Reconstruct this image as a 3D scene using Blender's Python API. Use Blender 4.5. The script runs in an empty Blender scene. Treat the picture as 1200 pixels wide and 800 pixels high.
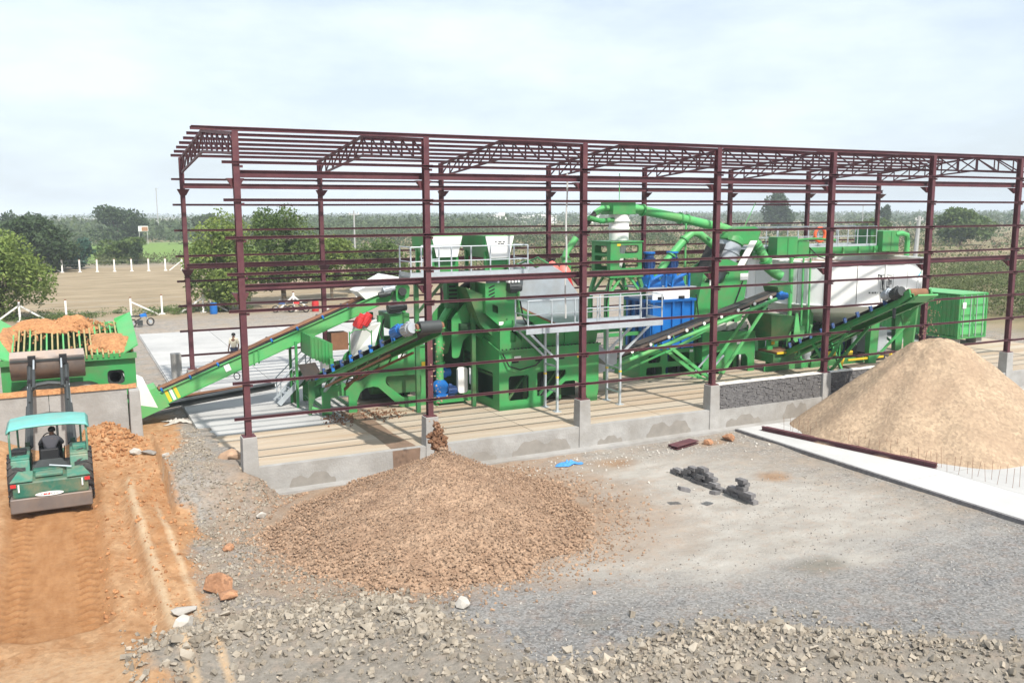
import bpy, math, random
import numpy as np
from mathutils import Vector, Matrix
from mathutils.geometry import tessellate_polygon
random.seed(7); rng = np.random.default_rng(11)
scene = bpy.context.scene
COL = scene.collection
R = math.radians

# ---------------------------------------------------------------- camera, sky, sun, exposure
def set_camera():
    yaw, pitch, roll = 0.4609, 0.1431, -0.0044
    d = Vector((math.sin(yaw)*math.cos(pitch), math.cos(yaw)*math.cos(pitch), -math.sin(pitch)))
    r = Vector((math.cos(yaw), -math.sin(yaw), 0)); u = r.cross(d)
    r2 = r*math.cos(roll) + u*math.sin(roll); u2 = u*math.cos(roll) - r*math.sin(roll)
    m = Matrix((r2, u2, -d)).transposed().to_4x4()
    m.translation = (-4.6768, -27.7859, 7.807)
    cd = bpy.data.cameras.new('camera'); cd.sensor_width = 36; cd.lens = 1046.97/1200*36
    cd.clip_start = 0.3; cd.clip_end = 9000
    o = bpy.data.objects.new('camera', cd); COL.objects.link(o); o.matrix_world = m
    scene.camera = o
set_camera()

SUN_EL = 52
world = bpy.data.worlds.new('World'); scene.world = world; world.use_nodes = True
def set_world():
    nt = world.node_tree; nt.nodes.clear(); N = nt.nodes.new; L = nt.links.new
    out = N('ShaderNodeOutputWorld'); bg = N('ShaderNodeBackground'); bg.inputs[1].default_value = 0.10
    sky = N('ShaderNodeTexSky'); sky.sky_type = 'NISHITA'; sky.sun_disc = False
    sky.sun_elevation = R(SUN_EL); sky.sun_rotation = R(176); sky.air_density = 1.0; sky.dust_density = 2.5; sky.ozone_density = 1.0
    tc = N('ShaderNodeTexCoord')
    mp = N('ShaderNodeMapping'); mp.inputs['Scale'].default_value = (1.0, 1.0, 3.2)
    no = N('ShaderNodeTexNoise'); no.inputs['Scale'].default_value = 3.4; no.inputs['Detail'].default_value = 7; no.inputs['Roughness'].default_value = 0.55
    L(tc.outputs['Generated'], mp.inputs[0]); L(mp.outputs[0], no.inputs['Vector'])
    rp = N('ShaderNodeValToRGB'); rp.color_ramp.elements[0].position = 0.40; rp.color_ramp.elements[0].color = (0.62,)*3+(1,)
    rp.color_ramp.elements[1].position = 0.66; rp.color_ramp.elements[1].color = (0.97,)*3+(1,)
    L(no.outputs[0], rp.inputs[0])
    mx = N('ShaderNodeMix'); mx.data_type = 'RGBA'
    L(rp.outputs[0], mx.inputs[0]); L(sky.outputs[0], mx.inputs[6]); mx.inputs[7].default_value = (7.0, 7.85, 8.7, 1)   # thin bright cloud veil
    L(mx.outputs[2], bg.inputs[0]); L(bg.outputs[0], out.inputs[0])
set_world()
sd = bpy.data.lights.new('sun', 'SUN'); sd.energy = 4.4; sd.angle = R(1.2); sd.color = (1.0, 0.955, 0.88)
so = bpy.data.objects.new('sun', sd); COL.objects.link(so); so.rotation_euler = (R(90-SUN_EL), 0, R(4)); so.location = (0, -30, 40)
vs = scene.view_settings; vs.view_transform = 'Standard'; vs.look = 'None'; vs.exposure = 0.5; vs.gamma = 1.0; vs.use_curve_mapping = False
scene.cycles.use_denoising = True
scene.cycles.max_bounces = 6; scene.cycles.transparent_max_bounces = 8; scene.cycles.volume_bounces = 0

# ---------------------------------------------------------------- materials
MATS = {}
def mat(name, base, rough=0.6, metal=0.0, var=0.12, scale=1.2, dirt=None, dirt_amt=0.0, dirt_scale=0.8, bump=0.0, bump_scale=20, rnd=0.0, spec=0.4, stretch=None, isl=0.0, grain=0.0, grain_scale=30):
    m = bpy.data.materials.new(name); m.use_nodes = True; nt = m.node_tree; nt.nodes.clear()
    N = nt.nodes.new; L = nt.links.new
    out = N('ShaderNodeOutputMaterial'); b = N('ShaderNodeBsdfPrincipled')
    b.inputs['Roughness'].default_value = rough; b.inputs['Metallic'].default_value = metal; b.inputs['Specular IOR Level'].default_value = spec
    L(b.outputs[0], out.inputs[0])
    g = N('ShaderNodeNewGeometry'); vec = g.outputs['Position']
    if stretch:
        mp = N('ShaderNodeMapping'); mp.inputs['Scale'].default_value = stretch; L(vec, mp.inputs[0]); vec = mp.outputs[0]
    n1 = N('ShaderNodeTexNoise'); n1.inputs['Scale'].default_value = scale; n1.inputs['Detail'].default_value = 6; n1.inputs['Roughness'].default_value = 0.6
    L(vec, n1.inputs['Vector'])
    mr = N('ShaderNodeMapRange'); mr.inputs[1].default_value = 0.25; mr.inputs[2].default_value = 0.75; mr.inputs[3].default_value = 1-var; mr.inputs[4].default_value = 1+var
    L(n1.outputs[0], mr.inputs[0]); val = mr.outputs[0]
    if rnd:
        oi = N('ShaderNodeObjectInfo'); m2 = N('ShaderNodeMapRange'); m2.inputs[3].default_value = 1-rnd; m2.inputs[4].default_value = 1+rnd
        L(oi.outputs['Random'], m2.inputs[0]); mu = N('ShaderNodeMath'); mu.operation = 'MULTIPLY'; L(val, mu.inputs[0]); L(m2.outputs[0], mu.inputs[1]); val = mu.outputs[0]
    if grain:
        ng = N('ShaderNodeTexVoronoi'); ng.inputs['Scale'].default_value = grain_scale; L(g.outputs['Position'], ng.inputs['Vector'])
        sp = N('ShaderNodeSeparateColor'); L(ng.outputs['Color'], sp.inputs[0]); m4 = N('ShaderNodeMapRange'); m4.inputs[3].default_value = 1-grain; m4.inputs[4].default_value = 1+grain; L(sp.outputs[0], m4.inputs[0])
        mu = N('ShaderNodeMath'); mu.operation = 'MULTIPLY'; L(val, mu.inputs[0]); L(m4.outputs[0], mu.inputs[1]); val = mu.outputs[0]
    if isl:
        m3 = N('ShaderNodeMapRange'); m3.inputs[3].default_value = 1-isl; m3.inputs[4].default_value = 1+isl
        L(g.outputs['Random Per Island'], m3.inputs[0]); mu = N('ShaderNodeMath'); mu.operation = 'MULTIPLY'; L(val, mu.inputs[0]); L(m3.outputs[0], mu.inputs[1]); val = mu.outputs[0]
    vm = N('ShaderNodeVectorMath'); vm.operation = 'SCALE'; vm.inputs[0].default_value = base[:3]; L(val, vm.inputs['Scale']); col = vm.outputs[0]
    if dirt:
        n2 = N('ShaderNodeTexNoise'); n2.inputs['Scale'].default_value = dirt_scale; n2.inputs['Detail'].default_value = 8; n2.inputs['Roughness'].default_value = 0.65
        L(vec, n2.inputs['Vector'])
        r2 = N('ShaderNodeMapRange'); r2.inputs[1].default_value = 0.42; r2.inputs[2].default_value = 0.72; r2.inputs[4].default_value = dirt_amt; L(n2.outputs[0], r2.inputs[0])
        mx = N('ShaderNodeMix'); mx.data_type = 'RGBA'; L(r2.outputs[0], mx.inputs[0]); L(col, mx.inputs[6]); mx.inputs[7].default_value = tuple(dirt)+(1,); col = mx.outputs[2]
    L(col, b.inputs['Base Color'])
    if bump:
        n3 = N('ShaderNodeTexNoise'); n3.inputs['Scale'].default_value = bump_scale; n3.inputs['Detail'].default_value = 5; L(g.outputs['Position'], n3.inputs['Vector'])
        bp = N('ShaderNodeBump'); bp.inputs['Strength'].default_value = bump; bp.inputs['Distance'].default_value = 0.05; L(n3.outputs[0], bp.inputs['Height']); L(bp.outputs[0], b.inputs['Normal'])
    MATS[name] = m
    return m
DUST = (0.36, 0.22, 0.11)
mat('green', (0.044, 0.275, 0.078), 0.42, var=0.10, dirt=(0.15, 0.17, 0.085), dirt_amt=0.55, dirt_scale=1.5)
mat('green_pale', (0.080, 0.380, 0.120), 0.45, var=0.08, dirt=DUST, dirt_amt=0.25)
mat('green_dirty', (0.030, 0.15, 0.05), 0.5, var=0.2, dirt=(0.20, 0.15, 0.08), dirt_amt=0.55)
mat('maroon', (0.088, 0.026, 0.035), 0.55, var=0.22, scale=2.5, dirt=(0.19, 0.08, 0.07), dirt_amt=0.4, dirt_scale=1.6)
mat('galv', (0.46, 0.50, 0.53), 0.42, 0.35, var=0.12, scale=4)
mat('grey_steel', (0.36, 0.40, 0.44), 0.5, 0.2, var=0.16, dirt=(0.27, 0.23, 0.18), dirt_amt=0.4)
mat('white', (0.78, 0.78, 0.76), 0.4, var=0.04, dirt=(0.50, 0.42, 0.30), dirt_amt=0.25)
mat('tank_white', (0.80, 0.81, 0.80), 0.38, var=0.04, scale=0.4, dirt=(0.62, 0.56, 0.46), dirt_amt=0.3, dirt_scale=0.7, stretch=(1, 1, 0.25))
mat('blue', (0.010, 0.135, 0.44), 0.4, var=0.12)
mat('dark_blue', (0.015, 0.05, 0.16), 0.5, var=0.15)
mat('rubber', (0.028, 0.028, 0.030), 0.8, var=0.25, dirt=(0.12, 0.09, 0.06), dirt_amt=0.4)
mat('black', (0.012, 0.012, 0.014), 0.6)
mat('red', (0.50, 0.03, 0.03), 0.5)
mat('salmon', (0.75, 0.16, 0.13), 0.6)
mat('orange_red', (0.72, 0.13, 0.05), 0.5)
mat('yellow', (0.70, 0.48, 0.03), 0.5)
mat('ink', (0.05, 0.055, 0.06), 0.6)
mat('cyan', (0.05, 0.42, 0.60), 0.6)
mat('print_grey', (0.33, 0.36, 0.36), 0.6)
mat('concrete', (0.34, 0.33, 0.315), 0.85, var=0.16, scale=1.8, dirt=(0.22, 0.20, 0.175), dirt_amt=0.7, dirt_scale=0.7, bump=0.25, bump_scale=14)
mat('slab_grey', (0.375, 0.37, 0.36), 0.85, var=0.12, scale=0.7, dirt=(0.47, 0.46, 0.44), dirt_amt=0.7, dirt_scale=0.3, bump=0.1, rnd=0.08)
mat('apron_white', (0.47, 0.465, 0.45), 0.85, var=0.08, scale=1.0, dirt=(0.34, 0.34, 0.335), dirt_amt=0.5, dirt_scale=0.3, bump=0.1, rnd=0.04)
mat('slab_stained', (0.40, 0.34, 0.265), 0.85, var=0.2, scale=0.8, dirt=(0.33, 0.215, 0.12), dirt_amt=0.9, dirt_scale=0.55, bump=0.15, stretch=(0.13, 2.0, 1), rnd=0.05)
mat('wet_stain', (0.20, 0.13, 0.09), 0.55, var=0.3, scale=3)
mat('soil', (0.40, 0.195, 0.085), 0.95, grain=0.22, grain_scale=18, var=0.22, scale=3, dirt=(0.27, 0.12, 0.05), dirt_amt=0.6, dirt_scale=4, bump=0.6, bump_scale=14)
mat('wet_mud', (0.19, 0.095, 0.05), 0.6, var=0.3, scale=9, bump=0.8, bump_scale=25)
mat('brick_grey', (0.135, 0.128, 0.13), 0.9, var=0.3, scale=7, dirt=(0.26, 0.25, 0.24), dirt_amt=0.5, dirt_scale=6, rnd=0.2)
mat('stone', (0.23, 0.215, 0.195), 0.9, isl=0.45, var=0.25, scale=1.7, dirt=(0.34, 0.31, 0.275), dirt_amt=0.7, dirt_scale=2.2, bump=0.3, bump_scale=16, rnd=0.25)
mat('stone_brown', (0.275, 0.18, 0.118), 0.9, isl=0.4, var=0.3, scale=5, dirt=(0.33, 0.225, 0.15), dirt_amt=0.7, dirt_scale=6)
mat('stone_orange', (0.34, 0.175, 0.095), 0.9, grain=0.25, grain_scale=14, var=0.2, scale=5, bump=0.4)
mat('stone_white', (0.44, 0.41, 0.365), 0.9, var=0.15, scale=5)
mat('bark', (0.10, 0.075, 0.05), 0.9, var=0.3, scale=6)
mat('teal_paint', (0.13, 0.40, 0.36), 0.5, var=0.10, scale=3, dirt=(0.30, 0.26, 0.18), dirt_amt=0.25, dirt_scale=2)
mat('tractor_green', (0.018, 0.115, 0.078), 0.5, var=0.2, dirt=(0.27, 0.18, 0.10), dirt_amt=0.6, dirt_scale=2)
mat('tractor_pale', (0.045, 0.195, 0.14), 0.5, var=0.2, dirt=(0.33, 0.24, 0.15), dirt_amt=0.6, dirt_scale=2)
mat('worn_steel', (0.17, 0.14, 0.125), 0.5, 0.3, var=0.25, dirt=(0.26, 0.17, 0.11), dirt_amt=0.5, dirt_scale=2.5)
mat('dark_steel', (0.055, 0.06, 0.06), 0.5, 0.3, var=0.25)
mat('rim', (0.35, 0.33, 0.28), 0.5)
mat('skin', (0.16, 0.08, 0.05), 0.6)
mat('hair', (0.012, 0.01, 0.01), 0.6)
mat('shirt_cream', (0.62, 0.55, 0.42), 0.85)
mat('shirt_dark', (0.055, 0.055, 0.065), 0.85)
mat('trouser', (0.05, 0.06, 0.10), 0.85)
mat('white_paint', (0.74, 0.73, 0.70), 0.6, var=0.08, dirt=(0.45, 0.36, 0.25), dirt_amt=0.35, dirt_scale=3)
mat('plaster', (0.72, 0.72, 0.70), 0.8, var=0.06)
mat('glass_dark', (0.05, 0.06, 0.07), 0.2)
mat('post_grey', (0.40, 0.40, 0.39), 0.8, var=0.1)
mat('tarp_blue', (0.06, 0.25, 0.62), 0.5, var=0.15, scale=6)
mat('hose', (0.55, 0.55, 0.53), 0.6)
mat('brown_rust', (0.20, 0.095, 0.05), 0.8, var=0.25, scale=4)

def leaf_mat(name, a, b, scale=0.9, rnd=0.12):
    m = bpy.data.materials.new(name); m.use_nodes = True; nt = m.node_tree; nt.nodes.clear(); N = nt.nodes.new; L = nt.links.new
    out = N('ShaderNodeOutputMaterial'); d = N('ShaderNodeBsdfPrincipled'); d.inputs['Roughness'].default_value = 0.65; d.inputs['Specular IOR Level'].default_value = 0.25
    t = N('ShaderNodeBsdfTranslucent'); ms = N('ShaderNodeMixShader'); ms.inputs[0].default_value = 0.35
    g = N('ShaderNodeNewGeometry'); no = N('ShaderNodeTexNoise'); no.inputs['Scale'].default_value = scale; no.inputs['Detail'].default_value = 4; L(g.outputs['Position'], no.inputs['Vector'])
    ad = N('ShaderNodeMath'); ad.operation = 'MULTIPLY_ADD'; L(g.outputs['Random Per Island'], ad.inputs[0]); ad.inputs[1].default_value = 0.35; L(no.outputs[0], ad.inputs[2])
    mr = N('ShaderNodeMapRange'); mr.inputs[1].default_value = 0.35; mr.inputs[2].default_value = 1.0; L(ad.outputs[0], mr.inputs[0])
    mx = N('ShaderNodeMix'); mx.data_type = 'RGBA'; mx.inputs[6].default_value = a+(1,); mx.inputs[7].default_value = b+(1,); L(mr.outputs[0], mx.inputs[0])
    L(mx.outputs[2], d.inputs['Base Color']); L(mx.outputs[2], t.inputs['Color']); L(d.outputs[0], ms.inputs[1]); L(t.outputs[0], ms.inputs[2]); L(ms.outputs[0], out.inputs[0])
    MATS[name] = m
leaf_mat('leaf_bright', (0.085, 0.150, 0.030), (0.285, 0.345, 0.095))
leaf_mat('leaf_mid', (0.056, 0.108, 0.028), (0.165, 0.220, 0.066))
leaf_mat('leaf_dark', (0.030, 0.060, 0.026), (0.080, 0.120, 0.048))
leaf_mat('leaf_teal', (0.035, 0.090, 0.066), (0.080, 0.160, 0.115))
leaf_mat('leaf_far', (0.055, 0.095, 0.042), (0.130, 0.165, 0.078), 0.06)
leaf_mat('leaf_scrub', (0.072, 0.100, 0.038), (0.185, 0.210, 0.088), 0.30)
leaf_mat('leaf_dry', (0.14, 0.11, 0.07), (0.26, 0.20, 0.13), 0.10)

# ---------------------------------------------------------------- mesh helpers
ORIG = {}
class MB:
    def __init__(s): s.v = []; s.f = []
    def add(s, vs, fs):
        n = len(s.v); s.v += [tuple(v) for v in vs]; s.f += [tuple(i+n for i in f) for f in fs]; return s
    def box(s, x0, x1, y0, y1, z0, z1):
        return s.add([(x0,y0,z0),(x1,y0,z0),(x1,y1,z0),(x0,y1,z0),(x0,y0,z1),(x1,y0,z1),(x1,y1,z1),(x0,y1,z1)],
                     [(0,3,2,1),(4,5,6,7),(0,1,5,4),(1,2,6,5),(2,3,7,6),(3,0,4,7)])
    def frame(s, p, q, up):
        p = Vector(p); q = Vector(q); d = (q-p).normalized(); up = Vector(up)
        if abs(d.dot(up)) > 0.98: up = Vector((0,1,0)) if abs(d.y) < 0.9 else Vector((1,0,0))
        a = d.cross(up).normalized(); b = a.cross(d).normalized(); return p, q, a, b
    def extr(s, p, q, prof, up=(0,0,1)):
        p, q, a, b = s.frame(p, q, up); n = len(prof)
        vs = [p+a*x+b*y for x, y in prof]+[q+a*x+b*y for x, y in prof]
        fs = [(i,(i+1)%n,n+(i+1)%n,n+i) for i in range(n)]+[tuple(range(n-1,-1,-1)), tuple(range(n,2*n))]
        return s.add(vs, fs)
    def bar(s, p, q, w, h=None, up=(0,0,1)):
        h = h or w; return s.extr(p, q, [(-w/2,-h/2),(w/2,-h/2),(w/2,h/2),(-w/2,h/2)], up)
    def ibar(s, p, q, w, h, t=0.02, up=(0,0,1)):
        a, b = w/2, h/2
        s.extr(p, q, [(-a,-b),(a,-b),(a,-b+t),(-a,-b+t)], up); s.extr(p, q, [(-t/2,-b+t),(t/2,-b+t),(t/2,b-t),(-t/2,b-t)], up)
        return s.extr(p, q, [(-a,b-t),(a,b-t),(a,b),(-a,b)], up)
    def cbar(s, p, q, w, h, t=0.012, up=(0,0,1)):
        a, b = w/2, h/2
        return s.extr(p, q, [(-a,-b),(a,-b),(a,-b+t),(-a+t,-b+t),(-a+t,b-t),(a,b-t),(a,b),(-a,b)], up)
    def tube(s, p, q, r, r2=None, n=12, cap=True):
        r2 = r if r2 is None else r2; p, q, a, b = s.frame(p, q, (0,0,1))
        cs = [(math.cos(2*math.pi*i/n), math.sin(2*math.pi*i/n)) for i in range(n)]
        vs = [p+(a*c+b*d)*r for c, d in cs]+[q+(a*c+b*d)*r2 for c, d in cs]
        fs = [(i,(i+1)%n,n+(i+1)%n,n+i) for i in range(n)]
        if cap: fs += [tuple(range(n-1,-1,-1)), tuple(range(n,2*n))]
        return s.add(vs, fs)
    def path(s, pts, r, n=10, closed=False):
        pts = [Vector(p) for p in pts]; m = len(pts); rings = []; up = Vector((0,0,1)); a = None
        for i, p in enumerate(pts):
            if closed: d = (pts[(i+1)%m]-pts[i-1]).normalized()
            else: d = (pts[min(i+1,m-1)]-pts[max(i-1,0)]).normalized()
            if a is None:
                a = d.cross(up) if abs(d.dot(up)) < 0.95 else d.cross(Vector((0,1,0)))
            a = (a-d*a.dot(d)).normalized(); b = d.cross(a)
            rings.append([p+(a*math.cos(2*math.pi*k/n)+b*math.sin(2*math.pi*k/n))*r for k in range(n)])
        vs = [v for rg in rings for v in rg]; fs = []
        for i in range(m if closed else m-1):
            j = (i+1) % m
            for k in range(n): fs.append((i*n+k, i*n+(k+1)%n, j*n+(k+1)%n, j*n+k))
        if not closed: fs += [tuple(range(n-1,-1,-1)), tuple(range((m-1)*n, m*n))]
        return s.add(vs, fs)
    def plate(s, outer, holes, axis, c0, c1):
        polys = [outer]+list(holes)
        def P(a, b, c): return {'y': (a,c,b), 'x': (c,a,b), 'z': (a,b,c)}[axis]
        flat = [p for pl in polys for p in pl]; n = len(flat)
        tris = tessellate_polygon([[Vector((a,b,0)) for a, b in pl] for pl in polys])
        vs = [P(a,b,c0) for a, b in flat]+[P(a,b,c1) for a, b in flat]
        fs = [tuple(t) for t in tris]+[tuple(i+n for i in reversed(t)) for t in tris]
        k = 0
        for pl in polys:
            m = len(pl)
            for i in range(m): fs.append((k+i, k+(i+1)%m, n+k+(i+1)%m, n+k+i))
            k += m
        return s.add(vs, fs)
    def lathe(s, prof, c, n=20, axis=(0,0,1)):
        ax = Vector(axis).normalized(); a = ax.orthogonal().normalized(); b = ax.cross(a); c = Vector(c); m = len(prof)
        vs = [c+ax*z+(a*math.cos(2*math.pi*k/n)+b*math.sin(2*math.pi*k/n))*r for r, z in prof for k in range(n)]
        fs = [(i*n+k, i*n+(k+1)%n, (i+1)*n+(k+1)%n, (i+1)*n+k) for i in range(m-1) for k in range(n)]
        fs += [tuple(range(n-1,-1,-1)), tuple(range((m-1)*n, m*n))]
        return s.add(vs, fs)
    def hexa(s, b, t):          # bottom 4 points, top 4 points (same order)
        return s.add(list(b)+list(t), [(3,2,1,0),(4,5,6,7),(0,1,5,4),(1,2,6,5),(2,3,7,6),(3,0,4,7)])
    def build(s, name, m, parent=None, smooth=False, bevel=0, at=None):
        o0 = Vector(ORIG.get(parent.name, (0,0,0))) if parent else Vector(at or (0,0,0))
        me = bpy.data.meshes.new(name); me.from_pydata([tuple(Vector(v)-o0) for v in s.v], [], s.f); me.validate(); 
        import bmesh
        bm = bmesh.new(); bm.from_mesh(me); bmesh.ops.recalc_face_normals(bm, faces=bm.faces); bm.to_mesh(me); bm.free()
        me.materials.append(MATS[m] if isinstance(m, str) else m)
        if smooth: me.shade_smooth(); me.set_sharp_from_angle(angle=R(35))
        o = bpy.data.objects.new(name, me); COL.objects.link(o)
        if parent: o.parent = parent; ORIG[o.name] = tuple(o0)
        else: o.location = o0; ORIG[o.name] = tuple(o0)
        if bevel:
            md = o.modifiers.new('bevel', 'BEVEL'); md.width = bevel; md.segments = 2; md.limit_method = 'ANGLE'
        return o
def tag(o, label, cat, group=None):
    o['label'] = label; o['category'] = cat
    if group: o['group'] = group
    return o
def thing(name, label, cat, loc, group=None):
    o = bpy.data.objects.new(name, None); COL.objects.link(o); o.location = loc; o.empty_display_size = 0.3
    ORIG[o.name] = tuple(loc); return tag(o, label, cat, group)
def struct(o): o['kind'] = 'structure'; return o
def stuff(o): o['kind'] = 'stuff'; return o
def copy_part(o, parent, loc):
    c = o.copy(); COL.objects.link(c); c.parent = parent; c.location = Vector(loc); return c
def np_mesh(name, V, F, m, parent=None, smooth=False):
    me = bpy.data.meshes.new(name); V = np.asarray(V, dtype=np.float32); F = np.asarray(F, dtype=np.int32)
    if parent: V = V-np.array(ORIG.get(parent.name, (0,0,0)), dtype=np.float32)
    k = F.shape[1]
    me.vertices.add(len(V)); me.vertices.foreach_set('co', V.ravel()); me.loops.add(F.size); me.loops.foreach_set('vertex_index', F.ravel())
    me.polygons.add(len(F)); me.polygons.foreach_set('loop_start', np.arange(0, F.size, k, dtype=np.int32))
    me.update(calc_edges=True); me.materials.append(MATS[m] if isinstance(m, str) else m)
    if smooth: me.shade_smooth()
    else: me.shade_flat()
    o = bpy.data.objects.new(name, me); COL.objects.link(o)
    if parent: o.parent = parent
    return o
def _h(i, j, s):
    n = (i*374761393+j*668265263+s*1442695041) & 0xffffffff
    n = ((n ^ (n >> 13))*1274126177) & 0xffffffff
    return ((n ^ (n >> 16)) & 0xffff)/65535.0
def vnoise(x, y, s=0):
    x = np.asarray(x, float); y = np.asarray(y, float); i = np.floor(x).astype(np.int64); j = np.floor(y).astype(np.int64); fx = x-i; fy = y-j
    fx = fx*fx*(3-2*fx); fy = fy*fy*(3-2*fy)
    return (_h(i,j,s)*(1-fx)+_h(i+1,j,s)*fx)*(1-fy)+(_h(i,j+1,s)*(1-fx)+_h(i+1,j+1,s)*fx)*fy
def fbm(x, y, s=0, o=4):
    t = 0; a = 0.5
    for k in range(o): t = t+a*(vnoise(x*2**k, y*2**k, s+k)-0.5); a *= 0.5
    return t
def sst(a, b, x): t = np.clip((x-a)/(b-a), 0, 1); return t*t*(3-2*t)
PHI = (1+5**0.5)/2
ICO_V = np.array([(-1,PHI,0),(1,PHI,0),(-1,-PHI,0),(1,-PHI,0),(0,-1,PHI),(0,1,PHI),(0,-1,-PHI),(0,1,-PHI),(PHI,0,-1),(PHI,0,1),(-PHI,0,-1),(-PHI,0,1)])/math.sqrt(1+PHI**2)
ICO_F = np.array([(0,11,5),(0,5,1),(0,1,7),(0,7,10),(0,10,11),(1,5,9),(5,11,4),(11,10,2),(10,7,6),(7,1,8),(3,9,4),(3,4,2),(3,2,6),(3,6,8),(3,8,9),(4,9,5),(2,4,11),(6,2,10),(8,6,7),(9,8,1)])
OCT_V = np.array([(1,0,0),(-1,0,0),(0,1,0),(0,-1,0),(0,0,1),(0,0,-1)], float)
OCT_F = np.array([(0,2,4),(2,1,4),(1,3,4),(3,0,4),(2,0,5),(1,2,5),(3,1,5),(0,3,5)])
def rand_rot(n):
    q = rng.normal(size=(n,4)); q /= np.linalg.norm(q, axis=1)[:,None]; w,x,y,z = q.T
    return np.stack([np.stack([1-2*(y*y+z*z),2*(x*y-z*w),2*(x*z+y*w)],-1),np.stack([2*(x*y+z*w),1-2*(x*x+z*z),2*(y*z-x*w)],-1),np.stack([2*(x*z-y*w),2*(y*z+x*w),1-2*(x*x+y*y)],-1)],1)
CUB_V = np.array([(x,y,z) for x in (-.62,.62) for y in (-.62,.62) for z in (-.62,.62)])
CUB_F = np.array([(0,1,3),(0,3,2),(4,6,7),(4,7,5),(0,4,5),(0,5,1),(2,3,7),(2,7,6),(0,2,6),(0,6,4),(1,5,7),(1,7,3)])
def rocks(P, S, oct_=False, cube=False):
    BV, BF = (CUB_V, CUB_F) if cube else (OCT_V, OCT_F) if oct_ else (ICO_V, ICO_F); n = len(P)
    V = BV[None]*(0.58+0.75*rng.random((n,len(BV),1)))*np.array([1,0.82,0.6])
    V = np.einsum('nij,nkj->nki', rand_rot(n), V)*np.asarray(S)[:,None,None]+np.asarray(P)[:,None,:]
    F = BF[None]+(np.arange(n)*len(BV))[:,None,None]
    return V.reshape(-1,3), F.reshape(-1,3)
def leaves(P, S, up=0.35):
    n = len(P); M = rand_rot(n); a = M[:,:,0]; b = M[:,:,1]; b[:,2] *= 0.55
    S = np.asarray(S)[:,None]
    V = np.stack([P-a*S*0.5, P+b*S*0.32, P+a*S*0.5, P-b*S*0.32], 1)
    return V.reshape(-1,3), np.arange(4*n).reshape(n,4)
def crown_points(lobes, n, shell=0.55):
    vol = np.array([l[3]*l[4]*l[5] for l in lobes])**0.75; idx = rng.choice(len(lobes), n, p=vol/vol.sum()); L_ = np.array(lobes)[idx]
    d = rng.normal(size=(n,3)); d /= np.linalg.norm(d, axis=1)[:,None]
    r = shell+(1-shell)*rng.random(n)**0.6
    k = 1+0.28*np.sin(d[:,0]*5.1+idx*1.7)*np.sin(d[:,1]*4.3+idx*2.9)*np.sin(d[:,2]*4.7+idx)
    return L_[:,:3]+d*L_[:,3:6]*(r*k)[:,None]
# ---------------------------------------------------------------- ground
RIDGE = [(-9,-11.2),(-4,-9.9),(-1,-9.8),(1.0,-10.2),(1.5,-12.4),(1.9,-14.6),(4.2,-14.9),(6.8,-14.6),(9,-16.3),(13,-19.2)]   # rubble ridge: centre line
def ridge_dist(x, y):
    best = np.full(np.shape(x), 1e9)
    for (ax,ay),(bx,by) in zip(RIDGE[:-1], RIDGE[1:]):
        t = np.clip(((x-ax)*(bx-ax)+(y-ay)*(by-ay))/((bx-ax)**2+(by-ay)**2), 0, 1)
        best = np.minimum(best, np.hypot(x-ax-t*(bx-ax), y-ay-t*(by-ay)))
    return best
def south_of_ridge(x, y):
    ry = np.interp(x, [p[0] for p in RIDGE], [p[1] for p in RIDGE]); return sst(0.9, -0.4, y-ry)
def soil_mask(x, y):
    edge = np.interp(y, [-14,-10.4,-8.6,-6.9,-3,-1,1.5,4,8], [-3.6,-3.6,-2.9,-2.3,-2.0,-2.1,-2.3,-1.5,-1.2])
    return sst(0.6, -0.6, x-edge+1.2*fbm(x*0.9, y*0.9, 31))*sst(12, 7, y)
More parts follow.
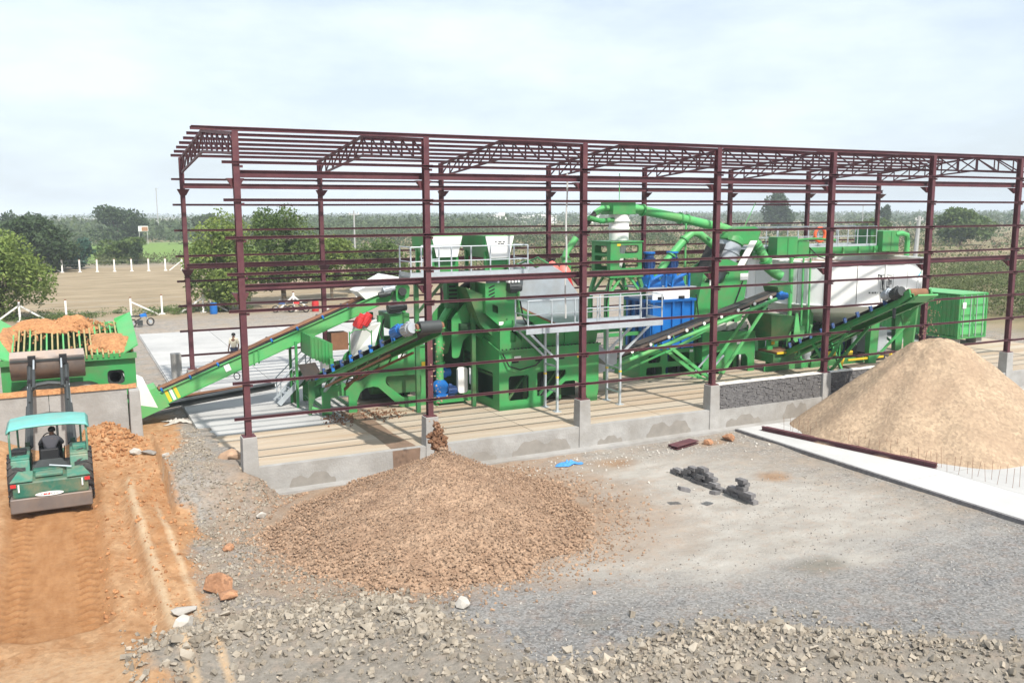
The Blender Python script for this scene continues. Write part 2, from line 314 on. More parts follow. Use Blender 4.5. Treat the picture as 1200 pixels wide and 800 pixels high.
def gh(x, y):
    x = np.asarray(x, float); y = np.asarray(y, float)
    z = -0.87+0.75*sst(-1.5, 5, y)
    soil = sst(-2.2, -3.6, x)
    z = z+soil*(0.42*sst(-8, 1, y)*(1-sst(-1.5,5,y))-0.30*sst(-1.5,5,y)*sst(9,6,y))
    near = sst(60, 35, np.hypot(x-5, y+5))
    z = z+near*(0.10*fbm(x*0.35, y*0.35, 1)+0.05*fbm(x*1.7, y*1.7, 5))
    # heap of spilled soil against the retaining wall
    z = z+1.0*np.exp(-((x+3.9)/1.0)**2-((y-6.0)/1.5)**2)*(1+0.8*fbm(x*2,y*2,9))+0.8*np.exp(-((x+7.6)/1.3)**2-((y-6.0)/1.4)**2)
    # side berm of the track
    z = z+0.34*np.exp(-((x+2.75)/0.75)**2-((y+3.2)/3.2)**2)*(1+1.3*fbm(x*1.5,y*1.5,12))
    # compacted lane pressed into the soil with a lip at its end
    lane = sst(0.15,-0.15,np.abs(x+5.45)-1.15+0.1*fbm(x*2,y*2,14))*sst(-8.2,-7.8,y+0.5*fbm(x*1.1,0*y,15)-0.55*((x+5.45)/1.15)**2)*sst(4,2,y)
    z = z-0.13*lane
    # tyre ruts with chevron tread
    for cx, w in ((-6.2,0.24),(-4.72,0.24)):
        m = sst(0.04,-0.04,np.abs(x-cx)-w)*sst(3,1.5,y)*sst(-7.9,-7.4,y)
        z = z-m*(0.04+0.045*np.sin((y+np.abs(x-cx)*0.9)*2*math.pi/0.34))
    cx = -6.75-0.05*(y+8)
    m = sst(0.05,-0.05,np.abs(x-cx)-0.34)*sst(-2,-4,y)
    z = z-m*(0.02+0.05*np.sin((y-np.abs(x-cx)*0.9)*2*math.pi/0.34))
    cx = -3.75+0.10*np.maximum(-2-y,0)*0.35
    z = z-0.10*np.exp(-((x-cx)/0.17)**2)*sst(3,1,y)+0.07*np.exp(-((x-cx-0.36)/0.13)**2)*sst(3,1,y)
    # rubble ridge
    rd = ridge_dist(x, y)
    z = z+(0.26*np.exp(-(rd/0.9)**2)+0.10*south_of_ridge(x,y))*sst(-4.6,-3.4,x)*(1+1.0*fbm(x*1.3,y*1.3,21))
    # ground hidden under slab and apron
    lap = 0.94*sst(-2.8,0.3,y)*sst(9,5.5,y)*sst(0.45,-0.45,x+1.3*fbm(x*1.3,y*1.3,77)-0.35*sst(0.5,-1.5,y)); z = np.maximum(z, np.where((x > -2.4) & (y > -3) & (y < 9), -0.87+lap, -9))
    under = ((x > 0.35-1.0*sst(7,9,y)) & (x < 46) & (y > 0.05) & (y < 13.9)) | ((x > 0.35-1.0*sst(7,9,y)) & (x < 20.7) & (y > 0.05) & (y < 35.2)) | ((x > 18.9) & (x < 46) & (y > -12.9) & (y < 0.5))
    z = np.where(under, -1.25, z)
    far = sst(60, 400, np.hypot(x, y))
    return z+far*(2.2*fbm(x*0.006, y*0.006, 41)+0.8*fbm(x*0.03, y*0.03, 44))
def graded(lo, hi, step, far_lo, far_hi, g=1.12):
    a = list(np.arange(lo, hi+1e-6, step)); d = step; v = lo; left = []
    while v > far_lo: d *= g; v -= d; left.append(v)
    d = step; v = hi; right = []
    while v < far_hi: d *= g; v += d; right.append(v)
    return left[::-1]+a+right
def build_ground():
    xs = np.array(graded(-8.2, -1.6, 0.075, -2600, -8.3, 1.13)[:-1]); xs = xs[xs < -1.55]
    xs = np.concatenate([xs, np.array(graded(-1.5, 22, 0.16, -1.4, 3400, 1.10))]); xs = np.unique(np.round(xs, 4))
    ys = np.concatenate([np.arange(-60,-20,2.0), np.arange(-20,-13.5,0.16), np.arange(-13.5,3.0,0.085), np.array(graded(3.0, 8, 0.16, 2.99, 4200, 1.09))]); ys = np.unique(np.round(ys, 4))
    X, Y = np.meshgrid(xs, ys); Z = gh(X, Y); ny, nx = X.shape
    V = np.stack([X, Y, Z], -1).reshape(-1, 3)
    i = np.arange(ny*nx).reshape(ny, nx); F = np.stack([i[:-1,:-1], i[:-1,1:], i[1:,1:], i[1:,:-1]], -1).reshape(-1, 4)
    x, y = X.ravel(), Y.ravel()
    A = {}
    A['soil'] = soil_mask(x, y)
    rut = np.maximum(sst(0.4,0.1,np.abs(x+6.2)), sst(0.4,0.1,np.abs(x+4.72)))
    lane = sst(0.2,-0.2,np.abs(x+5.45)-1.2)*sst(-8.3,-7.7,y+0.6*fbm(x*1.1,y*1.1,15)-0.55*((x+5.45)/1.15)**2)
    A['wet'] = lane*sst(5,3,y)*0.9+0.35*sst(0.8,0.2,np.abs(x+2.7))*sst(-8,-5,y)*sst(2,0,y)
    groove_shade = 0*x
    for cx, w in ((-6.2,0.24),(-4.72,0.24)): groove_shade = np.maximum(groove_shade, sst(0.04,-0.04,np.abs(x-cx)-w)*sst(3,1.5,y)*sst(-7.9,-7.4,y)*(0.5+0.5*np.sin((y+np.abs(x-cx)*0.9)*2*math.pi/0.34)))
    cx = -6.75-0.05*(y+8); groove_shade = np.maximum(groove_shade, 1.0*sst(0.05,-0.05,np.abs(x-cx)-0.34)*sst(-2,-4,y)*(0.5+0.5*np.sin((y-np.abs(x-cx)*0.9)*2*math.pi/0.34)))
    A['tread'] = groove_shade*(0.75+0.6*fbm(x*1.5,y*1.5,61))  # mask that paints shade into the dips of the tyre ruts
    cx = -3.75+0.10*np.maximum(-2-y,0)*0.35
    A['pale'] = 0.85*np.exp(-((x-cx-0.36)/0.13)**2)*sst(3,1,y)+0.8*np.exp(-((x-cx-0.95)/0.10)**2)*sst(1,-2,y)+0.42*sst(-7.9,-9.5,y)*sst(-3.2,-4.2,x)+0.42*sst(-6.6,-7.2,x)*sst(-1,-4,y)
    r = ridge_dist(x, y)
    A['fine'] = sst(0.7,1.6,r)*(1-south_of_ridge(x,y)*sst(1.2,0.8,r))*sst(1.4,2.6,x)*sst(-8.8,-11,y+0.13*(x-5)*1.0+1.5*fbm(x*0.4,y*0.4,51))
    d1 = np.exp(-((x-9.6-0.2*(y+9))/4.4)**2-((y+8.9+0.28*(x-9))/2.5)**2)
    d2 = np.exp(-((x-13.5)/3.0)**2-((y+6.5)/3.0)**2)*0.75+np.exp(-((x-10)/5.0)**2-((y+3)/1.6)**2)*0.7
    d3 = 0.9*np.exp(-((x-13.5-0.3*(y+8))/2.6)**2-((y+9.5+.3*(x-13))/0.8)**2)+0.8*np.exp(-((x-12.5)/1.0)**2-((y+12.4+.2*(x-12.5))/0.45)**2)+0.6*np.exp(-((x-16)/1.5)**2-((y+9.5)/2.2)**2)
    damp = np.exp(-((x-11.6)/0.9)**2-((y+12.2)/0.55)**2)+0.6*np.exp(-((x-4.9)/0.7)**2-((y+12.3)/0.5)**2); A['damp'] = damp
    A['dust'] = np.clip(d1*1.5+d2+d3+0.22-0.5*damp, 0, 1.2)
    A['patch'] = np.exp(-((x-15.8)/0.6)**2-((y+6.0)/0.5)**2)+0.8*np.exp(-((x-12.1)/0.8)**2-((y+2.2)/0.5)**2)+0.8*np.exp(-((x-16.8)/0.9)**2-((y+1.6)/0.45)**2)+np.exp(-((x-4.8)/6.3)**4-((y+4.3)/5.6)**4)*0.85
    A['ridge'] = np.clip(np.exp(-(r/1.1)**2)+south_of_ridge(x,y),0,1)*sst(-4.6,-3.2,x)*0.95
    fieldm = sst(43,48,y)*sst(128,118,y)*sst(60,25,x)
    A['field'] = fieldm
    A['green'] = sst(128,135,y)*sst(270,225,y)*sst(-40,-25,x+0.1*y)*sst(48,30,x)
    A['wild'] = np.clip(sst(46,56,x+0.0*y)*sst(-30,0,y)+sst(120,135,y)+sst(38,60,x)*sst(36,45,y), 0, 1)*(1-A['green'])
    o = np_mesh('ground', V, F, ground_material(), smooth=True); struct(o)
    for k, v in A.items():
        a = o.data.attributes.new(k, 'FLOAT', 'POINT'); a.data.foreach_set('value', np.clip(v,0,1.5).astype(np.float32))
    return o
def ground_material():
    m = bpy.data.materials.new('ground_earth'); m.use_nodes = True; nt = m.node_tree; nt.nodes.clear(); N = nt.nodes.new; L = nt.links.new
    out = N('ShaderNodeOutputMaterial'); b = N('ShaderNodeBsdfPrincipled'); b.inputs['Roughness'].default_value = 0.95; b.inputs['Specular IOR Level'].default_value = 0.15; L(b.outputs[0], out.inputs[0])
    g = N('ShaderNodeNewGeometry'); P = g.outputs['Position']
    def noise(sc, det=6, rough=0.6, st=None):
        n = N('ShaderNodeTexNoise'); n.inputs['Scale'].default_value = sc; n.inputs['Detail'].default_value = det; n.inputs['Roughness'].default_value = rough
        v = P
        if st: mp = N('ShaderNodeMapping'); mp.inputs['Scale'].default_value = st; L(P, mp.inputs[0]); v = mp.outputs[0]
        L(v, n.inputs['Vector']); return n.outputs[0]
    def ramp(f, lo, hi, a, c):
        r = N('ShaderNodeMapRange'); r.inputs[1].default_value = lo; r.inputs[2].default_value = hi; L(f, r.inputs[0])
        x = N('ShaderNodeMix'); x.data_type = 'RGBA'; L(r.outputs[0], x.inputs[0]); x.inputs[6].default_value = a+(1,); x.inputs[7].default_value = c+(1,); return x.outputs[2]
    def attr(n): a = N('ShaderNodeAttribute'); a.attribute_name = n; return a.outputs['Fac']
    nb = noise(0.9, 7, 0.65); nf = noise(9, 6, 0.7); nm = noise(3.0, 6, 0.65)
    def vor(sc):
        v = N('ShaderNodeTexVoronoi'); v.inputs['Scale'].default_value = sc; L(P, v.inputs['Vector']); s = N('ShaderNodeSeparateColor'); L(v.outputs['Color'], s.inputs[0]); return s.outputs[0]
    def layer(col, top, an, soft=0.35, use=nb):
        s = N('ShaderNodeMath'); s.operation = 'MULTIPLY_ADD'; L(use, s.inputs[0]); s.inputs[1].default_value = 0.9; L(attr(an), s.inputs[2])
        r = N('ShaderNodeMapRange'); r.inputs[1].default_value = 0.95-soft; r.inputs[2].default_value = 0.95+soft; L(s.outputs[0], r.inputs[0])
        x = N('ShaderNodeMix'); x.data_type = 'RGBA'; L(r.outputs[0], x.inputs[0]); L(col, x.inputs[6]); L(top, x.inputs[7]); return x.outputs[2]
    base = ramp(vor(15), 0.0, 1.0, (0.15, 0.138, 0.125), (0.34, 0.31, 0.275))
    earth = ramp(nm, 0.35, 0.7, (0.23, 0.18, 0.135), (0.36, 0.31, 0.255))
    x = N('ShaderNodeMix'); x.data_type = 'RGBA'; rr = N('ShaderNodeMapRange'); rr.inputs[1].default_value = 0.42; rr.inputs[2].default_value = 0.62; L(nb, rr.inputs[0]); L(rr.outputs[0], x.inputs[0]); L(base, x.inputs[6]); L(earth, x.inputs[7]); col = x.outputs[2]
    col = layer(col, ramp(vor(21), 0.0, 1.0, (0.105, 0.104, 0.103), (0.31, 0.304, 0.298)), 'fine', 0.3)
    col = layer(col, ramp(noise(1.6, 6, 0.6, (0.5, 1, 1)), 0.3, 0.75, (0.335, 0.305, 0.268), (0.47, 0.44, 0.395)), 'dust', 0.42, noise(1.1, 8, 0.7, (0.45, 1.2, 1)))
    col = layer(col, ramp(nm, 0.3, 0.7, (0.20, 0.185, 0.155), (0.27, 0.25, 0.215)), 'damp', 0.3)
    col = layer(col, ramp(nm, 0.3, 0.7, (0.25, 0.155, 0.095), (0.36, 0.26, 0.18)), 'patch', 0.35)
    col = layer(col, ramp(noise(6, 6, 0.7), 0.3, 0.72, (0.19, 0.168, 0.14), (0.36, 0.325, 0.28)), 'ridge', 0.35, nm)
    so = ramp(noise(2.2, 8, 0.65, (1.0, 0.5, 1)), 0.3, 0.72, (0.41, 0.205, 0.09), (0.56, 0.36, 0.205))
    vs_ = N('ShaderNodeMix'); vs_.data_type = 'RGBA'; vs_.blend_type = 'MULTIPLY'; vs_.inputs[0].default_value = 0.55; L(so, vs_.inputs[6]); L(ramp(vor(9), 0, 1, (0.55,0.5,0.45), (1.0,1.0,1.0)), vs_.inputs[7]); so = vs_.outputs[2]
    col = layer(col, so, 'soil', 0.25, nm)
    col = layer(col, ramp(noise(3.5, 6, 0.6, (1.4, 0.4, 1)), 0.3, 0.7, (0.30, 0.135, 0.052), (0.42, 0.215, 0.095)), 'wet', 0.5, nm)
    col = layer(col, ramp(nm, 0.3, 0.7, (0.24, 0.105, 0.04), (0.34, 0.165, 0.07)), 'tread', 0.25, nf)  # darker brown stands in for shading inside the rut grooves
    col = layer(col, ramp(nm, 0.3, 0.7, (0.47, 0.32, 0.19), (0.56, 0.42, 0.28)), 'pale', 0.3, nf)
    col = layer(col, ramp(noise(0.35, 8, 0.7, (0.45, 1.3, 1)), 0.32, 0.7, (0.20, 0.155, 0.095), (0.37, 0.295, 0.20)), 'field', 0.4, noise(0.3))
    col = layer(col, ramp(noise(0.09, 8, 0.7, (0.5, 1.2, 1)), 0.35, 0.68, (0.135, 0.125, 0.06), (0.30, 0.235, 0.15)), 'wild', 0.4, noise(0.12))
    col = layer(col, ramp(noise(0.5, 6, 0.7), 0.3, 0.7, (0.11, 0.19, 0.045), (0.19, 0.27, 0.075)), 'green', 0.3, noise(0.3))
    L(col, b.inputs['Base Color'])
    bp = N('ShaderNodeBump'); bp.inputs['Strength'].default_value = 0.9; bp.inputs['Distance'].default_value = 0.08; L(noise(9, 9, 0.8), bp.inputs['Height']); L(bp.outputs[0], b.inputs['Normal'])
    return m
build_ground()

# ---------------------------------------------------------------- concrete slab: panels, plinth, pedestals
slab = thing('concrete_slab', 'x', 'x', (0,0,0)); del slab['label']; del slab['category']; struct(slab)
G = 0.012
xe = [-0.8, 5.2, 10.0, 15.6, 21.0, 26.5, 32.0, 38.0, 45.9]
ye = [0.0, 4.6, 9.2, 13.9]
for a, b in zip(xe[:-1], xe[1:]):
    for k, (c, d) in enumerate(zip(ye[:-1], ye[1:])):
        MB().box(a+G, b-G, c+G+(0.03 if k==0 else 0), d-G, -0.3, 0.0).build('slab_panel', 'slab_stained' if (k < 2 and a > 0) or k == 0 else 'slab_grey', slab)
xe = [-0.75, 3.6, 8.0, 12.4, 16.6, 20.8]; ye = [13.9, 18, 22.4, 26.6, 31, 35.3]
for a, b in zip(xe[:-1], xe[1:]):
    for c, d in zip(ye[:-1], ye[1:]): MB().box(a+G, b-G, c+G, d-G, -0.3, 0.0).build('slab_panel', 'slab_grey', slab)
MB().box(-0.8, 20.8, 0.03, 35.2, -0.5, -0.06).build('joint_bed', 'concrete', slab)
MB().box(20.8, 45.9, 0.03, 13.9, -0.5, -0.062).build('joint_bed', 'concrete', slab)
# front plinth, one cast between every two pedestals, footing ledge
for i in range(8):
    x0, x1 = 6*i+0.24, min(6*i+5.76, 45.9)
    top = 0.012 if i not in (3, 4) else -0.03
    MB().box(x0, x1, -0.20, 0.024, -1.0, top).build('plinth', 'concrete', slab)
    MB().box(x0-0.4, x1+0.08, -0.62, -0.20, -1.1, -0.76+0.004*(i % 3)).build('footing_ledge', 'concrete', slab)
for i in range(8):
    for j, (yy, zb) in enumerate(((0.0, -1.05), (13.53, -0.3))):
        m = MB(); s0 = 0.26; s1 = 0.22
        m.hexa([(6*i-s0,yy-s0,zb),(6*i+s0,yy-s0,zb),(6*i+s0,yy+s0,zb),(6*i-s0,yy+s0,zb)],[(6*i-s1,yy-s1,1.0),(6*i+s1,yy-s1,1.0),(6*i+s1,yy+s1,1.0),(6*i-s1,yy+s1,1.0)])
        m.build('pedestal', 'concrete', slab, bevel=0.015)
# spare pedestals and kerb blocks standing on the rear slab
for (x, y, w, h) in ((-0.3, 17.3, 0.45, 1.2), (1.6, 16.6, 0.6, 0.5)):
    p = MB().box(x-w/2, x+w/2, y-0.25, y+0.25, 0, h).build('concrete_stub', 'concrete', None, bevel=0.015, at=(x,y,0))
    tag(p, 'tall slim concrete stub on the rear slab behind the left back column' if h > 1 else 'low concrete block lying on the rear slab under the long feed conveyor', 'concrete block')
# wet spill track across the slab below the stone conveyor
w = MB()
pts = [(4.55,6.5),(5.35,6.4),(5.42,4.2),(5.38,2.2),(5.52,0.03),(4.62,0.03),(4.66,2.0),(4.58,4.4)]
w.plate(pts, [], 'z', 0.004, 0.006); st = w.build('spill_stain', 'wet_stain', slab)
MB().plate([(4.6,-0.85),(5.5,-0.85),(5.56,0.0),(4.58,0.0)], [], 'y', -0.206, -0.203).build('spill_stain', 'wet_stain', slab)
# damp cement patches on the plinth face
mat('damp', (0.245, 0.225, 0.20), 0.7, var=0.15, scale=3)
for cx, hw, h in ((1.9,0.75,0.36),(7.6,0.8,0.30),(10.2,1.2,0.46),(13.1,0.55,0.26),(15.8,1.05,0.52),(19.5,0.9,0.38),(22.3,0.7,0.6)):
    pts = [(cx+hw*math.cos(t), -0.758+h*abs(math.sin(t))**0.7*(1+0.22*math.sin(5*t+cx)+0.12*math.sin(11*t+2*cx))) for t in np.linspace(0, math.pi, 31)]
    if not any(abs(6*i-cx)+0.0 < hw+0.28 for i in range(8)): MB().plate(pts, [], 'y', -0.2055, -0.2025).build('damp_patch', 'damp', slab)
    else:
        for sgn in (-1, 1):
            q = [(min(max(px, 6*round(cx/6)+0.27), 99) if sgn > 0 else min(px, 6*round(cx/6)-0.27), pz) for px, pz in pts]
            if max(p[0] for p in q)-min(p[0] for p in q) > 0.3: MB().plate(q, [], 'y', -0.2055, -0.2025).build('damp_patch', 'damp', slab)

# right-hand apron: panels with starter bars
apron = thing('concrete_apron', 'x', 'x', (18.8,-13,-0.87)); del apron['label']; del apron['category']; struct(apron)
ax = [18.8, 20.9, 25.5, 30.2, 36, 45.9]; ay = [-13, -8.6, -4.6, -0.66]
for i, (a, b) in enumerate(zip(ax[:-1], ax[1:])):
    for c, d in zip(ay[:-1], ay[1:]): MB().box(a+(0.0 if i == 0 else G), b-G, c+G, d-G, -1.1, -0.74-0.004*(i > 0)).build('slab_panel', 'apron_white' if i == 0 else 'slab_grey', apron)
MB().box(18.802, 45.9, -12.99, -0.7, -1.3, -0.80).build('joint_bed', 'concrete', apron)
MB().box(18.70, 18.795, -13, -0.66, -1.1, -0.745).build('edge_board', 'brick_grey', apron)
bar0 = MB().tube((18.8,-13,-0.87), (18.8,-13,-0.25), 0.006, n=5).build('starter_bar', 'brown_rust', apron)
for k in range(22):
    for j in range(2):
        o = bar0 if (k == 0 and j == 0) else bar0.copy()
        if o is not bar0: COL.objects.link(o)
        o.location = (1.35+0.05*k+0.34*j+random.uniform(-.03,.03), 11.2-0.42*k+random.uniform(-.05,.05), 0.11); o.rotation_euler = (random.uniform(-.1,.1), random.uniform(-.1,.1), 0); o.scale.z = random.uniform(0.7, 1.15)

# ---------------------------------------------------------------- retaining wall by the loading ramp
rw = thing('retaining_wall', 'grey concrete retaining wall at the top of the orange ramp with soil along its top', 'wall', (-9,6.4,-0.9))
for a, b in ((-24,-14),(-14,-8.2),(-8.2,-5.55),(-5.55,-3.06)):
    MB().box(a+0.01, b-0.01, 6.3, 6.6, -1.2, 1.70+0.01*random.random()).build('wall_panel', 'concrete', rw)
MB().hexa([(-3.06,5.7,-1.2),(-2.62,5.7,-1.2),(-2.62,6.62,-1.2),(-3.06,6.62,-1.2)],[(-3.02,5.86,1.66),(-2.68,5.86,1.66),(-2.68,6.62,1.66),(-3.02,6.62,1.66)]).build('end_pier', 'concrete', rw, bevel=0.02)
def lumpy_strip(x0, x1, y0, y1, z, h, n=60, s=3):
    xs = np.linspace(x0, x1, n); k = 8; ys = np.linspace(y0, y1, k); X, Y = np.meshgrid(xs, ys)
    prof = 1-((Y-(y0+y1)/2)/((y1-y0)/2))**2; Z = z+np.maximum(prof,0)*h*(0.55+1.6*np.clip(fbm(X*1.6,Y*1.6,s)+0.25,0,1))
    i = np.arange(n*k).reshape(k, n); F = np.stack([i[:-1,:-1],i[:-1,1:],i[1:,1:],i[1:,:-1]],-1).reshape(-1,4)
    return np.stack([X,Y,Z],-1).reshape(-1,3), F
V, F = lumpy_strip(-15, -2.75, 6.25, 6.66, 1.69, 0.16, 120, 5)
np_mesh('spilled_soil', V, F, 'soil', rw, True)
# ---------------------------------------------------------------- steel shed frame
W = 13.53; NB = 7
shed = thing('steel_shed_frame', 'open maroon steel frame of an unclad long shed standing over the green plant', 'shed frame', (0,0,1.0))
EAVE, RIDGEZ = 10.15, 10.78
col_f = MB(); col_f.ibar((0,0,1.0),(0,0,EAVE+0.06), 0.185, 0.23, 0.022, up=(0,1,0)); col_f = col_f.build('column', 'maroon', shed)
cb = MB().box(-0.19,0.19,-0.2,0.2,1.0,1.03).build('base_plate', 'maroon', col_f)
def bracket(z, s):
    m = MB(); m.hexa([(-0.12,s*0.126,z-0.26),(0.12,s*0.126,z-0.26),(0.12,s*0.18,z-0.26),(-0.12,s*0.18,z-0.26)],[(-0.25,s*0.126,z),(0.25,s*0.126,z),(0.25,s*0.42,z),(-0.25,s*0.42,z)]); return m
b1 = bracket(8.86, 1).build('bracket', 'maroon', col_f); b2 = bracket(5.42, 1).build('bracket', 'maroon', col_f)
r1 = bracket(8.86, -1).build('bracket', 'maroon', shed); r2 = bracket(5.42, -1).build('bracket', 'maroon', shed)
cls = [MB().box(0.104,0.18,-0.14,-0.06,z-0.14,z-0.07).build('girt_cleat', 'maroon', col_f) for z in (2.7,4.9,6.0,7.1,8.2,9.3)]
for i in range(NB+1):
    for j in (0, 1):
        if i == 0 and j == 0: continue
        c = col_f.copy(); COL.objects.link(c); c.parent = shed; c.location = (6*i, W*j, 0)
        kids = (cb, b1, b2, *cls) if j == 0 else (cb, r1, r2)
        for ch in kids:
            if j == 1 and i == 0 and ch in (r1, r2): ch.parent = c; continue
            k = ch.copy(); COL.objects.link(k); k.parent = c; k.location = (0,0,0)
# trusses
HY = W/2
def zt(y): return EAVE+(RIDGEZ-EAVE)*(1-abs(y-HY)/HY)
def zb(y): return 9.57+(10.06-9.57)*(1-abs(y-HY)/HY)
tr = []
tr.append(('top_chord', MB().bar((0,-0.05,zt(0)),(0,HY,zt(HY)),0.09,0.10))); tr.append(('top_chord', MB().bar((0,HY,zt(HY)),(0,W+0.05,zt(W)),0.09,0.10)))
tr.append(('bottom_chord', MB().bar((0,0.05,zb(0)),(0,HY,zb(HY)),0.08,0.08))); tr.append(('bottom_chord', MB().bar((0,HY,zb(HY)),(0,W-0.05,zb(W)),0.08,0.08)))
NP = 6
for h in (0, 1):
    for k in range(NP+1):
        y = HY*k/NP if h == 0 else W-HY*k/NP
        if k in (0,) or (h == 1 and k == NP): pass
        else: tr.append(('web', MB().bar((0,y,zb(y)+.03),(0,y,zt(y)-.03),0.05,0.05,up=(0,1,0))))
        if k < NP:
            y2 = HY*(k+1)/NP if h == 0 else W-HY*(k+1)/NP
            tr.append(('web', MB().bar((0,y,zb(y)+.03),(0,y2,zt(y2)-.03),0.05,0.05,up=(1,0,0))))
tr0 = [m.build(n, 'maroon', shed) for n, m in tr]
for i in range(1, NB+1):
    for o in tr0: copy_part(o, shed, (6*i,0,0))
# purlins (continuous Z sections, each with the overhang at the gable)
for h in (0, 1):
    for k in range(7):
        y = 0.05+(HY-0.25)*k/6 if h == 0 else W-0.05-(HY-0.25)*k/6
        MB().cbar((-0.36-0.05*random.random(), y, zt(y)+0.13),(42.3, y, zt(y)+0.13), 0.06, 0.115).build('purlin', 'maroon', shed)
# girts, a rail in each bay; crane beams
levels = [1.6,2.7,3.8,4.9,6.0,7.1,8.2,9.3]
gm = MB().cbar((-0.2,0,0),(6.22,0,0),0.06,0.11,0.012)
gfirst = {}
for j, yy in ((0,-0.15),(1,W+0.15)):
    for i in range(NB):
        for z in levels:
            if j == 0 and i == 0 and abs(z-3.8) < .1: continue
            if j == 1 and i in (4,5,6) and abs(z-4.9) > 9: continue
            key = 'g0' if i == 0 else 'g'
            dz = random.uniform(-.015,.015)
            if key not in gfirst:
                m = MB().cbar((-0.42 if i == 0 else -0.16, yy, z+dz),(6.2, yy, z+dz),0.055,0.088,0.012)
                gfirst[key] = (m.build('girt', 'maroon', shed), i, yy, z+dz) 
                if i: gfirst[key][0].location = (6*i,0,0)
                continue
            o, i0, y0, z0 = gfirst[key]; c = o.copy(); COL.objects.link(c); c.parent = shed
            c.location = (6*i, yy-y0, z+dz-z0); c.rotation_euler = (0, random.uniform(-.0022,.0022), 0)
for j, yy in ((0,0.32),(1,W-0.32)):
    for z in (9.0, 5.56):
        for i in range(NB):
            if j == 1 and i == 6 and z < 6: continue
            MB().ibar((6*i+0.0 if i else -0.02, yy, z),(6*i+5.99, yy, z), 0.15, 0.22, 0.02).build('crane_beam', 'maroon', shed)
# loose cable hanging from the eave near the third column
hz = [(11.75+0.02*math.sin(k*.9), 0.75+0.03*k*0.2, 9.2-0.33*k) for k in range(17)]
hose = MB().path(hz, 0.035, 6).build('hanging_cable', 'hose', None, True, at=(11.75,0.75,3.9)); tag(hose, 'pale cable hanging down from the roof beside the third front column', 'cable')

# ---------------------------------------------------------------- brick infill wall between pedestals
def brick_panel(x0, x1, label):
    t = thing('brick_wall', label, 'brick wall', (x0, 0, -0.03), 'brick infill walls between the pedestals')
    n = 15; ch = 1.0/n; P = []; m = MB()
    for r in range(n):
        x = x0-(0.12 if r % 2 else 0)
        while x < x1:
            w = random.uniform(0.19,0.25); a, b = max(x, x0), min(x+w-0.012, x1)
            if b-a > 0.05:
                o = random.uniform(-0.022,0.02); zz = -0.03+r*ch; m.box(a, b, -0.12+o, 0.1, zz+random.uniform(0.003,0.010), zz+ch-random.uniform(0.003,0.012))
            x += w
    stuff(m.build('brickwork', 'brick_grey', t)); MB().box(x0, x1, -0.085, 0.09, -0.028, 0.975).build('mortar_core', 'stone_white', t)
    c = MB(); 
    k = 24
    for q in range(k):
        a = x0+(x1-x0)*q/k; c.box(a, a+(x1-x0)/k+0.001*(q % 2), -0.14, 0.12, 0.972, 1.0+random.uniform(0,0.03))
    c.build('mortar_cap', 'white_paint', t)
brick_panel(18.25, 23.75, 'long dark grey brick infill wall with white mortar top right of the fourth column')
brick_panel(24.25, 29.75, 'dark grey brick infill wall half buried behind the tall sand heap')
# ---------------------------------------------------------------- plant machinery: common pieces
class Axis:
    def __init__(s, T, H):
        s.T = Vector(T); s.H = Vector(H); s.L = (s.H-s.T).length; s.d = (s.H-s.T)/s.L
        s.s = s.d.cross(Vector((0,0,1))).normalized(); s.n = s.s.cross(s.d)
    def p(s, t, l=0, h=0): return s.T+s.d*t+s.s*l+s.n*h
def arc(cx, cy, r, a0, a1, n=5): return [(cx+r*math.cos(R(a0+(a1-a0)*i/n)), cy+r*math.sin(R(a0+(a1-a0)*i/n))) for i in range(n+1)]
def rrect(x0, x1, z0, z1, r=0.12):
    r = min(r, (x1-x0)/2.2, (z1-z0)/2.2)
    return arc(x1-r,z1-r,r,0,90)+arc(x0+r,z1-r,r,90,180)+arc(x0+r,z0+r,r,180,270)+arc(x1-r,z0+r,r,270,360)
def rounded(pts, r=0.1):
    out = []; n = len(pts)
    for i in range(n):
        p = Vector(pts[i]); a = Vector(pts[i-1])-p; b = Vector(pts[(i+1)%n])-p; k = min(r, a.length*.4, b.length*.4)
        p0 = p+a.normalized()*k; p1 = p+b.normalized()*k
        for t in (0, .33, .67, 1): out.append(tuple((p0*(1-t)**2+p*2*t*(1-t)+p1*t*t)))
    return out
def motor(parent, p, q, r, m='blue', name='motor'):
    p = Vector(p); q = Vector(q); d = (q-p); b = MB(); b.tube(p, p+d*0.72, r, n=14); b.tube(p+d*0.74, q, r*0.86, n=14)
    e = d.normalized()
    o = b.build(name, m, parent, True)
    f = MB(); a = e.orthogonal().normalized(); c = e.cross(a)
    for k in range(12):
        u = a*math.cos(k*math.pi/6)+c*math.sin(k*math.pi/6); f.bar(p+d*0.08+u*r*1.04, p+d*0.66+u*r*1.04, r*0.07, r*0.16, up=u)
    stuff(f.build('cooling_fins', m, o)); MB().tube(p+d*.2+Vector((0,0,r*.9)), p+d*.5+Vector((0,0,r*.9)), r*.45, n=4).build('terminal_box', m, o)
    return o
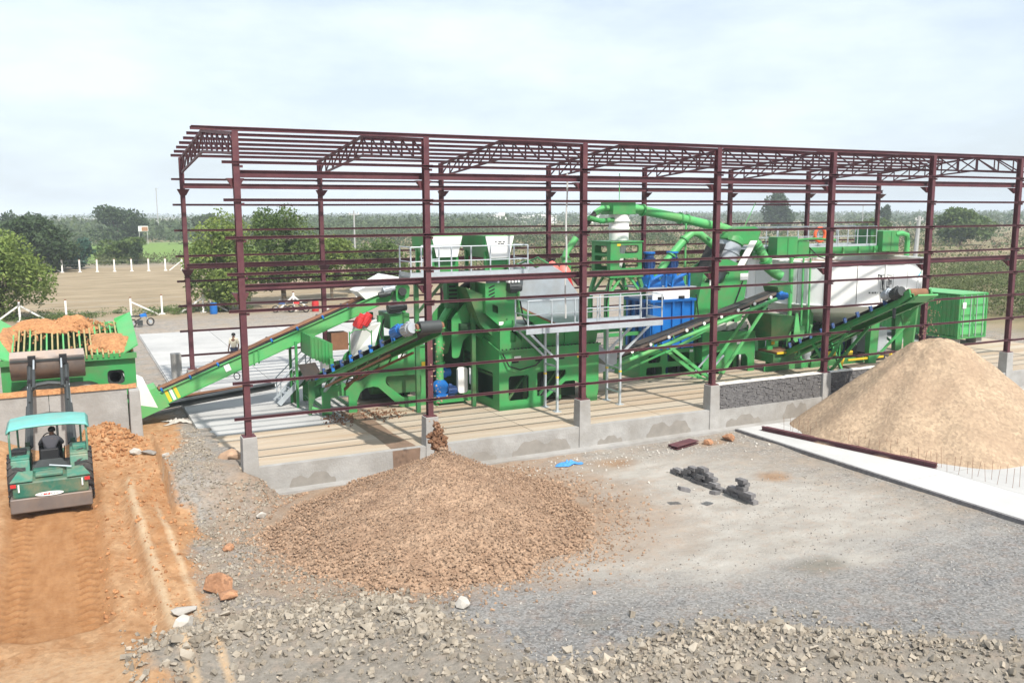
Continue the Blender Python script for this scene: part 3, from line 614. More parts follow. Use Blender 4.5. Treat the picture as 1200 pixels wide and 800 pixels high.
def belt(ax, parent, w, r, t0=0.0, t1=None, m='rubber', trough=0.07):
    t1 = ax.L if t1 is None else t1; th = 0.02; pr = []
    for k in range(7): a = R(-90-180*k/6); pr.append((t0+r*math.cos(a), r*math.sin(a)))
    for k in range(7): a = R(90-180*k/6); pr.append((t1+r*math.cos(a), r*math.sin(a)))
    n = len(pr); ls = [-w/2, -w*0.18, w*0.18, w/2]; dz = [trough, 0, 0, trough]; vs = []; fs = []
    for l, z in zip(ls, dz):
        for t, h in pr: vs.append(ax.p(t, l, h+(z if (h > 0 and t0 < t < t1) else 0)))
    for j in range(3):
        for i in range(n): fs.append((j*n+i, j*n+(i+1)%n, (j+1)*n+(i+1)%n, (j+1)*n+i))
    b = MB(); b.add(vs, fs); o = b.build('belt', m, parent)
    md = o.modifiers.new('s', 'SOLIDIFY'); md.thickness = th; return o
def rail_set(parent, path, z, h=1.1, posts=None, r=0.024, mids=(0.5,), name='handrail', step=1.1, kick=True):
    """galvanised handrail along a polyline of (x, y): rails and every post are parts"""
    for si, (a, b) in enumerate(zip(path[:-1], path[1:])):
        A = Vector((a[0],a[1],z)); B = Vector((b[0],b[1],z)); L = (B-A).length; n = max(1, round(L/step))
        MB().tube(A+Vector((0,0,h)), B+Vector((0,0,h)), r, n=6).build('top_rail', 'galv', parent)
        for q in mids: MB().tube(A+Vector((0,0,h*q)), B+Vector((0,0,h*q)), r*0.85, n=6).build('mid_rail', 'galv', parent)
        if kick: MB().bar(A+Vector((0,0,0.07)), B+Vector((0,0,0.07)), 0.012, 0.13).build('toe_board', 'galv', parent)
        for k in range(0 if si == 0 else 1, n+1):
            p = A.lerp(B, k/n); MB().bar(p, p+Vector((0,0,h)), 0.05, 0.035).build('rail_post', 'galv', parent)

# ---------------------------------------------------------------- feed hopper with grizzly, behind the retaining wall
mat('bar_tan', (0.36, 0.27, 0.13), 0.6, var=0.2, dirt=(0.12,0.25,0.07), dirt_amt=0.7, dirt_scale=3)
hop = thing('feed_hopper', 'wide green feed hopper with sloping grizzly bars behind the loader bucket', 'hopper', (-4.8,9.2,-0.12))
x0, x1 = -7.25, -2.55
MB().plate(rounded([(x0+.25,1.2),(x1-.1,1.2),(x1-.1,2.62),(x0+.25,2.62)],0.05), [rounded([(-6.6,1.55),(-4.1,1.55),(-3.9,1.68),(-4.2,1.82),(-6.3,1.82)],0.08), rrect(-3.62,-3.05,1.62,2.15,0.14)], 'y', 7.72, 7.78).build('front_plate', 'green', hop)
MB().box(-6.7,-3.8,7.84,7.88,1.4,1.95).build('liner_plate', 'stone_white', hop)
MB().box(x0+.25,x1-.1,10.9,10.96,0.6,3.35).build('rear_plate', 'green', hop)
for xx in (x0+.25, x1-.16): MB().plate([(7.78,1.2),(10.9,1.2),(10.9,3.3),(7.78,2.6)], [], 'x', xx, xx+.06).build('side_plate', 'green', hop)
motor(hop, (-3.35,7.9,1.86), (-3.35,8.5,1.86), 0.2, 'dark_steel')
for xx in (x0+.45, x1-.3):
    for yy in (8.0, 10.7): MB().bar((xx,yy,-0.12),(xx,yy,1.3),0.2).build('leg', 'green', hop)
gy0, gz0, gy1, gz1 = 7.62, 2.70, 10.85, 3.52
MB().bar((x0+.2,gy0,gz0-.03),(x1-.05,gy0,gz0-.03),0.16,0.2).build('front_beam', 'green', hop)
MB().bar((x0+.2,gy1,gz1),(x1-.05,gy1,gz1),0.16,0.16).build('rear_beam', 'green_pale', hop)
MB().bar((x0+.3,gy1-.45,gz1-.1),(x1-.1,gy1-.45,gz1-.1),0.07,0.07).build('rear_beam', 'green_pale', hop)
MB().box(x0+.4,x1-.25,7.9,10.8,1.25,2.35).build('gap_shade_box', 'dark_steel', hop)  # dark box added below the bars so the gaps read as deep shadow
for k in range(20):
    xx = x0+0.62+k*0.182
    gb = MB().bar((xx,gy0-0.14,gz0+.03),(xx,gy1-.05,gz1+.05),0.055,0.12).build('grizzly_bar', 'bar_tan' if k % 3 else 'green_pale', hop)
# flared wings
MB().hexa([(x1-.55,gy0,gz0+.0),(x1+.02,gy0-.1,gz0+.34),(x1+.02,gy1+.1,gz1+.38),(x1-.55,gy1,gz1+.03)],[(x1-.55,gy0,gz0+.05),(x1-.02,gy0-.1,gz0+.37),(x1-.02,gy1+.1,gz1+.42),(x1-.55,gy1,gz1+.08)]).build('wing_plate', 'green_pale', hop)
MB().hexa([(x1-.6,gy1,gz1+.02),(x1+.02,gy1+.12,gz1+.02),(x1+.02,gy1+.16,gz1+.02),(x1-.6,gy1+.05,gz1+.02)],[(x1-.6,gy1,gz1+.2),(x1+.02,gy1+.12,gz1+.42),(x1+.02,gy1+.16,gz1+.42),(x1-.6,gy1+.05,gz1+.2)]).build('wing_plate', 'green_pale', hop)
MB().hexa([(x0+.55,gy0,gz0+.0),(x0-.12,gy0-.1,gz0+.30),(x0-.12,gy1+.1,gz1+.5),(x0+.55,gy1,gz1+.03)],[(x0+.55,gy0,gz0+.05),(x0-.08,gy0-.1,gz0+.35),(x0-.08,gy1+.1,gz1+.55),(x0+.55,gy1,gz1+.08)]).build('wing_plate', 'green_pale', hop)
# white discharge chute to the conveyor
MB().hexa([(-2.75,7.9,0.75),(-1.95,7.9,0.55),(-1.95,9.1,0.55),(-2.75,9.1,0.75)],[(-3.1,7.8,2.0),(-2.35,7.8,1.55),(-2.35,9.2,1.55),(-3.1,9.2,2.0)]).build('discharge_chute', 'white', hop)
# soil lying on the grizzly
def soil_mound(name, label, cx, cy, z0f, rx, ry, h, seed, parent=None, m='soil', n=34):
    us = np.linspace(-1,1,n); U, Vv = np.meshgrid(us, us); X = cx+U*rx; Y = cy+Vv*ry
    rr = np.hypot(U, Vv)*(1+0.9*fbm(U*2.2+seed, Vv*2.2, seed)); H = np.maximum(1-rr**2, -0.05)
    Z = z0f(X, Y)+h*H*(0.7+1.5*np.clip(fbm(X*2.5, Y*2.5, seed+3)+0.3, 0, 1))-0.02
    i = np.arange(n*n).reshape(n,n); F = np.stack([i[:-1,:-1],i[:-1,1:],i[1:,1:],i[1:,:-1]],-1).reshape(-1,4)
    keep = (H.ravel()[F] > 0.0).any(1); o = np_mesh(name, np.stack([X,Y,Z],-1).reshape(-1,3), F[keep], m, parent, True)
    if label: tag(o, label, 'soil heap')
    return o
gz = lambda X, Y: gz0+(Y-gy0)/(gy1-gy0)*(gz1-gz0)+0.08
soil_mound('soil_heap', 'big heap of orange soil on the middle of the hopper grizzly behind the bucket', -4.9, 10.45, gz, 1.3, 0.62, 0.34, 4)
soil_mound('soil_heap', 'orange soil spread on the right end of the hopper grizzly', -3.4, 8.6, gz, 0.8, 0.95, 0.24, 9)
soil_mound('soil_heap', 'patch of orange soil on the left end of the hopper grizzly', -7.0, 9.6, gz, 0.5, 1.3, 0.22, 15)
soil_mound('soil_heap', 'strip of orange soil spilled along the back left rim of the hopper', -5.9, 10.7, gz, 1.1, 0.4, 0.22, 22)

n = 900; x = np.concatenate([rng.normal(-4.75,.75,n//2), rng.normal(-3.5,.5,n//3), rng.normal(-6.6,.45,n-n//2-n//3)]); y = np.concatenate([rng.normal(10.45,.35,n//2), rng.normal(8.6,.5,n//3), rng.normal(10.1,.5,n-n//2-n//3)]); x = np.clip(x,-7.2,-2.75); y = np.clip(y,7.7,10.9); s = .02+.07*rng.random(n)**3
hh_ = .33*np.exp(-((x+4.75)/1.0)**2-((y-10.45)/.5)**2)+.2*np.exp(-((x+3.4)/.55)**2-((y-8.6)/.7)**2)
V, F = rocks(np.column_stack([x,y,gz(x,y)+hh_*rng.uniform(.6,1.15,n)]), s); o = np_mesh('soil_crumbs', V, F, 'soil'); stuff(o); tag(o, 'crumbs and clods of orange soil strewn over the hopper grizzly', 'soil crumbs')
# ---------------------------------------------------------------- long feed conveyor
fc = thing('feed_conveyor', 'long bright green feed conveyor carrying brown soil up from the hopper', 'conveyor', (-2.6,8.5,0))
A1 = Axis((-2.55,8.5,0.72), (7.55,8.5,4.62))
for sgn in (1, -1):
    y = 8.5-sgn*0.48
    def pt(t, h): q = A1.p(t, 0, h); return (q.x, q.z)
    MB().plate([pt(0.1,-0.42),pt(A1.L-0.3,-0.34),pt(A1.L,-0.05),pt(A1.L-0.05,0.10),pt(4.7,0.10),pt(0.1,0.16)], [], 'y', y-0.02, y+0.02).build('side_frame', 'green_pale', fc)
    MB().bar(A1.p(0.1,sgn*0.53,0.13), A1.p(A1.L,sgn*0.53,0.10), 0.1, 0.03, up=A1.n).build('top_flange', 'green_pale', fc)
    MB().bar(A1.p(0.1,sgn*0.53,-0.40), A1.p(A1.L-.3,sgn*0.53,-0.34), 0.1, 0.03, up=A1.n).build('bottom_flange', 'green', fc)
for t in (4.55, 4.75): MB().box(*(lambda q: (q.x-.03,q.x+.03,7.96,8.0,q.z-.5,q.z+.08))(A1.p(t))).build('splice_plate', 'green', fc)
for k, t in enumerate((0.95, 1.12, 1.29)):
    q0 = A1.p(t); dx = A1.d*0.075
    MB().plate([(A1.p(t,0,-.40)).xz[:] if False else (A1.p(t,0,-.38).x, A1.p(t,0,-.38).z),(A1.p(t+.11,0,-.38).x,A1.p(t+.11,0,-.38).z),(A1.p(t+.11,0,.1).x,A1.p(t+.11,0,.1).z),(A1.p(t,0,.1).x,A1.p(t,0,.1).z)], [], 'y', 7.994, 7.997).build('warning_stripe', 'white' if k == 1 else 'yellow', fc)
belt(A1, fc, 0.85, 0.16, 0.1, A1.L-0.1)
for k in range(9):
    t = 0.9+k*1.12; o = MB().tube(A1.p(t,-0.5,0.15), A1.p(t,0.5,0.15), 0.06, n=8).build('idler', 'dark_steel', fc); MB().bar(A1.p(t,0.53,0.10),A1.p(t,0.53,0.26),0.1,0.07,up=A1.d).build('idler_bracket', 'blue', o)
MB().hexa([A1.p(-.35,-.6,-.5),A1.p(0.9,-.6,-.5),A1.p(0.9,.6,-.5),A1.p(-.35,.6,-.5)],[A1.p(-.35,-.6,.42),A1.p(.75,-.6,.36),A1.p(.75,.6,.36),A1.p(-.35,.6,.42)]).build('tail_box', 'green_pale', fc)
MB().bar(A1.p(3.3,0.515,-0.1),A1.p(3.52,0.515,-0.1),0.02,0.26,up=A1.n).build('sign_plate', 'white', fc)
ring = MB().path([A1.p(3.6+.11*math.cos(a),0.53,-.55+.14*math.sin(a)) for a in np.linspace(0,2*math.pi,13)[:-1]],0.022,6,True).build('pull_ring', 'ink', fc)
# head: white hood, green drive box, motor
hd = MB(); pr = [(5.95,4.62),(6.3,4.28),(7.7,4.72),(8.05,5.0),(7.95,5.12),(7.25,5.26)]
hd.plate(pr, [], 'y', 7.9, 9.1).build('head_hood', 'white', fc)
MB().plate(rounded([(7.62,4.08),(8.18,4.28),(8.22,4.78),(7.95,4.86),(7.58,4.8)],.12), [], 'y', 7.85, 9.15).build('head_box', 'green', fc)
MB().tube((7.85,7.7,4.55),(7.85,7.85,4.55),0.17,n=14).build('head_bearing', 'dark_steel', fc)
motor(fc, (7.0,7.75,4.62), (7.5,7.75,4.72), 0.14, 'grey_steel')
motor(fc, (6.8,7.72,4.45), (7.3,7.72,4.5), 0.11, 'dark_steel')
for yy in (7.95, 9.05):
    MB().bar((7.95,yy,0.0),(7.95,yy,4.2),0.14).build('support_leg', 'green', fc)
    MB().bar((3.35,yy,0.0),(3.35,yy,2.72),0.1).build('support_leg', 'green', fc)
xs = np.linspace(-1.8, 7.2, 90); V = []; 
for k, xq in enumerate(xs):
    t = (xq-A1.T.x)/A1.d.x
    for l, hh in ((-.30,.19),(-.15,.235),(0,.25),(.15,.235),(.30,.19)): 
        q = A1.p(t, l, hh+(0.05*float(fbm(xq*4, l*6, 8)) if abs(l) < .2 else 0)); V.append(tuple(q))
i = np.arange(90*5).reshape(90,5); F = np.stack([i[:-1,:-1],i[:-1,1:],i[1:,1:],i[1:,:-1]],-1).reshape(-1,4)
sb = np_mesh('soil_strip', V, F, 'brown_rust', None, True); tag(sb, 'thin strip of brown soil lying along the feed conveyor belt', 'soil')

# ---------------------------------------------------------------- scrubber and sump unit below the feed conveyor head
su = thing('scrubber_unit', 'green scrubbing unit on cut-out plate legs below the feed conveyor head', 'wash machine', (6,7.6,0))
outer = [(3.86,0.0),(4.18,0.0),(4.20,0.72),(4.92,0.70),(4.92,0.0),(5.26,0.0),(5.26,0.45)]+[(5.4,0.78),(5.6,0.93),(5.95,0.97),(6.15,0.92)]+[(7.05,0.06),(7.2,0.0),(10.3,0.0),(10.3,0.42),(8.3,0.42),(8.25,2.46),(6.56,2.50),(5.7,1.85),(5.4,1.25),(3.86,1.1)]
hole = rounded([(6.46,1.34),(7.98,1.30),(7.96,0.42),(7.2,0.40),(6.45,1.04)],0.12)
for y in (6.05, 9.2):
    MB().plate(outer, [hole], 'y', y, y+0.06).build('frame_plate', 'green', su)
    MB().bar((6.5,y+.03,2.5),(8.3,y+.03,2.48),0.16,0.07).build('plate_flange', 'green', su)
for xx in (3.95, 5.0):
    MB().bar((xx,6.11,0.25),(xx,9.2,0.25),0.1).build('cross_tie', 'green', su)
    MB().bar((xx,6.11,0.95),(xx,9.2,0.95),0.14).build('cross_tie', 'green', su)
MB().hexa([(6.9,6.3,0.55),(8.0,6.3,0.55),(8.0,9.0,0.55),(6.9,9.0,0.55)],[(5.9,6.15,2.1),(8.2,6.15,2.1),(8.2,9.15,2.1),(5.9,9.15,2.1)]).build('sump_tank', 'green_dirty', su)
MB().tube((6.3,7.6,0.75),(8.15,7.6,0.75),0.42,n=20).build('drum', 'green_dirty', su, True)
MB().box(6.0,8.15,7.9,9.1,.1,1.9).build('shade_infill', 'dark_steel', su)  # dark box added to make the open frame look shaded inside
motor(su, (7.3,6.5,1.05), (7.9,6.5,1.0), 0.17, 'green_dirty')
# left tub frame
for y in (6.35, 9.0):
    MB().plate(rounded([(3.40,0.0),(3.52,0.0),(3.6,.6),(3.95,.75),(3.95,1.35),(3.42,1.35)],.08), [], 'y', y, y+.05).build('end_plate', 'green_dirty', su)
MB().tube((3.5,6.2,0.3),(4.2,5.9,0.1),0.07,n=10).build('drain_pipe', 'green_pale', su, True)
# feed tub with pleated side
tub = MB()
for k in range(6):
    xx = 3.62+k*0.135; tub.box(xx, xx+0.07, 6.42, 6.47, 2.2-0.07*k, 3.08-0.055*k)
tub.hexa([(3.6,6.47,2.25),(4.45,6.47,1.85),(4.45,8.2,1.85),(3.6,8.2,2.25)],[(3.58,6.44,3.10),(4.45,6.44,2.75),(4.45,8.2,2.75),(3.58,8.2,3.10)])
tub.build('feed_tub', 'green', su)
MB().bar((4.32,6.2,0.9),(4.32,6.2,2.2),0.16).build('support_post', 'green', su)
# white chute, red motors, green mast and box
MB().hexa([(5.6,7.6,2.0),(6.35,7.3,2.1),(6.6,8.6,2.2),(5.7,8.6,2.1)],[(5.95,7.3,3.15),(6.72,7.3,3.35),(6.9,8.7,3.4),(6.0,8.7,3.3)]).build('feed_chute', 'white', su)
MB().box(4.8,5.5,7.9,8.6,2.25,2.95).build('chute_lining', 'brown_rust', su)
for k in (0, 1):
    motor(su, (5.70+.27*k,7.35,3.20+.10*k), (6.02+.27*k,7.35,3.72+.02*k), 0.19, 'red')
for xx, yy in ((6.8,7.6),(6.8,9.0)):
    MB().bar((xx,yy,1.9),(xx,yy,3.62),0.22).build('mast', 'green', su)
MB().box(7.2,8.05,7.5,9.1,3.0,3.66).build('drive_box', 'green', su, bevel=.03)
motor(su, (7.1,7.5,3.9), (7.9,7.5,3.95), 0.2, 'dark_steel')
for k in range(2): MB().tube((5.1+.9*k,6.3,2.0),(5.1+.9*k,6.3,3.2),0.025,n=6).build('rail_post', 'green', su)
MB().path([(5.1,6.3,3.1),(5.3,6.3,3.25),(5.8,6.3,3.25),(6.0,6.3,3.1)],0.025,6).build('hand_loop', 'green', su)
# small stair with handrail at the left end
sr = thing('access_stair', 'small galvanised stair with handrails at the left end of the scrubber', 'stair', (2.9,9.0,0))
for yy in (8.5, 9.3):
    MB().bar((2.7,yy,0.1),(4.1,yy,1.5),0.05,0.2).build('stringer', 'galv', sr)
    MB().tube((2.75,yy,1.05),(4.15,yy,2.35),0.024,n=6).build('handrail', 'galv', sr); MB().tube((2.73,yy,0.6),(4.12,yy,1.95),0.02,n=6).build('mid_rail', 'galv', sr)
    for k in range(3): MB().tube((2.8+.62*k,yy,0.2+.62*k),(2.8+.62*k,yy,1.1+.59*k),0.024,n=6).build('rail_post', 'galv', sr)
for k in range(6): MB().box(2.75+.22*k,2.98+.22*k,8.5,9.3,0.2+.22*k,0.23+.22*k).build('tread', 'grey_steel', sr)

# ---------------------------------------------------------------- stone conveyor that sticks out over the gravel heap
sc = thing('stone_conveyor', 'short black belt conveyor on green channels sticking out over the brown gravel heap', 'conveyor', (4.2,6.2,0))
A2 = Axis((4.05,6.9,1.30), (5.12,-2.35,4.35))
belt(A2, sc, 0.62, 0.13, 0, A2.L)
for sgn in (1, -1):
    MB().cbar(A2.p(0.0,sgn*0.42,-0.22), A2.p(A2.L-.15,sgn*0.42,-0.16), 0.10, 0.20, 0.02, up=A2.n).build('side_channel', 'green', sc)
    MB().bar(A2.p(1.5,sgn*0.42,-0.5), A2.p(A2.L-2.2,sgn*0.42,-0.42), 0.07, 0.07, up=A2.n).build('lower_channel', 'brown_rust', sc)
    for k in range(6): MB().bar(A2.p(1.5+k,sgn*.42,-.48),A2.p(1.9+k,sgn*.42,-.26),.04,.04).build('lattice_brace', 'green_dirty', sc)
    MB().bar(A2.p(3.0,sgn*0.45,-0.3),(A2.p(3.0).x+sgn*-.4,6.2,0.9),0.09,0.09).build('strut', 'galv' if sgn > 0 else 'brown_rust', sc)
for k in range(10):
    t = 0.6+k*0.92; o = MB().tube(A2.p(t,-.4,.10),A2.p(t,.4,.10),.06,n=8).build('idler', 'dark_steel', sc)
    for sgn in (-1,1): MB().bar(A2.p(t,sgn*.38,-.1),A2.p(t,sgn*.40,.2),.11,.07,up=A2.d).build('idler_bracket', 'dark_blue' if k % 2 else 'blue', o)
hdm = MB().tube(A2.p(A2.L,-.36,0),A2.p(A2.L,.36,0),0.20,n=18).build('head_drum', 'dark_steel', sc, True)
for sgn in (-1,1): MB().tube(A2.p(A2.L,sgn*.40,0),A2.p(A2.L,sgn*.47,0),0.13,n=14).build('bearing', 'brown_rust', sc)
MB().tube(A2.p(0,-.36,0),A2.p(0,.36,0),.15,n=14).build('tail_drum', 'dark_steel', sc, True)
MB().hexa([A2.p(A2.L-.75,-.5,.05),A2.p(A2.L+.1,-.5,-.1),A2.p(A2.L+.1,.5,-.1),A2.p(A2.L-.75,.5,.05)],[A2.p(A2.L-.75,-.5,.1),A2.p(A2.L+.1,-.5,-.05),A2.p(A2.L+.1,.5,-.05),A2.p(A2.L-.75,.5,.1)]).build('head_plate', 'green', sc)
g0 = A2.p(A2.L-1.45,.52,.16); motor(sc, g0, g0+A2.d*0.75, 0.17, 'blue'); g1 = A2.p(A2.L-.55,.55,.05)
motor(sc, g1, A2.p(A2.L+.0,.55,.02), 0.19, 'grey_steel', 'gearbox')
# tail hopper plate
MB().hexa([A2.p(-.3,-.5,0),A2.p(1.3,-.5,.1),A2.p(1.3,-.45,.1),A2.p(-.3,-.45,0)],[A2.p(-.3,-.75,.7),A2.p(1.3,-.65,.5),A2.p(1.3,-.6,.5),A2.p(-.3,-.7,.7)]).build('skirt_plate', 'green_dirty', sc)
MB().hexa([A2.p(-.3,.5,0),A2.p(1.3,.5,.1),A2.p(1.3,.45,.1),A2.p(-.3,.45,0)],[A2.p(-.3,.75,.7),A2.p(1.3,.65,.5),A2.p(1.3,.6,.5),A2.p(-.3,.7,.7)]).build('skirt_plate', 'worn_steel', sc)
# stones in free fall below the head drum, and the wet clod dropping onto the heap
q = A2.p(A2.L+.22,0,0)
n = 70; P = np.stack([q.x+rng.normal(0,.14,n), q.y-0.25*rng.random(n)-0.45*rng.random(n), 4.1-3.2*rng.random(n)**0.8],1)
V, F = rocks(P, .018+.035*rng.random(n)); fs = np_mesh('falling_stones', V, F, 'stone_brown'); tag(stuff(fs), 'loose stones falling from the conveyor head above the gravel heap', 'stones')
cl = []
for (dx,dy,z,s) in ((0,0,1.42,.13),(.06,.02,1.2,.2),(-.14,.04,1.0,.22),(.12,0,.95,.24),(.02,-.05,.78,.24),(.2,0,.62,.2),(.25,.02,.42,.17)): cl.append((5.05+dx,-3.0+dy,z,s))
nn = 24*len(cl); PP = []; SS = []
for (a,b,c_,s) in cl:
    d = rng.normal(size=(24,3)); d /= np.linalg.norm(d,axis=1)[:,None]; PP.append(np.array([a,b,c_])+d*s*0.62); SS.append(s*(0.3+0.3*rng.random(24)))
V, F = rocks(np.concatenate(PP), np.concatenate(SS)); cd_ = np_mesh('wet_clod', V, F, 'wet_mud'); tag(cd_, 'lumpy wet brown clod dropping onto the peak of the gravel heap', 'mud clod'); cd_['kind'] = 'stuff'
# ---------------------------------------------------------------- big screening machine
mat('shade_green', (0.012, 0.055, 0.022), 0.6, var=0.3, dirt=(0.05,0.045,0.03), dirt_amt=0.5)  # near-black green, shade painted into the open machine interiors
bm_ = thing('screening_machine', 'tall green screening machine with grey steel screen deck behind the third front column', 'screening machine', (12.5,5.6,0))
outer = [(10.34,0.0),(12.3,0.0),(12.35,0.25),(13.35,0.95),(13.75,0.95),(14.2,0.75),(14.45,0.0),(14.86,0.0),(14.95,0.5),(14.95,2.42),(10.34,2.42)]
h1 = rrect(10.75,11.67,0.36,1.36,0.12); h2 = rounded([(12.04,1.43),(13.38,1.43),(13.38,1.24),(12.46,0.46),(12.04,0.42)],0.08)
for y in (3.6, 7.5): MB().plate(outer, [h1, h2], 'y', y, y+0.07).build('frame_plate', 'green', bm_)
# end plates with openings (left and right)
eo = [(3.67,0.0),(7.5,0.0),(7.5,3.0),(6.1,3.0),(3.67,2.42)]
MB().plate(eo, [rrect(4.2,5.8,0.35,1.45,.1), rrect(6.2,7.2,0.3,2.0,.15)], 'x', 10.34, 10.41).build('end_plate', 'green', bm_)
MB().plate([(3.67,0.0),(4.1,0),(4.1,1.2),(7.1,1.2),(7.1,0),(7.5,0.0),(7.5,2.4),(3.67,2.42)], [], 'x', 14.88, 14.94).build('end_plate', 'green', bm_)
for z in (0.12, 1.3, 1.75): MB().bar((10.5,3.9,z),(10.5,7.4,z),0.1).build('cross_tie', 'green_dirty', bm_)
for z in (0.2, 1.5): MB().bar((10.4,7.3,z),(14.9,7.3,z),0.14).build('cross_tie', 'green_dirty', bm_)
MB().box(10.9,14.4,4.6,7.2,.1,2.3).build('shade_infill', 'shade_green', bm_)  # added dark fill, reads as shade through the plate openings
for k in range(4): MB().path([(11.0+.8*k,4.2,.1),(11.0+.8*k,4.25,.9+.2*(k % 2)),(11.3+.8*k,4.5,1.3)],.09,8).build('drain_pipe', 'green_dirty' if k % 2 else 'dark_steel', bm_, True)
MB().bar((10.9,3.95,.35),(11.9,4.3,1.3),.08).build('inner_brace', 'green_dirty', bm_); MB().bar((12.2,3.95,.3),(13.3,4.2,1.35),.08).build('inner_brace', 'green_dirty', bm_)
MB().box(8.95,10.2,6.9,7.8,.1,3.1).build('shade_infill', 'shade_green', bm_)  # this box and the next are added to darken the left interior
MB().box(9.3,10.9,5.0,7.2,3.0,3.4).build('shade_infill', 'shade_green', bm_)
# bolted flange and riveted ledge, stiffener lines
MB().box(10.30,15.0,3.52,3.60,2.36,2.44).build('bolted_flange', 'green', bm_)
bolt = None
for k in range(26):
    xx = 10.45+k*0.175
    if bolt is None: bolt = MB().box(xx-.02,xx+.02,3.50,3.56,2.44,2.49).build('bolt', 'dark_steel', bm_); bx0 = xx
    else: copy_part(bolt, bm_, (xx-bx0,0,0))
for k in range(4): MB().box(10.9+k*1.05,11.2+k*1.05,3.592,3.599,1.88,1.95).build('slot', 'black', bm_)
# wash box above the frame
MB().hexa([(10.42,3.75,2.44),(14.9,3.75,2.44),(14.9,7.4,2.44),(10.42,7.4,2.44)],[(10.42,3.72,3.15),(14.98,3.72,3.0),(14.98,7.4,3.0),(10.42,7.4,3.25)]).build('wash_box', 'green', bm_)
for xx in (11.4,12.4,13.4,14.4): MB().bar((xx,3.70,2.45),(xx,3.70,3.05),0.06,0.05,up=(0,1,0)).build('stiffener', 'green', bm_)
MB().plate(rounded([(10.40,2.42),(11.35,2.42),(11.35,2.75),(11.0,3.25),(11.0,3.6),(10.72,3.6),(10.40,3.3)],.05), [rrect(10.85,11.1,2.72,3.2,.05)], 'y', 3.64, 3.70).build('knee_plate', 'green', bm_)
# left shoulder: dark sloping chute sides
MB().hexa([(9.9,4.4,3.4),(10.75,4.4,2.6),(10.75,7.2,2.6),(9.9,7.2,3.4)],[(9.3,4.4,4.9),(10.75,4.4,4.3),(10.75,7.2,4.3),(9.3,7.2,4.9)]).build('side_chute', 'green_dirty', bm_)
for y in (5.2, 6.4, 7.3):
    MB().plate(rounded([(9.0,2.0),(9.3,2.0),(9.5,2.7),(9.9,3.0),(10.3,2.7),(10.4,2.0),(10.6,2.0),(10.6,3.6),(9.8,4.4),(9.0,3.6)],.1), [], 'y', y, y+.05).build('arch_plate', 'green', bm_)
MB().plate([(8.9,0.0),(10.34,0.0),(10.34,3.2),(8.9,3.2)], [rrect(9.1,9.7,.3,1.2,.1), rrect(9.1,10.1,1.6,2.6,.2)], 'y', 7.9, 7.96).build('rear_plate', 'green_dirty', bm_)
# tower block with louvre slots and window
tw = [(10.02,5.05),(11.38,5.05),(11.38,3.2),(10.78,3.2),(10.02,3.85)]
MB().plate(tw, [rounded([(10.32,4.22),(10.58,4.12),(10.58,3.82),(10.32,3.92)],.05)], 'y', 4.15, 4.21).build('tower_plate', 'green', bm_)
MB().plate([(4.21,3.85),(5.6,3.85),(5.6,5.05),(4.21,5.05)], [], 'x', 10.02, 10.07).build('tower_plate', 'green', bm_)
MB().plate([(4.21,3.2),(5.6,3.2),(5.6,5.05),(4.21,5.05)], [], 'x', 11.33, 11.38).build('tower_plate', 'green', bm_)
for k in range(4): MB().hexa([(10.16,4.13,4.42+.14*k),(10.42,4.13,4.52+.14*k),(10.42,4.14,4.52+.14*k),(10.16,4.14,4.42+.14*k)],[(10.16,4.13,4.47+.14*k),(10.42,4.13,4.57+.14*k),(10.42,4.14,4.57+.14*k),(10.16,4.14,4.47+.14*k)]).build('louvre', 'black', bm_)
# second louvred pillar further left
MB().box(8.95,9.45,5.5,5.9,4.0,5.1).build('louvred_pillar', 'green_dirty', bm_)
for k in range(5): MB().box(9.02,9.38,5.485,5.497,4.2+.16*k,4.27+.16*k).build('louvre', 'black', bm_)
# vibrator drive on the tower
motor(bm_, (10.95,4.0,4.86), (11.5,4.0,4.86), 0.2, 'dark_steel')
for k in range(4): MB().box(10.92+.14*k,11.0+.14*k,3.9,4.15,5.06,5.14).build('drive_rib', 'white', bm_)
# grey inclined screen deck sides, deck and spray pipes
sd_ = [(11.4,5.15),(13.2,5.72),(13.85,5.35),(14.75,4.25),(14.75,3.1),(13.7,3.05),(11.4,4.25)]
for y in (4.75, 7.05): MB().plate(sd_, [], 'y', y, y+.05).build('screen_side', 'grey_steel', bm_)
MB().hexa([(11.4,4.8,4.3),(14.7,4.8,3.05),(14.7,7.05,3.05),(11.4,7.05,4.3)],[(11.4,4.8,4.42),(14.7,4.8,3.17),(14.7,7.05,3.17),(11.4,7.05,4.42)]).build('screen_deck', 'worn_steel', bm_)
MB().bar((11.3,4.70,4.18),(13.9,4.70,2.98),0.05,0.10).build('wear_strip', 'brown_rust', bm_)
MB().plate([(11.4,4.12),(13.75,2.98),(11.4,3.05)], [rounded([(11.6,3.75),(12.5,3.25),(11.6,3.2)],.08)], 'y', 4.62, 4.68).build('gusset_plate', 'green', bm_)
for k in range(4):
    xx = 11.8+.5*k; MB().path([(xx,4.85,5.3+.12*k),(xx,5.9,5.55+.12*k),(xx,6.95,5.3+.12*k)],.04,6).build('spray_pipe', 'green', bm_)
MB().path([(11.75,4.7,3.6),(11.75,4.7,5.0),(11.75,4.9,5.35)],.07,8).build('riser_pipe', 'green_pale', bm_, True)
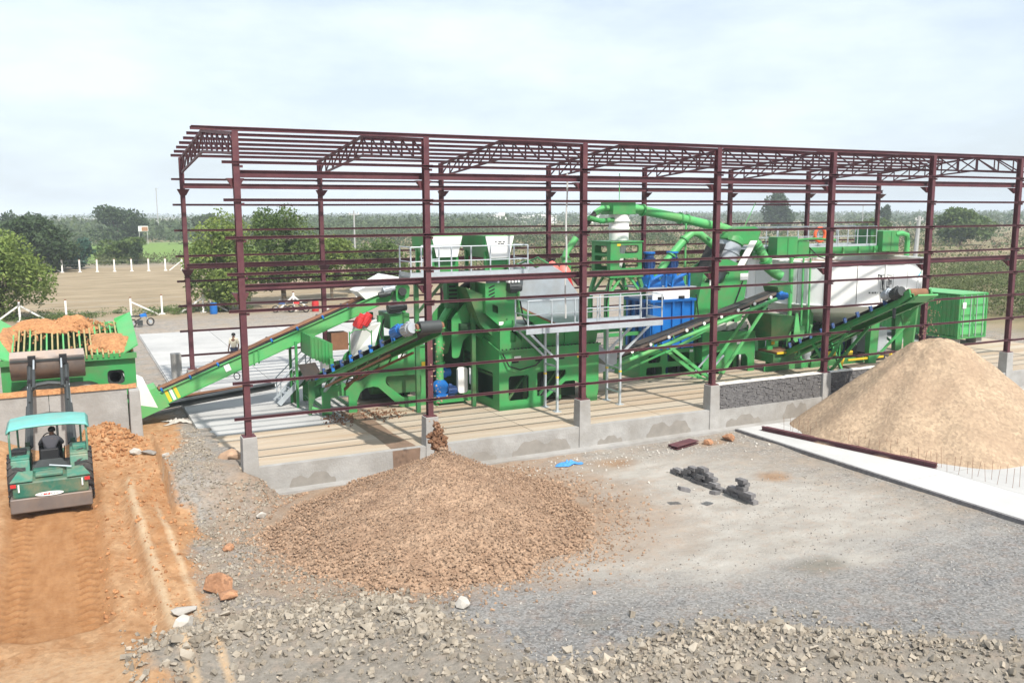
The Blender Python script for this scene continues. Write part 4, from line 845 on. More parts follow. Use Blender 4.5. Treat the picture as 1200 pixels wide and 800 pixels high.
# red covers on the screen's motors
for k, (xx, zz) in enumerate(((14.6,5.3),(15.2,5.15))):
    MB().lathe([(0.34,0),(0.30,.12),(0.12,.34),(0.02,.38)], (xx,7.0,zz), 12).build('red_cover', 'salmon', bm_, True)
MB().hexa([(15.2,6.9,4.3),(15.8,6.9,4.1),(15.8,7.3,4.1),(15.2,7.3,4.3)],[(14.9,6.9,5.2),(15.4,6.9,5.2),(15.4,7.3,5.2),(14.9,7.3,5.2)]).build('red_cover', 'red', bm_)
# white outlet lip on the right
MB().hexa([(14.9,3.7,1.9),(15.5,3.7,1.4),(15.5,6.0,1.4),(14.9,6.0,1.9)],[(14.9,3.7,2.4),(15.6,3.7,1.9),(15.6,6.0,1.9),(14.9,6.0,2.4)]).build('outlet_lip', 'grey_steel', bm_)

# ---------------------------------------------------------------- two header hoppers above the upper walkway
def head_hopper(x0, x1, y0, y1, z0, z1, label):
    t = thing('header_hopper', label, 'hopper', ((x0+x1)/2,(y0+y1)/2,5.2), 'green and white header hoppers')
    tx = .22
    MB().hexa([(x0+.03,y0+.03,z1-.42),(x1-.03,y0+.03,z1-.42),(x1-.03,y1,z1-.42),(x0+.03,y1,z1-.42)],[(x0,y0+.03,z1),(x1,y0+.03,z1),(x1,y1,z1),(x0,y1,z1)]).build('hopper_body', 'green', t)
    MB().hexa([(x0+tx,y0+.2,z0),(x1-tx,y0+.2,z0),(x1-tx,y1-.2,z0),(x0+tx,y1-.2,z0)],[(x0+.03,y0+.03,z1-.425),(x1-.03,y0+.03,z1-.425),(x1-.03,y1,z1-.425),(x0+.03,y1,z1-.425)]).build('hopper_cone', 'green', t)
    MB().plate([(x0+tx-.02,z0),(x1-tx,z0),(x1,z1),(x0,z1)], [], 'y', y0-.03, y0+.02).build('front_panel', 'white', t)
    MB().box(x0,x1,y0,y0+.05,z1,z1+.03).build('rim', 'green_pale', t); MB().box(x0-.02,x0+.03,y0,y1,z1,z1+.03).build('rim', 'green_pale', t)
    for xx in (x0+.15, x1-.15):
        for yy in (y0+.3, y1-.3): MB().bar((xx,yy,5.15),(xx,yy,z0+.25),.14).build('leg', 'green', t)
    MB().box(x0+.25,x1-.2,y0+.25,y0+.5,5.2,z0).build('outlet_box', 'green', t)
    return t
hA = head_hopper(8.75, 10.1, 6.6, 9.0, 6.0, 6.85, 'smaller left header hopper with white front panel above the upper walkway')
hB = head_hopper(10.75, 12.05, 5.7, 8.3, 5.95, 6.85, 'right header hopper with wide white front panel and dark print above the upper walkway')
for k, (dx, w) in enumerate(((.42,.08),(.58,.14),(.78,.10))): MB().box(10.75+dx,10.75+dx+w,5.662,5.668,6.60,6.64).build('printed_mark', 'ink', hB)
for k, (dx, w) in enumerate(((.55,.1),(.68,.16))): MB().box(10.75+dx,10.75+dx+w,5.662,5.668,6.52,6.56).build('printed_mark', 'ink', hB)

# ---------------------------------------------------------------- upper walkway
uw = thing('upper_walkway', 'high galvanised walkway with handrails in front of the header hoppers', 'walkway', (9.5,4.6,0))
for k in range(6): MB().box(7.0+.83*k,7.82+.83*k,4.35,5.55,5.36,5.42).build('deck_panel', 'grey_steel', uw)
MB().box(6.95,12.0,4.30,4.35,5.22,5.44).build('edge_beam', 'galv', uw); MB().box(6.95,12.0,5.55,5.6,5.22,5.44).build('edge_beam', 'galv', uw)
rail_set(uw, [(7.0,5.58),(7.0,4.33),(12.0,4.33),(12.0,5.58)], 5.42, 1.1, step=0.85)
rail_set(uw, [(7.9,5.58),(8.65,5.58)], 5.42, 1.1, step=0.8)
for xx in (7.4, 9.8): MB().bar((xx,4.9,0.0),(xx,4.9,5.3),.16).build('support_post', 'green_dirty', uw)
MB().bar((7.4,4.9,3.9),(8.6,4.9,5.2),.1).build('brace', 'green_dirty', uw)
# ---------------------------------------------------------------- pump set with riser pipe
pp = thing('slurry_pump', 'blue slurry pump with white belt guard on the green skid beside the scrubber', 'pump', (9.0,6.0,0))
MB().lathe([(.12,-.2),(.30,-.16),(.34,0),(.30,.16),(.12,.2)], (8.75,5.9,.72), 16, (0,1,0)).build('pump_casing', 'blue', pp, True)
MB().box(8.5,9.0,5.7,6.1,.25,.45).build('pump_foot', 'blue', pp)
motor(pp, (9.0,5.8,.55), (9.4,5.8,.55), .22, 'dark_blue'); motor(pp, (8.7,6.2,1.25), (9.3,6.2,1.25), .2, 'blue')
MB().plate(rrect(9.40,9.82,.45,1.52,.12), [], 'y', 5.55, 5.72).build('belt_guard', 'white', pp, bevel=.03)
MB().box(8.45,9.9,5.6,7.0,.1,.22).build('skid', 'green', pp)
for xx in (8.5, 9.75): MB().bar((xx,5.65,.0),(xx,6.95,.0+.1),.1).build('skid_beam', 'green', pp)
MB().path([(8.75,5.95,.95),(8.75,5.95,2.9),(8.80,5.95,3.3),(9.0,5.95,3.65),(9.45,5.95,4.25)],.16,12).build('riser_pipe', 'green_pale', pp, True)
for z in (1.7,3.0): MB().tube((8.75,5.95,z),(8.75,5.95,z+.07),.23,n=14).build('pipe_flange', 'green', pp)
MB().path([(9.45,5.95,4.25),(9.6,5.95,4.45)],.185,12).build('clamp', 'galv', pp); MB().path([(9.6,5.95,4.45),(9.85,5.95,4.75),(10.3,6.0,5.0)],.165,12).build('rubber_hose', 'rubber', pp, True)
# ---------------------------------------------------------------- lower platform on galvanised legs
lp = thing('access_platform', 'galvanised access platform on slim legs in front of the screen deck', 'platform', (14.1,3.0,0))
for k in range(7): MB().box(10.95+.9*k,11.84+.9*k,2.42,3.46,3.30,3.36).build('deck_panel', 'grey_steel', lp)
MB().box(10.92,17.3,2.38,2.42,3.17,3.38).build('edge_beam', 'galv', lp); MB().box(10.92,17.3,3.46,3.5,3.17,3.38).build('edge_beam', 'galv', lp)
rail_set(lp, [(11.0,3.48),(11.0,2.4),(17.25,2.4),(17.25,3.48)], 3.36, 1.1, step=1.05)
rail_set(lp, [(13.9,3.46),(16.9,3.46)], 3.36, 1.1, step=1.05)
for xx in (12.32, 15.26):
    for yy in (2.45, 3.45):
        l = MB().bar((xx,yy,.02),(xx,yy,3.2),.085).build('leg', 'galv', lp); MB().box(xx-.14,xx+.14,yy-.14,yy+.14,0,.02).build('foot_plate', 'galv', l)
        MB().box(xx-.046,xx+.046,yy-.046,yy+.046,1.35,1.42).build('yellow_band', 'yellow', l)
        MB().bar((xx,yy,2.05),(xx-1.2 if xx < 14 else xx+1.4,yy,3.18),.08).build('brace', 'galv', lp)
for z in (.5,1.5): MB().bar((12.32,2.45,z+.3),(12.32,3.45,z+.3),.06).build('leg_tie', 'galv', lp); MB().bar((15.26,2.45,z),(15.26,3.45,z),.06).build('leg_tie', 'galv', lp)

# ---------------------------------------------------------------- first cyclone tower
ct = thing('cyclone_tower', 'upright white cyclone in a green tower with square green header box', 'cyclone', (18.8,8.0,0))
MB().box(18.1,19.35,7.5,8.6,7.70,8.28).build('header_box', 'green', ct, bevel=.02)
MB().lathe([(.46,0),(.46,.5),(.52,.52),(.52,.6),(.47,.62),(.47,.86),(.53,.88),(.53,.96),(.48,.98),(.48,1.2)], (18.75,8.0,6.5), 24).build('cyclone_barrel', 'white', ct, True)
MB().lathe([(.12,0),(.42,1.35),(.42,1.45)], (18.75,8.0,5.05), 20).build('cyclone_cone', 'white', ct, True)
fr = rounded([(17.85,5.05),(19.6,5.05),(19.6,6.42),(17.85,6.42)],.04)
for y in (7.3, 8.9): MB().plate(fr, [rrect(18.35,19.4,5.9,6.28,.1), rrect(18.35,19.4,5.22,5.68,.1)], 'y', y, y+.06).build('tower_plate', 'green', ct)
for xx in (17.85, 19.54): MB().plate([(7.36,5.05),(8.9,5.05),(8.9,6.42),(7.36,6.42)], [rrect(7.6,8.7,5.9,6.25,.08), rrect(7.6,8.7,5.55,5.78,.06), rrect(7.6,8.7,5.12,5.42,.06)], 'x', xx, xx+.06).build('tower_plate', 'green', ct)
MB().box(17.8,19.65,7.25,9.0,6.42,6.47).build('top_plate', 'green', ct); MB().box(17.8,19.65,7.25,9.0,4.78,5.05).build('base_box', 'green', ct)
for sx, xx in ((-1,18.0),(1,19.5)):
    for yy in (7.4, 8.85):
        MB().bar((xx,yy,4.78),(xx+sx*.28,yy,4.05),.16).build('leg', 'green', ct); MB().bar((xx-sx*.5,yy,4.78),(xx+sx*.1,yy,4.05),.1).build('leg_brace', 'green_pale', ct)
        MB().bar((xx+sx*.28,yy,0),(xx+sx*.28,yy,4.05),.18).build('column', 'green', ct)
for z in (4.0, 2.1): 
    for yy in (7.4, 8.85): MB().bar((17.72,yy,z),(19.78,yy,z),.16).build('frame_tie', 'green', ct)
MB().tube((18.75,8,8.28),(18.75,8,9.6),.02,n=6).build('vent_rod', 'green_pale', ct)
MB().path([(18.1,7.9,7.98),(17.75,7.9,7.98),(17.35,7.9,7.75)],.14,10).build('inlet_pipe', 'green_pale', ct, True)
MB().path([(18.3,7.8,7.45),(17.6,7.75,7.4),(16.9,7.7,7.55)],.12,10).build('inlet_pipe', 'green', ct, True)
MB().path([(17.4,7.9,7.8),(16.6,7.9,6.95),(16.35,7.9,6.65)],.13,10).build('rubber_hose', 'rubber', ct, True)
MB().path([(16.35,7.9,6.65),(15.85,7.9,6.0),(15.78,7.9,5.8),(15.78,7.9,2.0)],.15,12).build('riser_pipe', 'green_pale', ct, True)
MB().path([(16.1,8.1,5.6),(16.1,8.1,2.0)],.1,10).build('riser_pipe', 'green', ct, True)
for z in (5.75,4.6,3.4): MB().tube((15.78,7.9,z),(15.78,7.9,z+.07),.22,n=12).build('pipe_flange', 'green', ct)
# ---------------------------------------------------------------- overflow pipe from tower to second cyclone
op = thing('overflow_pipe', 'thick pale green overflow pipe running from the cyclone tower to the tilted cyclone', 'pipe', (22,7.9,7.3))
MB().path([(19.35,8.0,7.98),(19.7,8.0,7.95),(22.5,7.9,7.45),(24.9,7.8,6.98),(25.3,7.8,6.85)],.22,14).build('pipe', 'green_pale', op, True)
for xx,zz in ((20.0,7.9),(22.2,7.505),(22.6,7.43),(24.6,7.04)): MB().tube((xx,7.95,zz),(xx+.08,7.95,zz-.014),.29,n=16).build('pipe_flange', 'green', op)
MB().tube((22.35,7.6,7.25),(22.35,7.6,1.2),.05,n=8).build('prop', 'green_pale', op)
MB().path([(20.7,7.5,4.9),(21.2,7.5,5.5),(22.2,7.4,6.55),(22.6,7.4,6.8),(23.0,7.4,6.75),(24.0,7.4,6.1)],.19,12).build('feed_pipe', 'green_pale', op, True)
for p in ((21.4,7.47,5.71),(22.1,7.42,6.45),(23.4,7.4,6.5)): MB().tube(Vector(p),Vector(p)+Vector((.05,0,.06)),.25,n=14).build('pipe_flange', 'green', op)
MB().path([(20.7,7.5,4.9),(20.5,7.5,4.5),(20.4,7.5,4.2)],.19,12).build('elbow', 'green_pale', op, True)

# ---------------------------------------------------------------- blue attrition cell bank
bt = thing('blue_cell_tank', 'bright blue ribbed cell tank with white sign band and twin blue motors on top', 'tank', (20.9,7.0,0))
MB().box(19.62,22.1,6.55,8.6,1.35,3.62).build('tank_shell', 'blue', bt)
MB().box(19.55,22.2,6.46,8.7,3.6,3.72).build('tank_rim', 'blue', bt)
for xx in (19.72,20.28,20.86,21.42,22.0): MB().box(xx-.06,xx+.06,6.44,6.55,1.35,3.6).build('rib', 'blue', bt)
for yy in (7.0,7.6,8.2): MB().box(19.5,19.62,yy-.06,yy+.06,1.35,3.6).build('rib', 'dark_blue', bt)
MB().box(19.75,21.9,6.6,6.66,3.73,4.22).build('sign_band', 'white', bt)
for xx in (20.2,21.4): MB().tube((xx,6.58,3.73),(xx,6.595,3.86),.16,n=12).build('lug', 'black', bt)
MB().box(19.5,22.3,6.6,8.6,4.22,4.28).build('top_deck', 'grey_steel', bt)
for k, xx in enumerate((20.15, 21.5)):
    MB().hexa([(xx-.45,7.0,4.28),(xx+.45,7.0,4.28),(xx+.45,8.0,4.28),(xx-.45,8.0,4.28)],[(xx-.3,7.1,4.75),(xx+.3,7.1,4.75),(xx+.3,7.9,4.75),(xx-.3,7.9,4.75)]).build('gear_housing', 'blue', bt)
    MB().tube((xx,7.5,4.75),(xx,7.5,5.15),.24,n=14).build('coupling', 'blue', bt, True)
    mo = motor(bt, (xx,7.5,5.15), (xx,7.5,5.85), .27, 'dark_blue'); MB().tube((xx,7.5,5.85),(xx,7.5,5.93),.29,n=14).build('fan_cowl', 'blue', mo)
    MB().path([(xx-.6,6.9,4.35),(xx-.1,6.9,4.7),(xx+.5,6.9,4.95)],.09,8).build('pipe', 'blue', bt, True)
    MB().bar((xx+.45,6.75,4.28),(xx+.45,6.75,5.0),.09).build('post', 'blue', bt); MB().bar((xx-.55,6.75,4.28),(xx-.45,6.75,4.9),.09).build('post', 'blue', bt)
bf = rounded([(19.03,0.0),(22.2,0.0),(22.2,1.33),(19.03,1.33)],.03)
for y in (6.5, 8.6): MB().plate(bf, [rrect(19.5,20.2,.75,1.12,.1), rrect(20.6,21.9,.75,1.15,.1), rrect(19.4,20.3,.18,.55,.08), rrect(20.5,22.0,.18,.5,.08)], 'y', y, y+.06).build('base_plate', 'green', bt)
for xx in (19.06, 20.4, 22.14): MB().box(xx,xx+.05,6.56,8.6,0.02,1.3).build('base_rib', 'green', bt)
MB().box(19.2,22.0,7.4,8.5,.05,1.3).build('shade_infill', 'shade_green', bt)  # dark filler added behind the base openings as interior shade
for k in range(4): MB().path([(19.5+.7*k,7.0,.1),(19.5+.7*k,7.0,.8),(19.8+.7*k,7.2,1.1)],.09,8).build('drain_pipe', 'dark_steel' if k % 2 else 'dark_blue', bt, True)
# ---------------------------------------------------------------- tilted cyclone on a green stand
tc_ = thing('tilted_cyclone', 'tilted grey and white cyclone on a tall green tapering stand', 'cyclone', (24.5,7.5,0))
for y in (6.9, 8.2):
    MB().plate([(22.3,2.0),(25.3,2.0),(25.75,5.0),(25.2,5.25),(24.2,5.55),(22.95,4.95)], [rounded([(22.95,4.4),(24.1,4.3),(24.6,4.85),(23.4,5.0)],.15)], 'y', y, y+.06).build('stand_plate', 'green', tc_)
MB().hexa([(22.3,6.96,2.0),(22.36,6.96,2.0),(22.36,8.2,2.0),(22.3,8.2,2.0)],[(22.95,6.96,4.95),(23.01,6.96,4.95),(23.01,8.2,4.95),(22.95,8.2,4.95)]).build('stand_back', 'green', tc_)
for xx in (22.5, 25.0):
    for yy in (6.95, 8.2): MB().bar((xx,yy,0),(xx,yy,2.0),.2).build('leg', 'green', tc_)
for (xx,zz,w) in ((23.3,4.25,.5),(25.2,4.45,.5)): MB().box(xx,xx+w,6.87,6.895,zz,zz+.32).build('sign_plate', 'white', tc_)
ad = Vector((.42,0,1)).normalized(); c0 = Vector((24.2,7.5,4.3))
MB().lathe([(.14,0),(.5,1.0),(.56,1.05),(.56,1.2),(.6,1.22),(.6,1.6),(.64,1.62),(.64,1.7),(.6,1.72),(.6,2.1)], c0, 24, ad).build('cyclone_barrel', 'grey_steel', tc_, True)
MB().lathe([(.6,0),(.66,.06),(.62,.3),(.5,.42)], c0+ad*2.1, 20, ad).build('head_cover', 'green', tc_, True)
MB().plate(rounded([(24.4,6.5),(25.2,6.25),(26.3,6.15),(26.55,6.9),(26.1,7.08),(24.9,7.02)],.12), [], 'y', 7.0, 8.0).build('overflow_box', 'green', tc_)
MB().hexa([(24.95,6.8,5.15),(25.35,6.8,5.15),(25.35,6.86,5.15),(24.95,6.86,5.15)],[(25.75,6.8,6.38),(26.15,6.8,6.38),(26.15,6.86,6.38),(25.75,6.86,6.38)]).build('support_arm', 'white', tc_)
MB().hexa([(23.5,6.9,5.0),(23.62,6.9,5.0),(23.62,8.2,5.0),(23.5,8.2,5.0)],[(24.15,6.9,6.25),(24.27,6.9,6.25),(24.27,8.2,6.25),(24.15,8.2,6.25)]).build('support_arm', 'rubber', tc_)
MB().tube((25.9,7.5,7.05),(26.6,7.5,8.3),.02,n=6).build('vent_rod', 'green_pale', tc_)
MB().path([(26.2,7.3,6.5),(26.5,7.2,6.1),(26.75,7.1,5.7),(26.95,7.05,5.35)],.24,14).build('outlet_pipe', 'green_pale', tc_, True)
MB().path([(26.95,7.05,5.35),(27.1,7.0,5.0),(27.4,6.9,4.75),(27.75,6.75,4.55)],.26,14).build('outlet_elbow', 'green_pale', tc_, True)
for k in range(4): MB().tube((26.42+.09*k,7.22-.02*k,6.22-.16*k),(26.46+.09*k,7.21-.02*k,6.15-.16*k),.3,n=14).build('pipe_flange', 'green', tc_)
MB().tube((26.93,7.05,5.38),(27.0,7.04,5.26),.33,n=16).build('pipe_flange', 'green', tc_)
# ---------------------------------------------------------------- low sump unit under the second conveyor
lu = thing('sump_box', 'broad green sump box on arched plate feet below the second conveyor', 'sump', (24,7,0))
out = [(22.3,0.0),(22.6,0.0),(23.1,0.35),(23.4,0.0),(23.6,0.0),(24.2,.75),(24.45,.88),(24.95,.88),(25.1,.7),(25.15,0.0),(25.55,0.0),(25.55,2.0),(22.3,2.1)]
for y in (6.05, 8.9): MB().plate(out, [rounded([(22.7,1.1),(23.6,1.1),(23.4,.6),(22.8,.55)],.1)], 'y', y, y+.06).build('side_plate', 'green', lu)
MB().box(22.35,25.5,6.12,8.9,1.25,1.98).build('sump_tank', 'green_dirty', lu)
MB().box(22.6,25.3,6.9,8.7,.06,1.24).build('shade_infill', 'shade_green', lu)  # added dark block, stands in for shade between the arched feet
for (xx,zz) in ((22.32,0.6),(25.45,.9)): MB().box(xx,xx+.06,6.11,8.9,zz,zz+.7).build('end_tie', 'green', lu)
for k in range(3): MB().hexa([(23.4+.65*k,6.3,2.05),(23.9+.65*k,6.3,2.15),(23.9+.65*k,7.2,2.15),(23.4+.65*k,7.2,2.05)],[(23.5+.65*k,6.35,2.25),(24.0+.65*k,6.35,2.42),(24.0+.65*k,7.1,2.42),(23.5+.65*k,7.1,2.25)]).build('liner_block', 'stone_white', lu)
# ---------------------------------------------------------------- transfer frame with catch funnel at the second conveyor head
tf = thing('transfer_station', 'green transfer frame with dark funnel under the second conveyor head', 'machine frame', (27,6.4,0))
for xx in (25.95, 28.0):
    for yy in (5.6, 7.4): MB().box(xx,xx+.34,yy,yy+.1,0,2.1).build('post_plate', 'green', tf)
MB().plate(rounded([(25.7,0),(29.4,0),(29.4,.35),(27.9,.5),(27.3,.42),(26.6,.5),(25.7,.35)],.08), [], 'y', 5.5, 5.56).build('skid_plate', 'green', tf)
MB().hexa([(26.0,5.4,1.5),(26.9,5.4,1.5),(26.9,6.4,1.5),(26.0,6.4,1.5)],[(25.5,4.9,2.9),(27.3,4.9,2.7),(27.3,6.9,2.7),(25.5,6.9,2.9)]).build('catch_funnel', 'green_dirty', tf)
MB().plate([(26.9,1.6),(27.2,1.3),(27.4,1.5),(27.15,2.9),(27.0,2.9)], [], 'y', 4.85, 4.9).build('funnel_edge', 'green_pale', tf)
MB().box(25.9,27.2,4.9,6.2,0.95,1.05).build('wear_deck', 'brown_rust', tf); MB().box(25.9,27.2,4.85,4.9,0.94,1.04).build('deck_edge', 'yellow', tf)
MB().box(25.8,27.3,5.0,6.3,.5,.93).build('pump_box', 'green_dirty', tf)
motor(tf, (27.0,5.2,1.3), (27.6,5.2,1.35), .16, 'dark_steel')
MB().lathe([(.05,0),(.2,.05),(.22,.2),(.22,1.1),(.18,1.2),(.05,1.25)], (27.95,5.0,.5), 16).build('air_cylinder', 'galv', tf, True)
# ---------------------------------------------------------------- second conveyor, along the plant
c2 = thing('transfer_conveyor', 'inclined conveyor on pale green tubular frame crossing in front of the blue tank', 'conveyor', (16,5,0))
A3 = Axis((15.7,5.0,1.35), (25.9,5.1,3.95))
belt(A3, c2, .62, .13, 0, A3.L)
for sgn in (1,-1):
    MB().tube(A3.p(.2,sgn*.40,-.34),A3.p(A3.L-.3,sgn*.40,-.20),.085,n=10).build('frame_tube', 'green_pale', c2, True)
    MB().bar(A3.p(0,sgn*.36,.02),A3.p(A3.L,sgn*.36,.06),.04,.12,up=A3.n).build('belt_rail', 'worn_steel', c2)
    MB().bar(A3.p(.8,sgn*.40,-.72),A3.p(5.4,sgn*.40,-.52),.07,.07).build('lower_tube', 'green', c2)
    for k in range(9): MB().bar(A3.p(.5+1.15*k,sgn*.40,-.32),A3.p(.5+1.15*k,sgn*.38,.0),.05,.05,up=A3.d).build('upright', 'green', c2)
for k in range(10):
    t = .6+1.02*k; o = MB().tube(A3.p(t,-.42,.06),A3.p(t,.42,.06),.05,n=8).build('idler', 'dark_steel', c2); MB().tube(A3.p(t,.42,.0),A3.p(t,.47,.0),.075,n=10).build('roller_cap', 'white', o)
for sgn in (-1,1):
    f = (21.8,5.05-sgn*.45,.05); MB().tube(A3.p(6.2,sgn*.4,-.3),(18.95+.0,5.05-sgn*.4,1.6) if False else (19.1,5.0-sgn*.4,1.55),.06,n=8).build('strut', 'green', c2)
    MB().bar(A3.p(3.6,sgn*.42,-.42),f,.11,.14).build('leg', 'green_pale', c2)
    MB().bar((22.35,5.05-sgn*.45,.35),A3.p(9.5,sgn*.42,-.28),.09,.12).build('leg', 'green_pale', c2)
    MB().bar((21.5,5.05-sgn*.45,.4),(22.4,5.05-sgn*.45,1.2),.06,.06).build('leg_brace', 'galv', c2)
    MB().bar((20.9,5.05-sgn*.45,.3),f,.1,.1).build('foot', 'green_pale', c2)
MB().box(15.1,16.2,4.5,5.5,1.0,1.12).build('tail_tray', 'grey_steel', c2)
MB().hexa([(15.3,4.45,1.0),(16.4,4.45,1.3),(16.4,4.5,1.3),(15.3,4.5,1.0)],[(15.3,4.4,1.6),(16.4,4.4,1.85),(16.4,4.45,1.85),(15.3,4.45,1.6)]).build('skirt_plate', 'grey_steel', c2)
MB().hexa([A3.p(A3.L-.25,-.5,.1),A3.p(A3.L+.55,-.5,-.2),A3.p(A3.L+.55,.5,-.2),A3.p(A3.L-.25,.5,.1)],[A3.p(A3.L-.3,-.5,.4),A3.p(A3.L+.4,-.5,.45),A3.p(A3.L+.4,.5,.45),A3.p(A3.L-.3,.5,.4)]).build('head_hood', 'green_dirty', c2)
g = A3.p(A3.L-.35,.5,-.05); motor(c2, g, g+Vector((.5,-.05,0)), .17, 'blue')
# ---------------------------------------------------------------- sand conveyor out over the sand heap
c3 = thing('sand_conveyor', 'dark green conveyor with blue idlers rising past the white tank to the sand heap', 'conveyor', (26.3,4,0))
A4 = Axis((26.9,4.9,1.15), (24.85,-3.75,4.62))
belt(A4, c3, .62, .12, 0, A4.L)
for sgn in (1,-1):
    MB().cbar(A4.p(-.1,sgn*.42,-.22),A4.p(A4.L+.3,sgn*.42,-.20),.12,.26,.02,up=A4.n).build('side_channel', 'green', c3)
    MB().bar(A4.p(.8,sgn*.42,-.62),A4.p(5.2,sgn*.42,-.4),.08,.08).build('lower_channel', 'green', c3)
    MB().bar(A4.p(5.6,sgn*.45,-.35),(A4.p(5).x-sgn*.3,2.2,0.02),.1,.12).build('leg', 'green', c3)
    MB().bar(A4.p(2.6,sgn*.45,-.35),(A4.p(2.6).x-sgn*.3,1.1,0.02),.1,.12).build('leg', 'green', c3)
    MB().box(*(lambda q: (q.x-.14,q.x+.14,q.y-.1,q.y+.1,q.z-.09,q.z+.09))(A4.p(3.9,sgn*.42,-1.1))).build('warning_band', 'yellow', c3)
for k in range(10):
    t = .5+.95*k; o = MB().tube(A4.p(t,-.40,.07),A4.p(t,.40,.07),.05,n=8).build('idler', 'dark_steel', c3)
    for sgn in (-1,1): MB().bar(A4.p(t,sgn*.38,-.1),A4.p(t,sgn*.42,.18),.13,.09,up=A4.d).build('idler_bracket', 'dark_blue', o)
g = A4.p(A4.L-1.25,.5,.28); motor(c3, g, g+A4.d*.5, .2, 'grey_steel'); g = A4.p(A4.L-.65,.55,.15); motor(c3, g, g+A4.d*.55, .22, 'dark_steel', 'gearbox')
MB().tube(A4.p(A4.L,-.38,0),A4.p(A4.L,.38,0),.2,n=16).build('head_drum', 'brown_rust', c3, True)
for sgn in (-1,1): MB().hexa([A4.p(A4.L-.5,sgn*.47-.03,-.3),A4.p(A4.L+.25,sgn*.47-.03,-.2),A4.p(A4.L+.25,sgn*.47+.03,-.2),A4.p(A4.L-.5,sgn*.47+.03,-.3)],[A4.p(A4.L-.5,sgn*.47-.03,.05),A4.p(A4.L+.25,sgn*.47-.03,.12),A4.p(A4.L+.25,sgn*.47+.03,.12),A4.p(A4.L-.5,sgn*.47+.03,.05)]).build('head_cheek', 'green', c3)
MB().hexa([A4.p(A4.L-.1,-.44,-.34),A4.p(A4.L+.62,-.44,-.26),A4.p(A4.L+.62,.44,-.26),A4.p(A4.L-.1,.44,-.34)],[A4.p(A4.L-.1,-.44,-.30),A4.p(A4.L+.62,-.44,-.20),A4.p(A4.L+.62,.44,-.20),A4.p(A4.L-.1,.44,-.30)]).build('drip_plate', 'green_pale', c3)
MB().box(*(lambda q: (q.x-.04,q.x+.04,q.y-.05,q.y+.05,q.z-.4,q.z))(A4.p(A4.L-.8,.5,-.35))).build('scraper_arm', 'dark_steel', c3)
q = A4.p(A4.L+.3,0,0); n = 90
P = np.stack([q.x+rng.normal(.1,.14,n), q.y-.1-.55*rng.random(n), 4.4-1.55*rng.random(n)],1); V, F = rocks(P, .014+.025*rng.random(n))
fs = np_mesh('falling_sand', V, F, 'stone_brown'); tag(stuff(fs), 'wet sand grains falling from the conveyor head onto the tall sand heap', 'sand')

# ---------------------------------------------------------------- white thickener tank
tk = thing('thickener_tank', 'huge white steel thickener tank with green bridge and handrails on top', 'tank', (32.2,9.2,0))
TC = (33.2, 8.6); TR = 4.65; NS = 20; zb0, zt0 = 3.02, 5.25
for k in range(NS):
    a0 = 2*math.pi*k/NS+.08; a1 = 2*math.pi*(k+1)/NS+.08; e = .004
    def pc(a, r, z): return (TC[0]+r*math.cos(a), TC[1]+r*math.sin(a), z)
    MB().hexa([pc(a0+e,TR-.06,zb0),pc(a0+e,TR,zb0),pc(a1-e,TR,zb0),pc(a1-e,TR-.06,zb0)],[pc(a0+e,TR-.06,zt0),pc(a0+e,TR,zt0),pc(a1-e,TR,zt0),pc(a1-e,TR-.06,zt0)]).build('wall_panel', 'tank_white', tk)
    MB().hexa([pc(a0,TR-.5,zb0-.35),pc(a0,TR-.42,zb0-.35),pc(a1,TR-.42,zb0-.35),pc(a1,TR-.5,zb0-.35)],[pc(a0,TR-.1,zb0),pc(a0,TR-.01,zb0),pc(a1,TR-.01,zb0),pc(a1,TR-.1,zb0)]).build('floor_skirt', 'tank_white', tk)
    if k % 2 == 0: MB().bar(pc(a0,TR+.03,zb0-.02),pc(a0,TR+.03,zt0),.08,.05,up=(math.cos(a0),math.sin(a0),0)).build('wall_seam', 'tank_white', tk)
MB().path([pc(2*math.pi*k/40,TR+.02,zt0) for k in range(40)],.07,6,True).build('top_ring', 'white', tk)
MB().path([pc(2*math.pi*k/40,TR+.03,zb0+.05) for k in range(40)],.05,6,True).build('bottom_ring', 'tank_white', tk)
MB().lathe([(.6,0),(TR-.45,1.2),(TR-.5,1.25)], (TC[0],TC[1],zb0-1.55), 30).build('floor_cone', 'tank_white', tk)
MB().lathe([(TR-.1,0),(TR-.1,.02)], (TC[0],TC[1],zt0-.35), 30).build('slurry_surface', 'stone_brown', tk)
for k in range(8):
    a = 2*math.pi*(k+.5)/8+.1; m = MB(); m.hexa([pc(a-.05,TR-.7,0),pc(a-.05,TR-.35,0),pc(a+.05,TR-.35,0),pc(a+.05,TR-.7,0)],[pc(a-.05,TR-.85,zb0-.1),pc(a-.05,TR-.15,zb0-.1),pc(a+.05,TR-.15,zb0-.1),pc(a+.05,TR-.85,zb0-.1)]); m.build('leg', 'green', tk)
    a2 = a+2*math.pi/8; MB().bar(pc(a+.06,TR-.5,.3),pc(a2-.06,TR-.5,2.0),.1,.1).build('leg_brace', 'green', tk)
# vertical green ladders and pipes on the wall
for xx, r in ((28.75,.11),(28.98,.05),(29.14,.05)):
    yy = TC[1]-math.sqrt(max(TR**2-(xx-TC[0])**2,0))-.14; MB().tube((xx,yy,.4),(xx,yy,zt0+.2),r,n=8).build('wall_pipe', 'green_pale', tk, True)
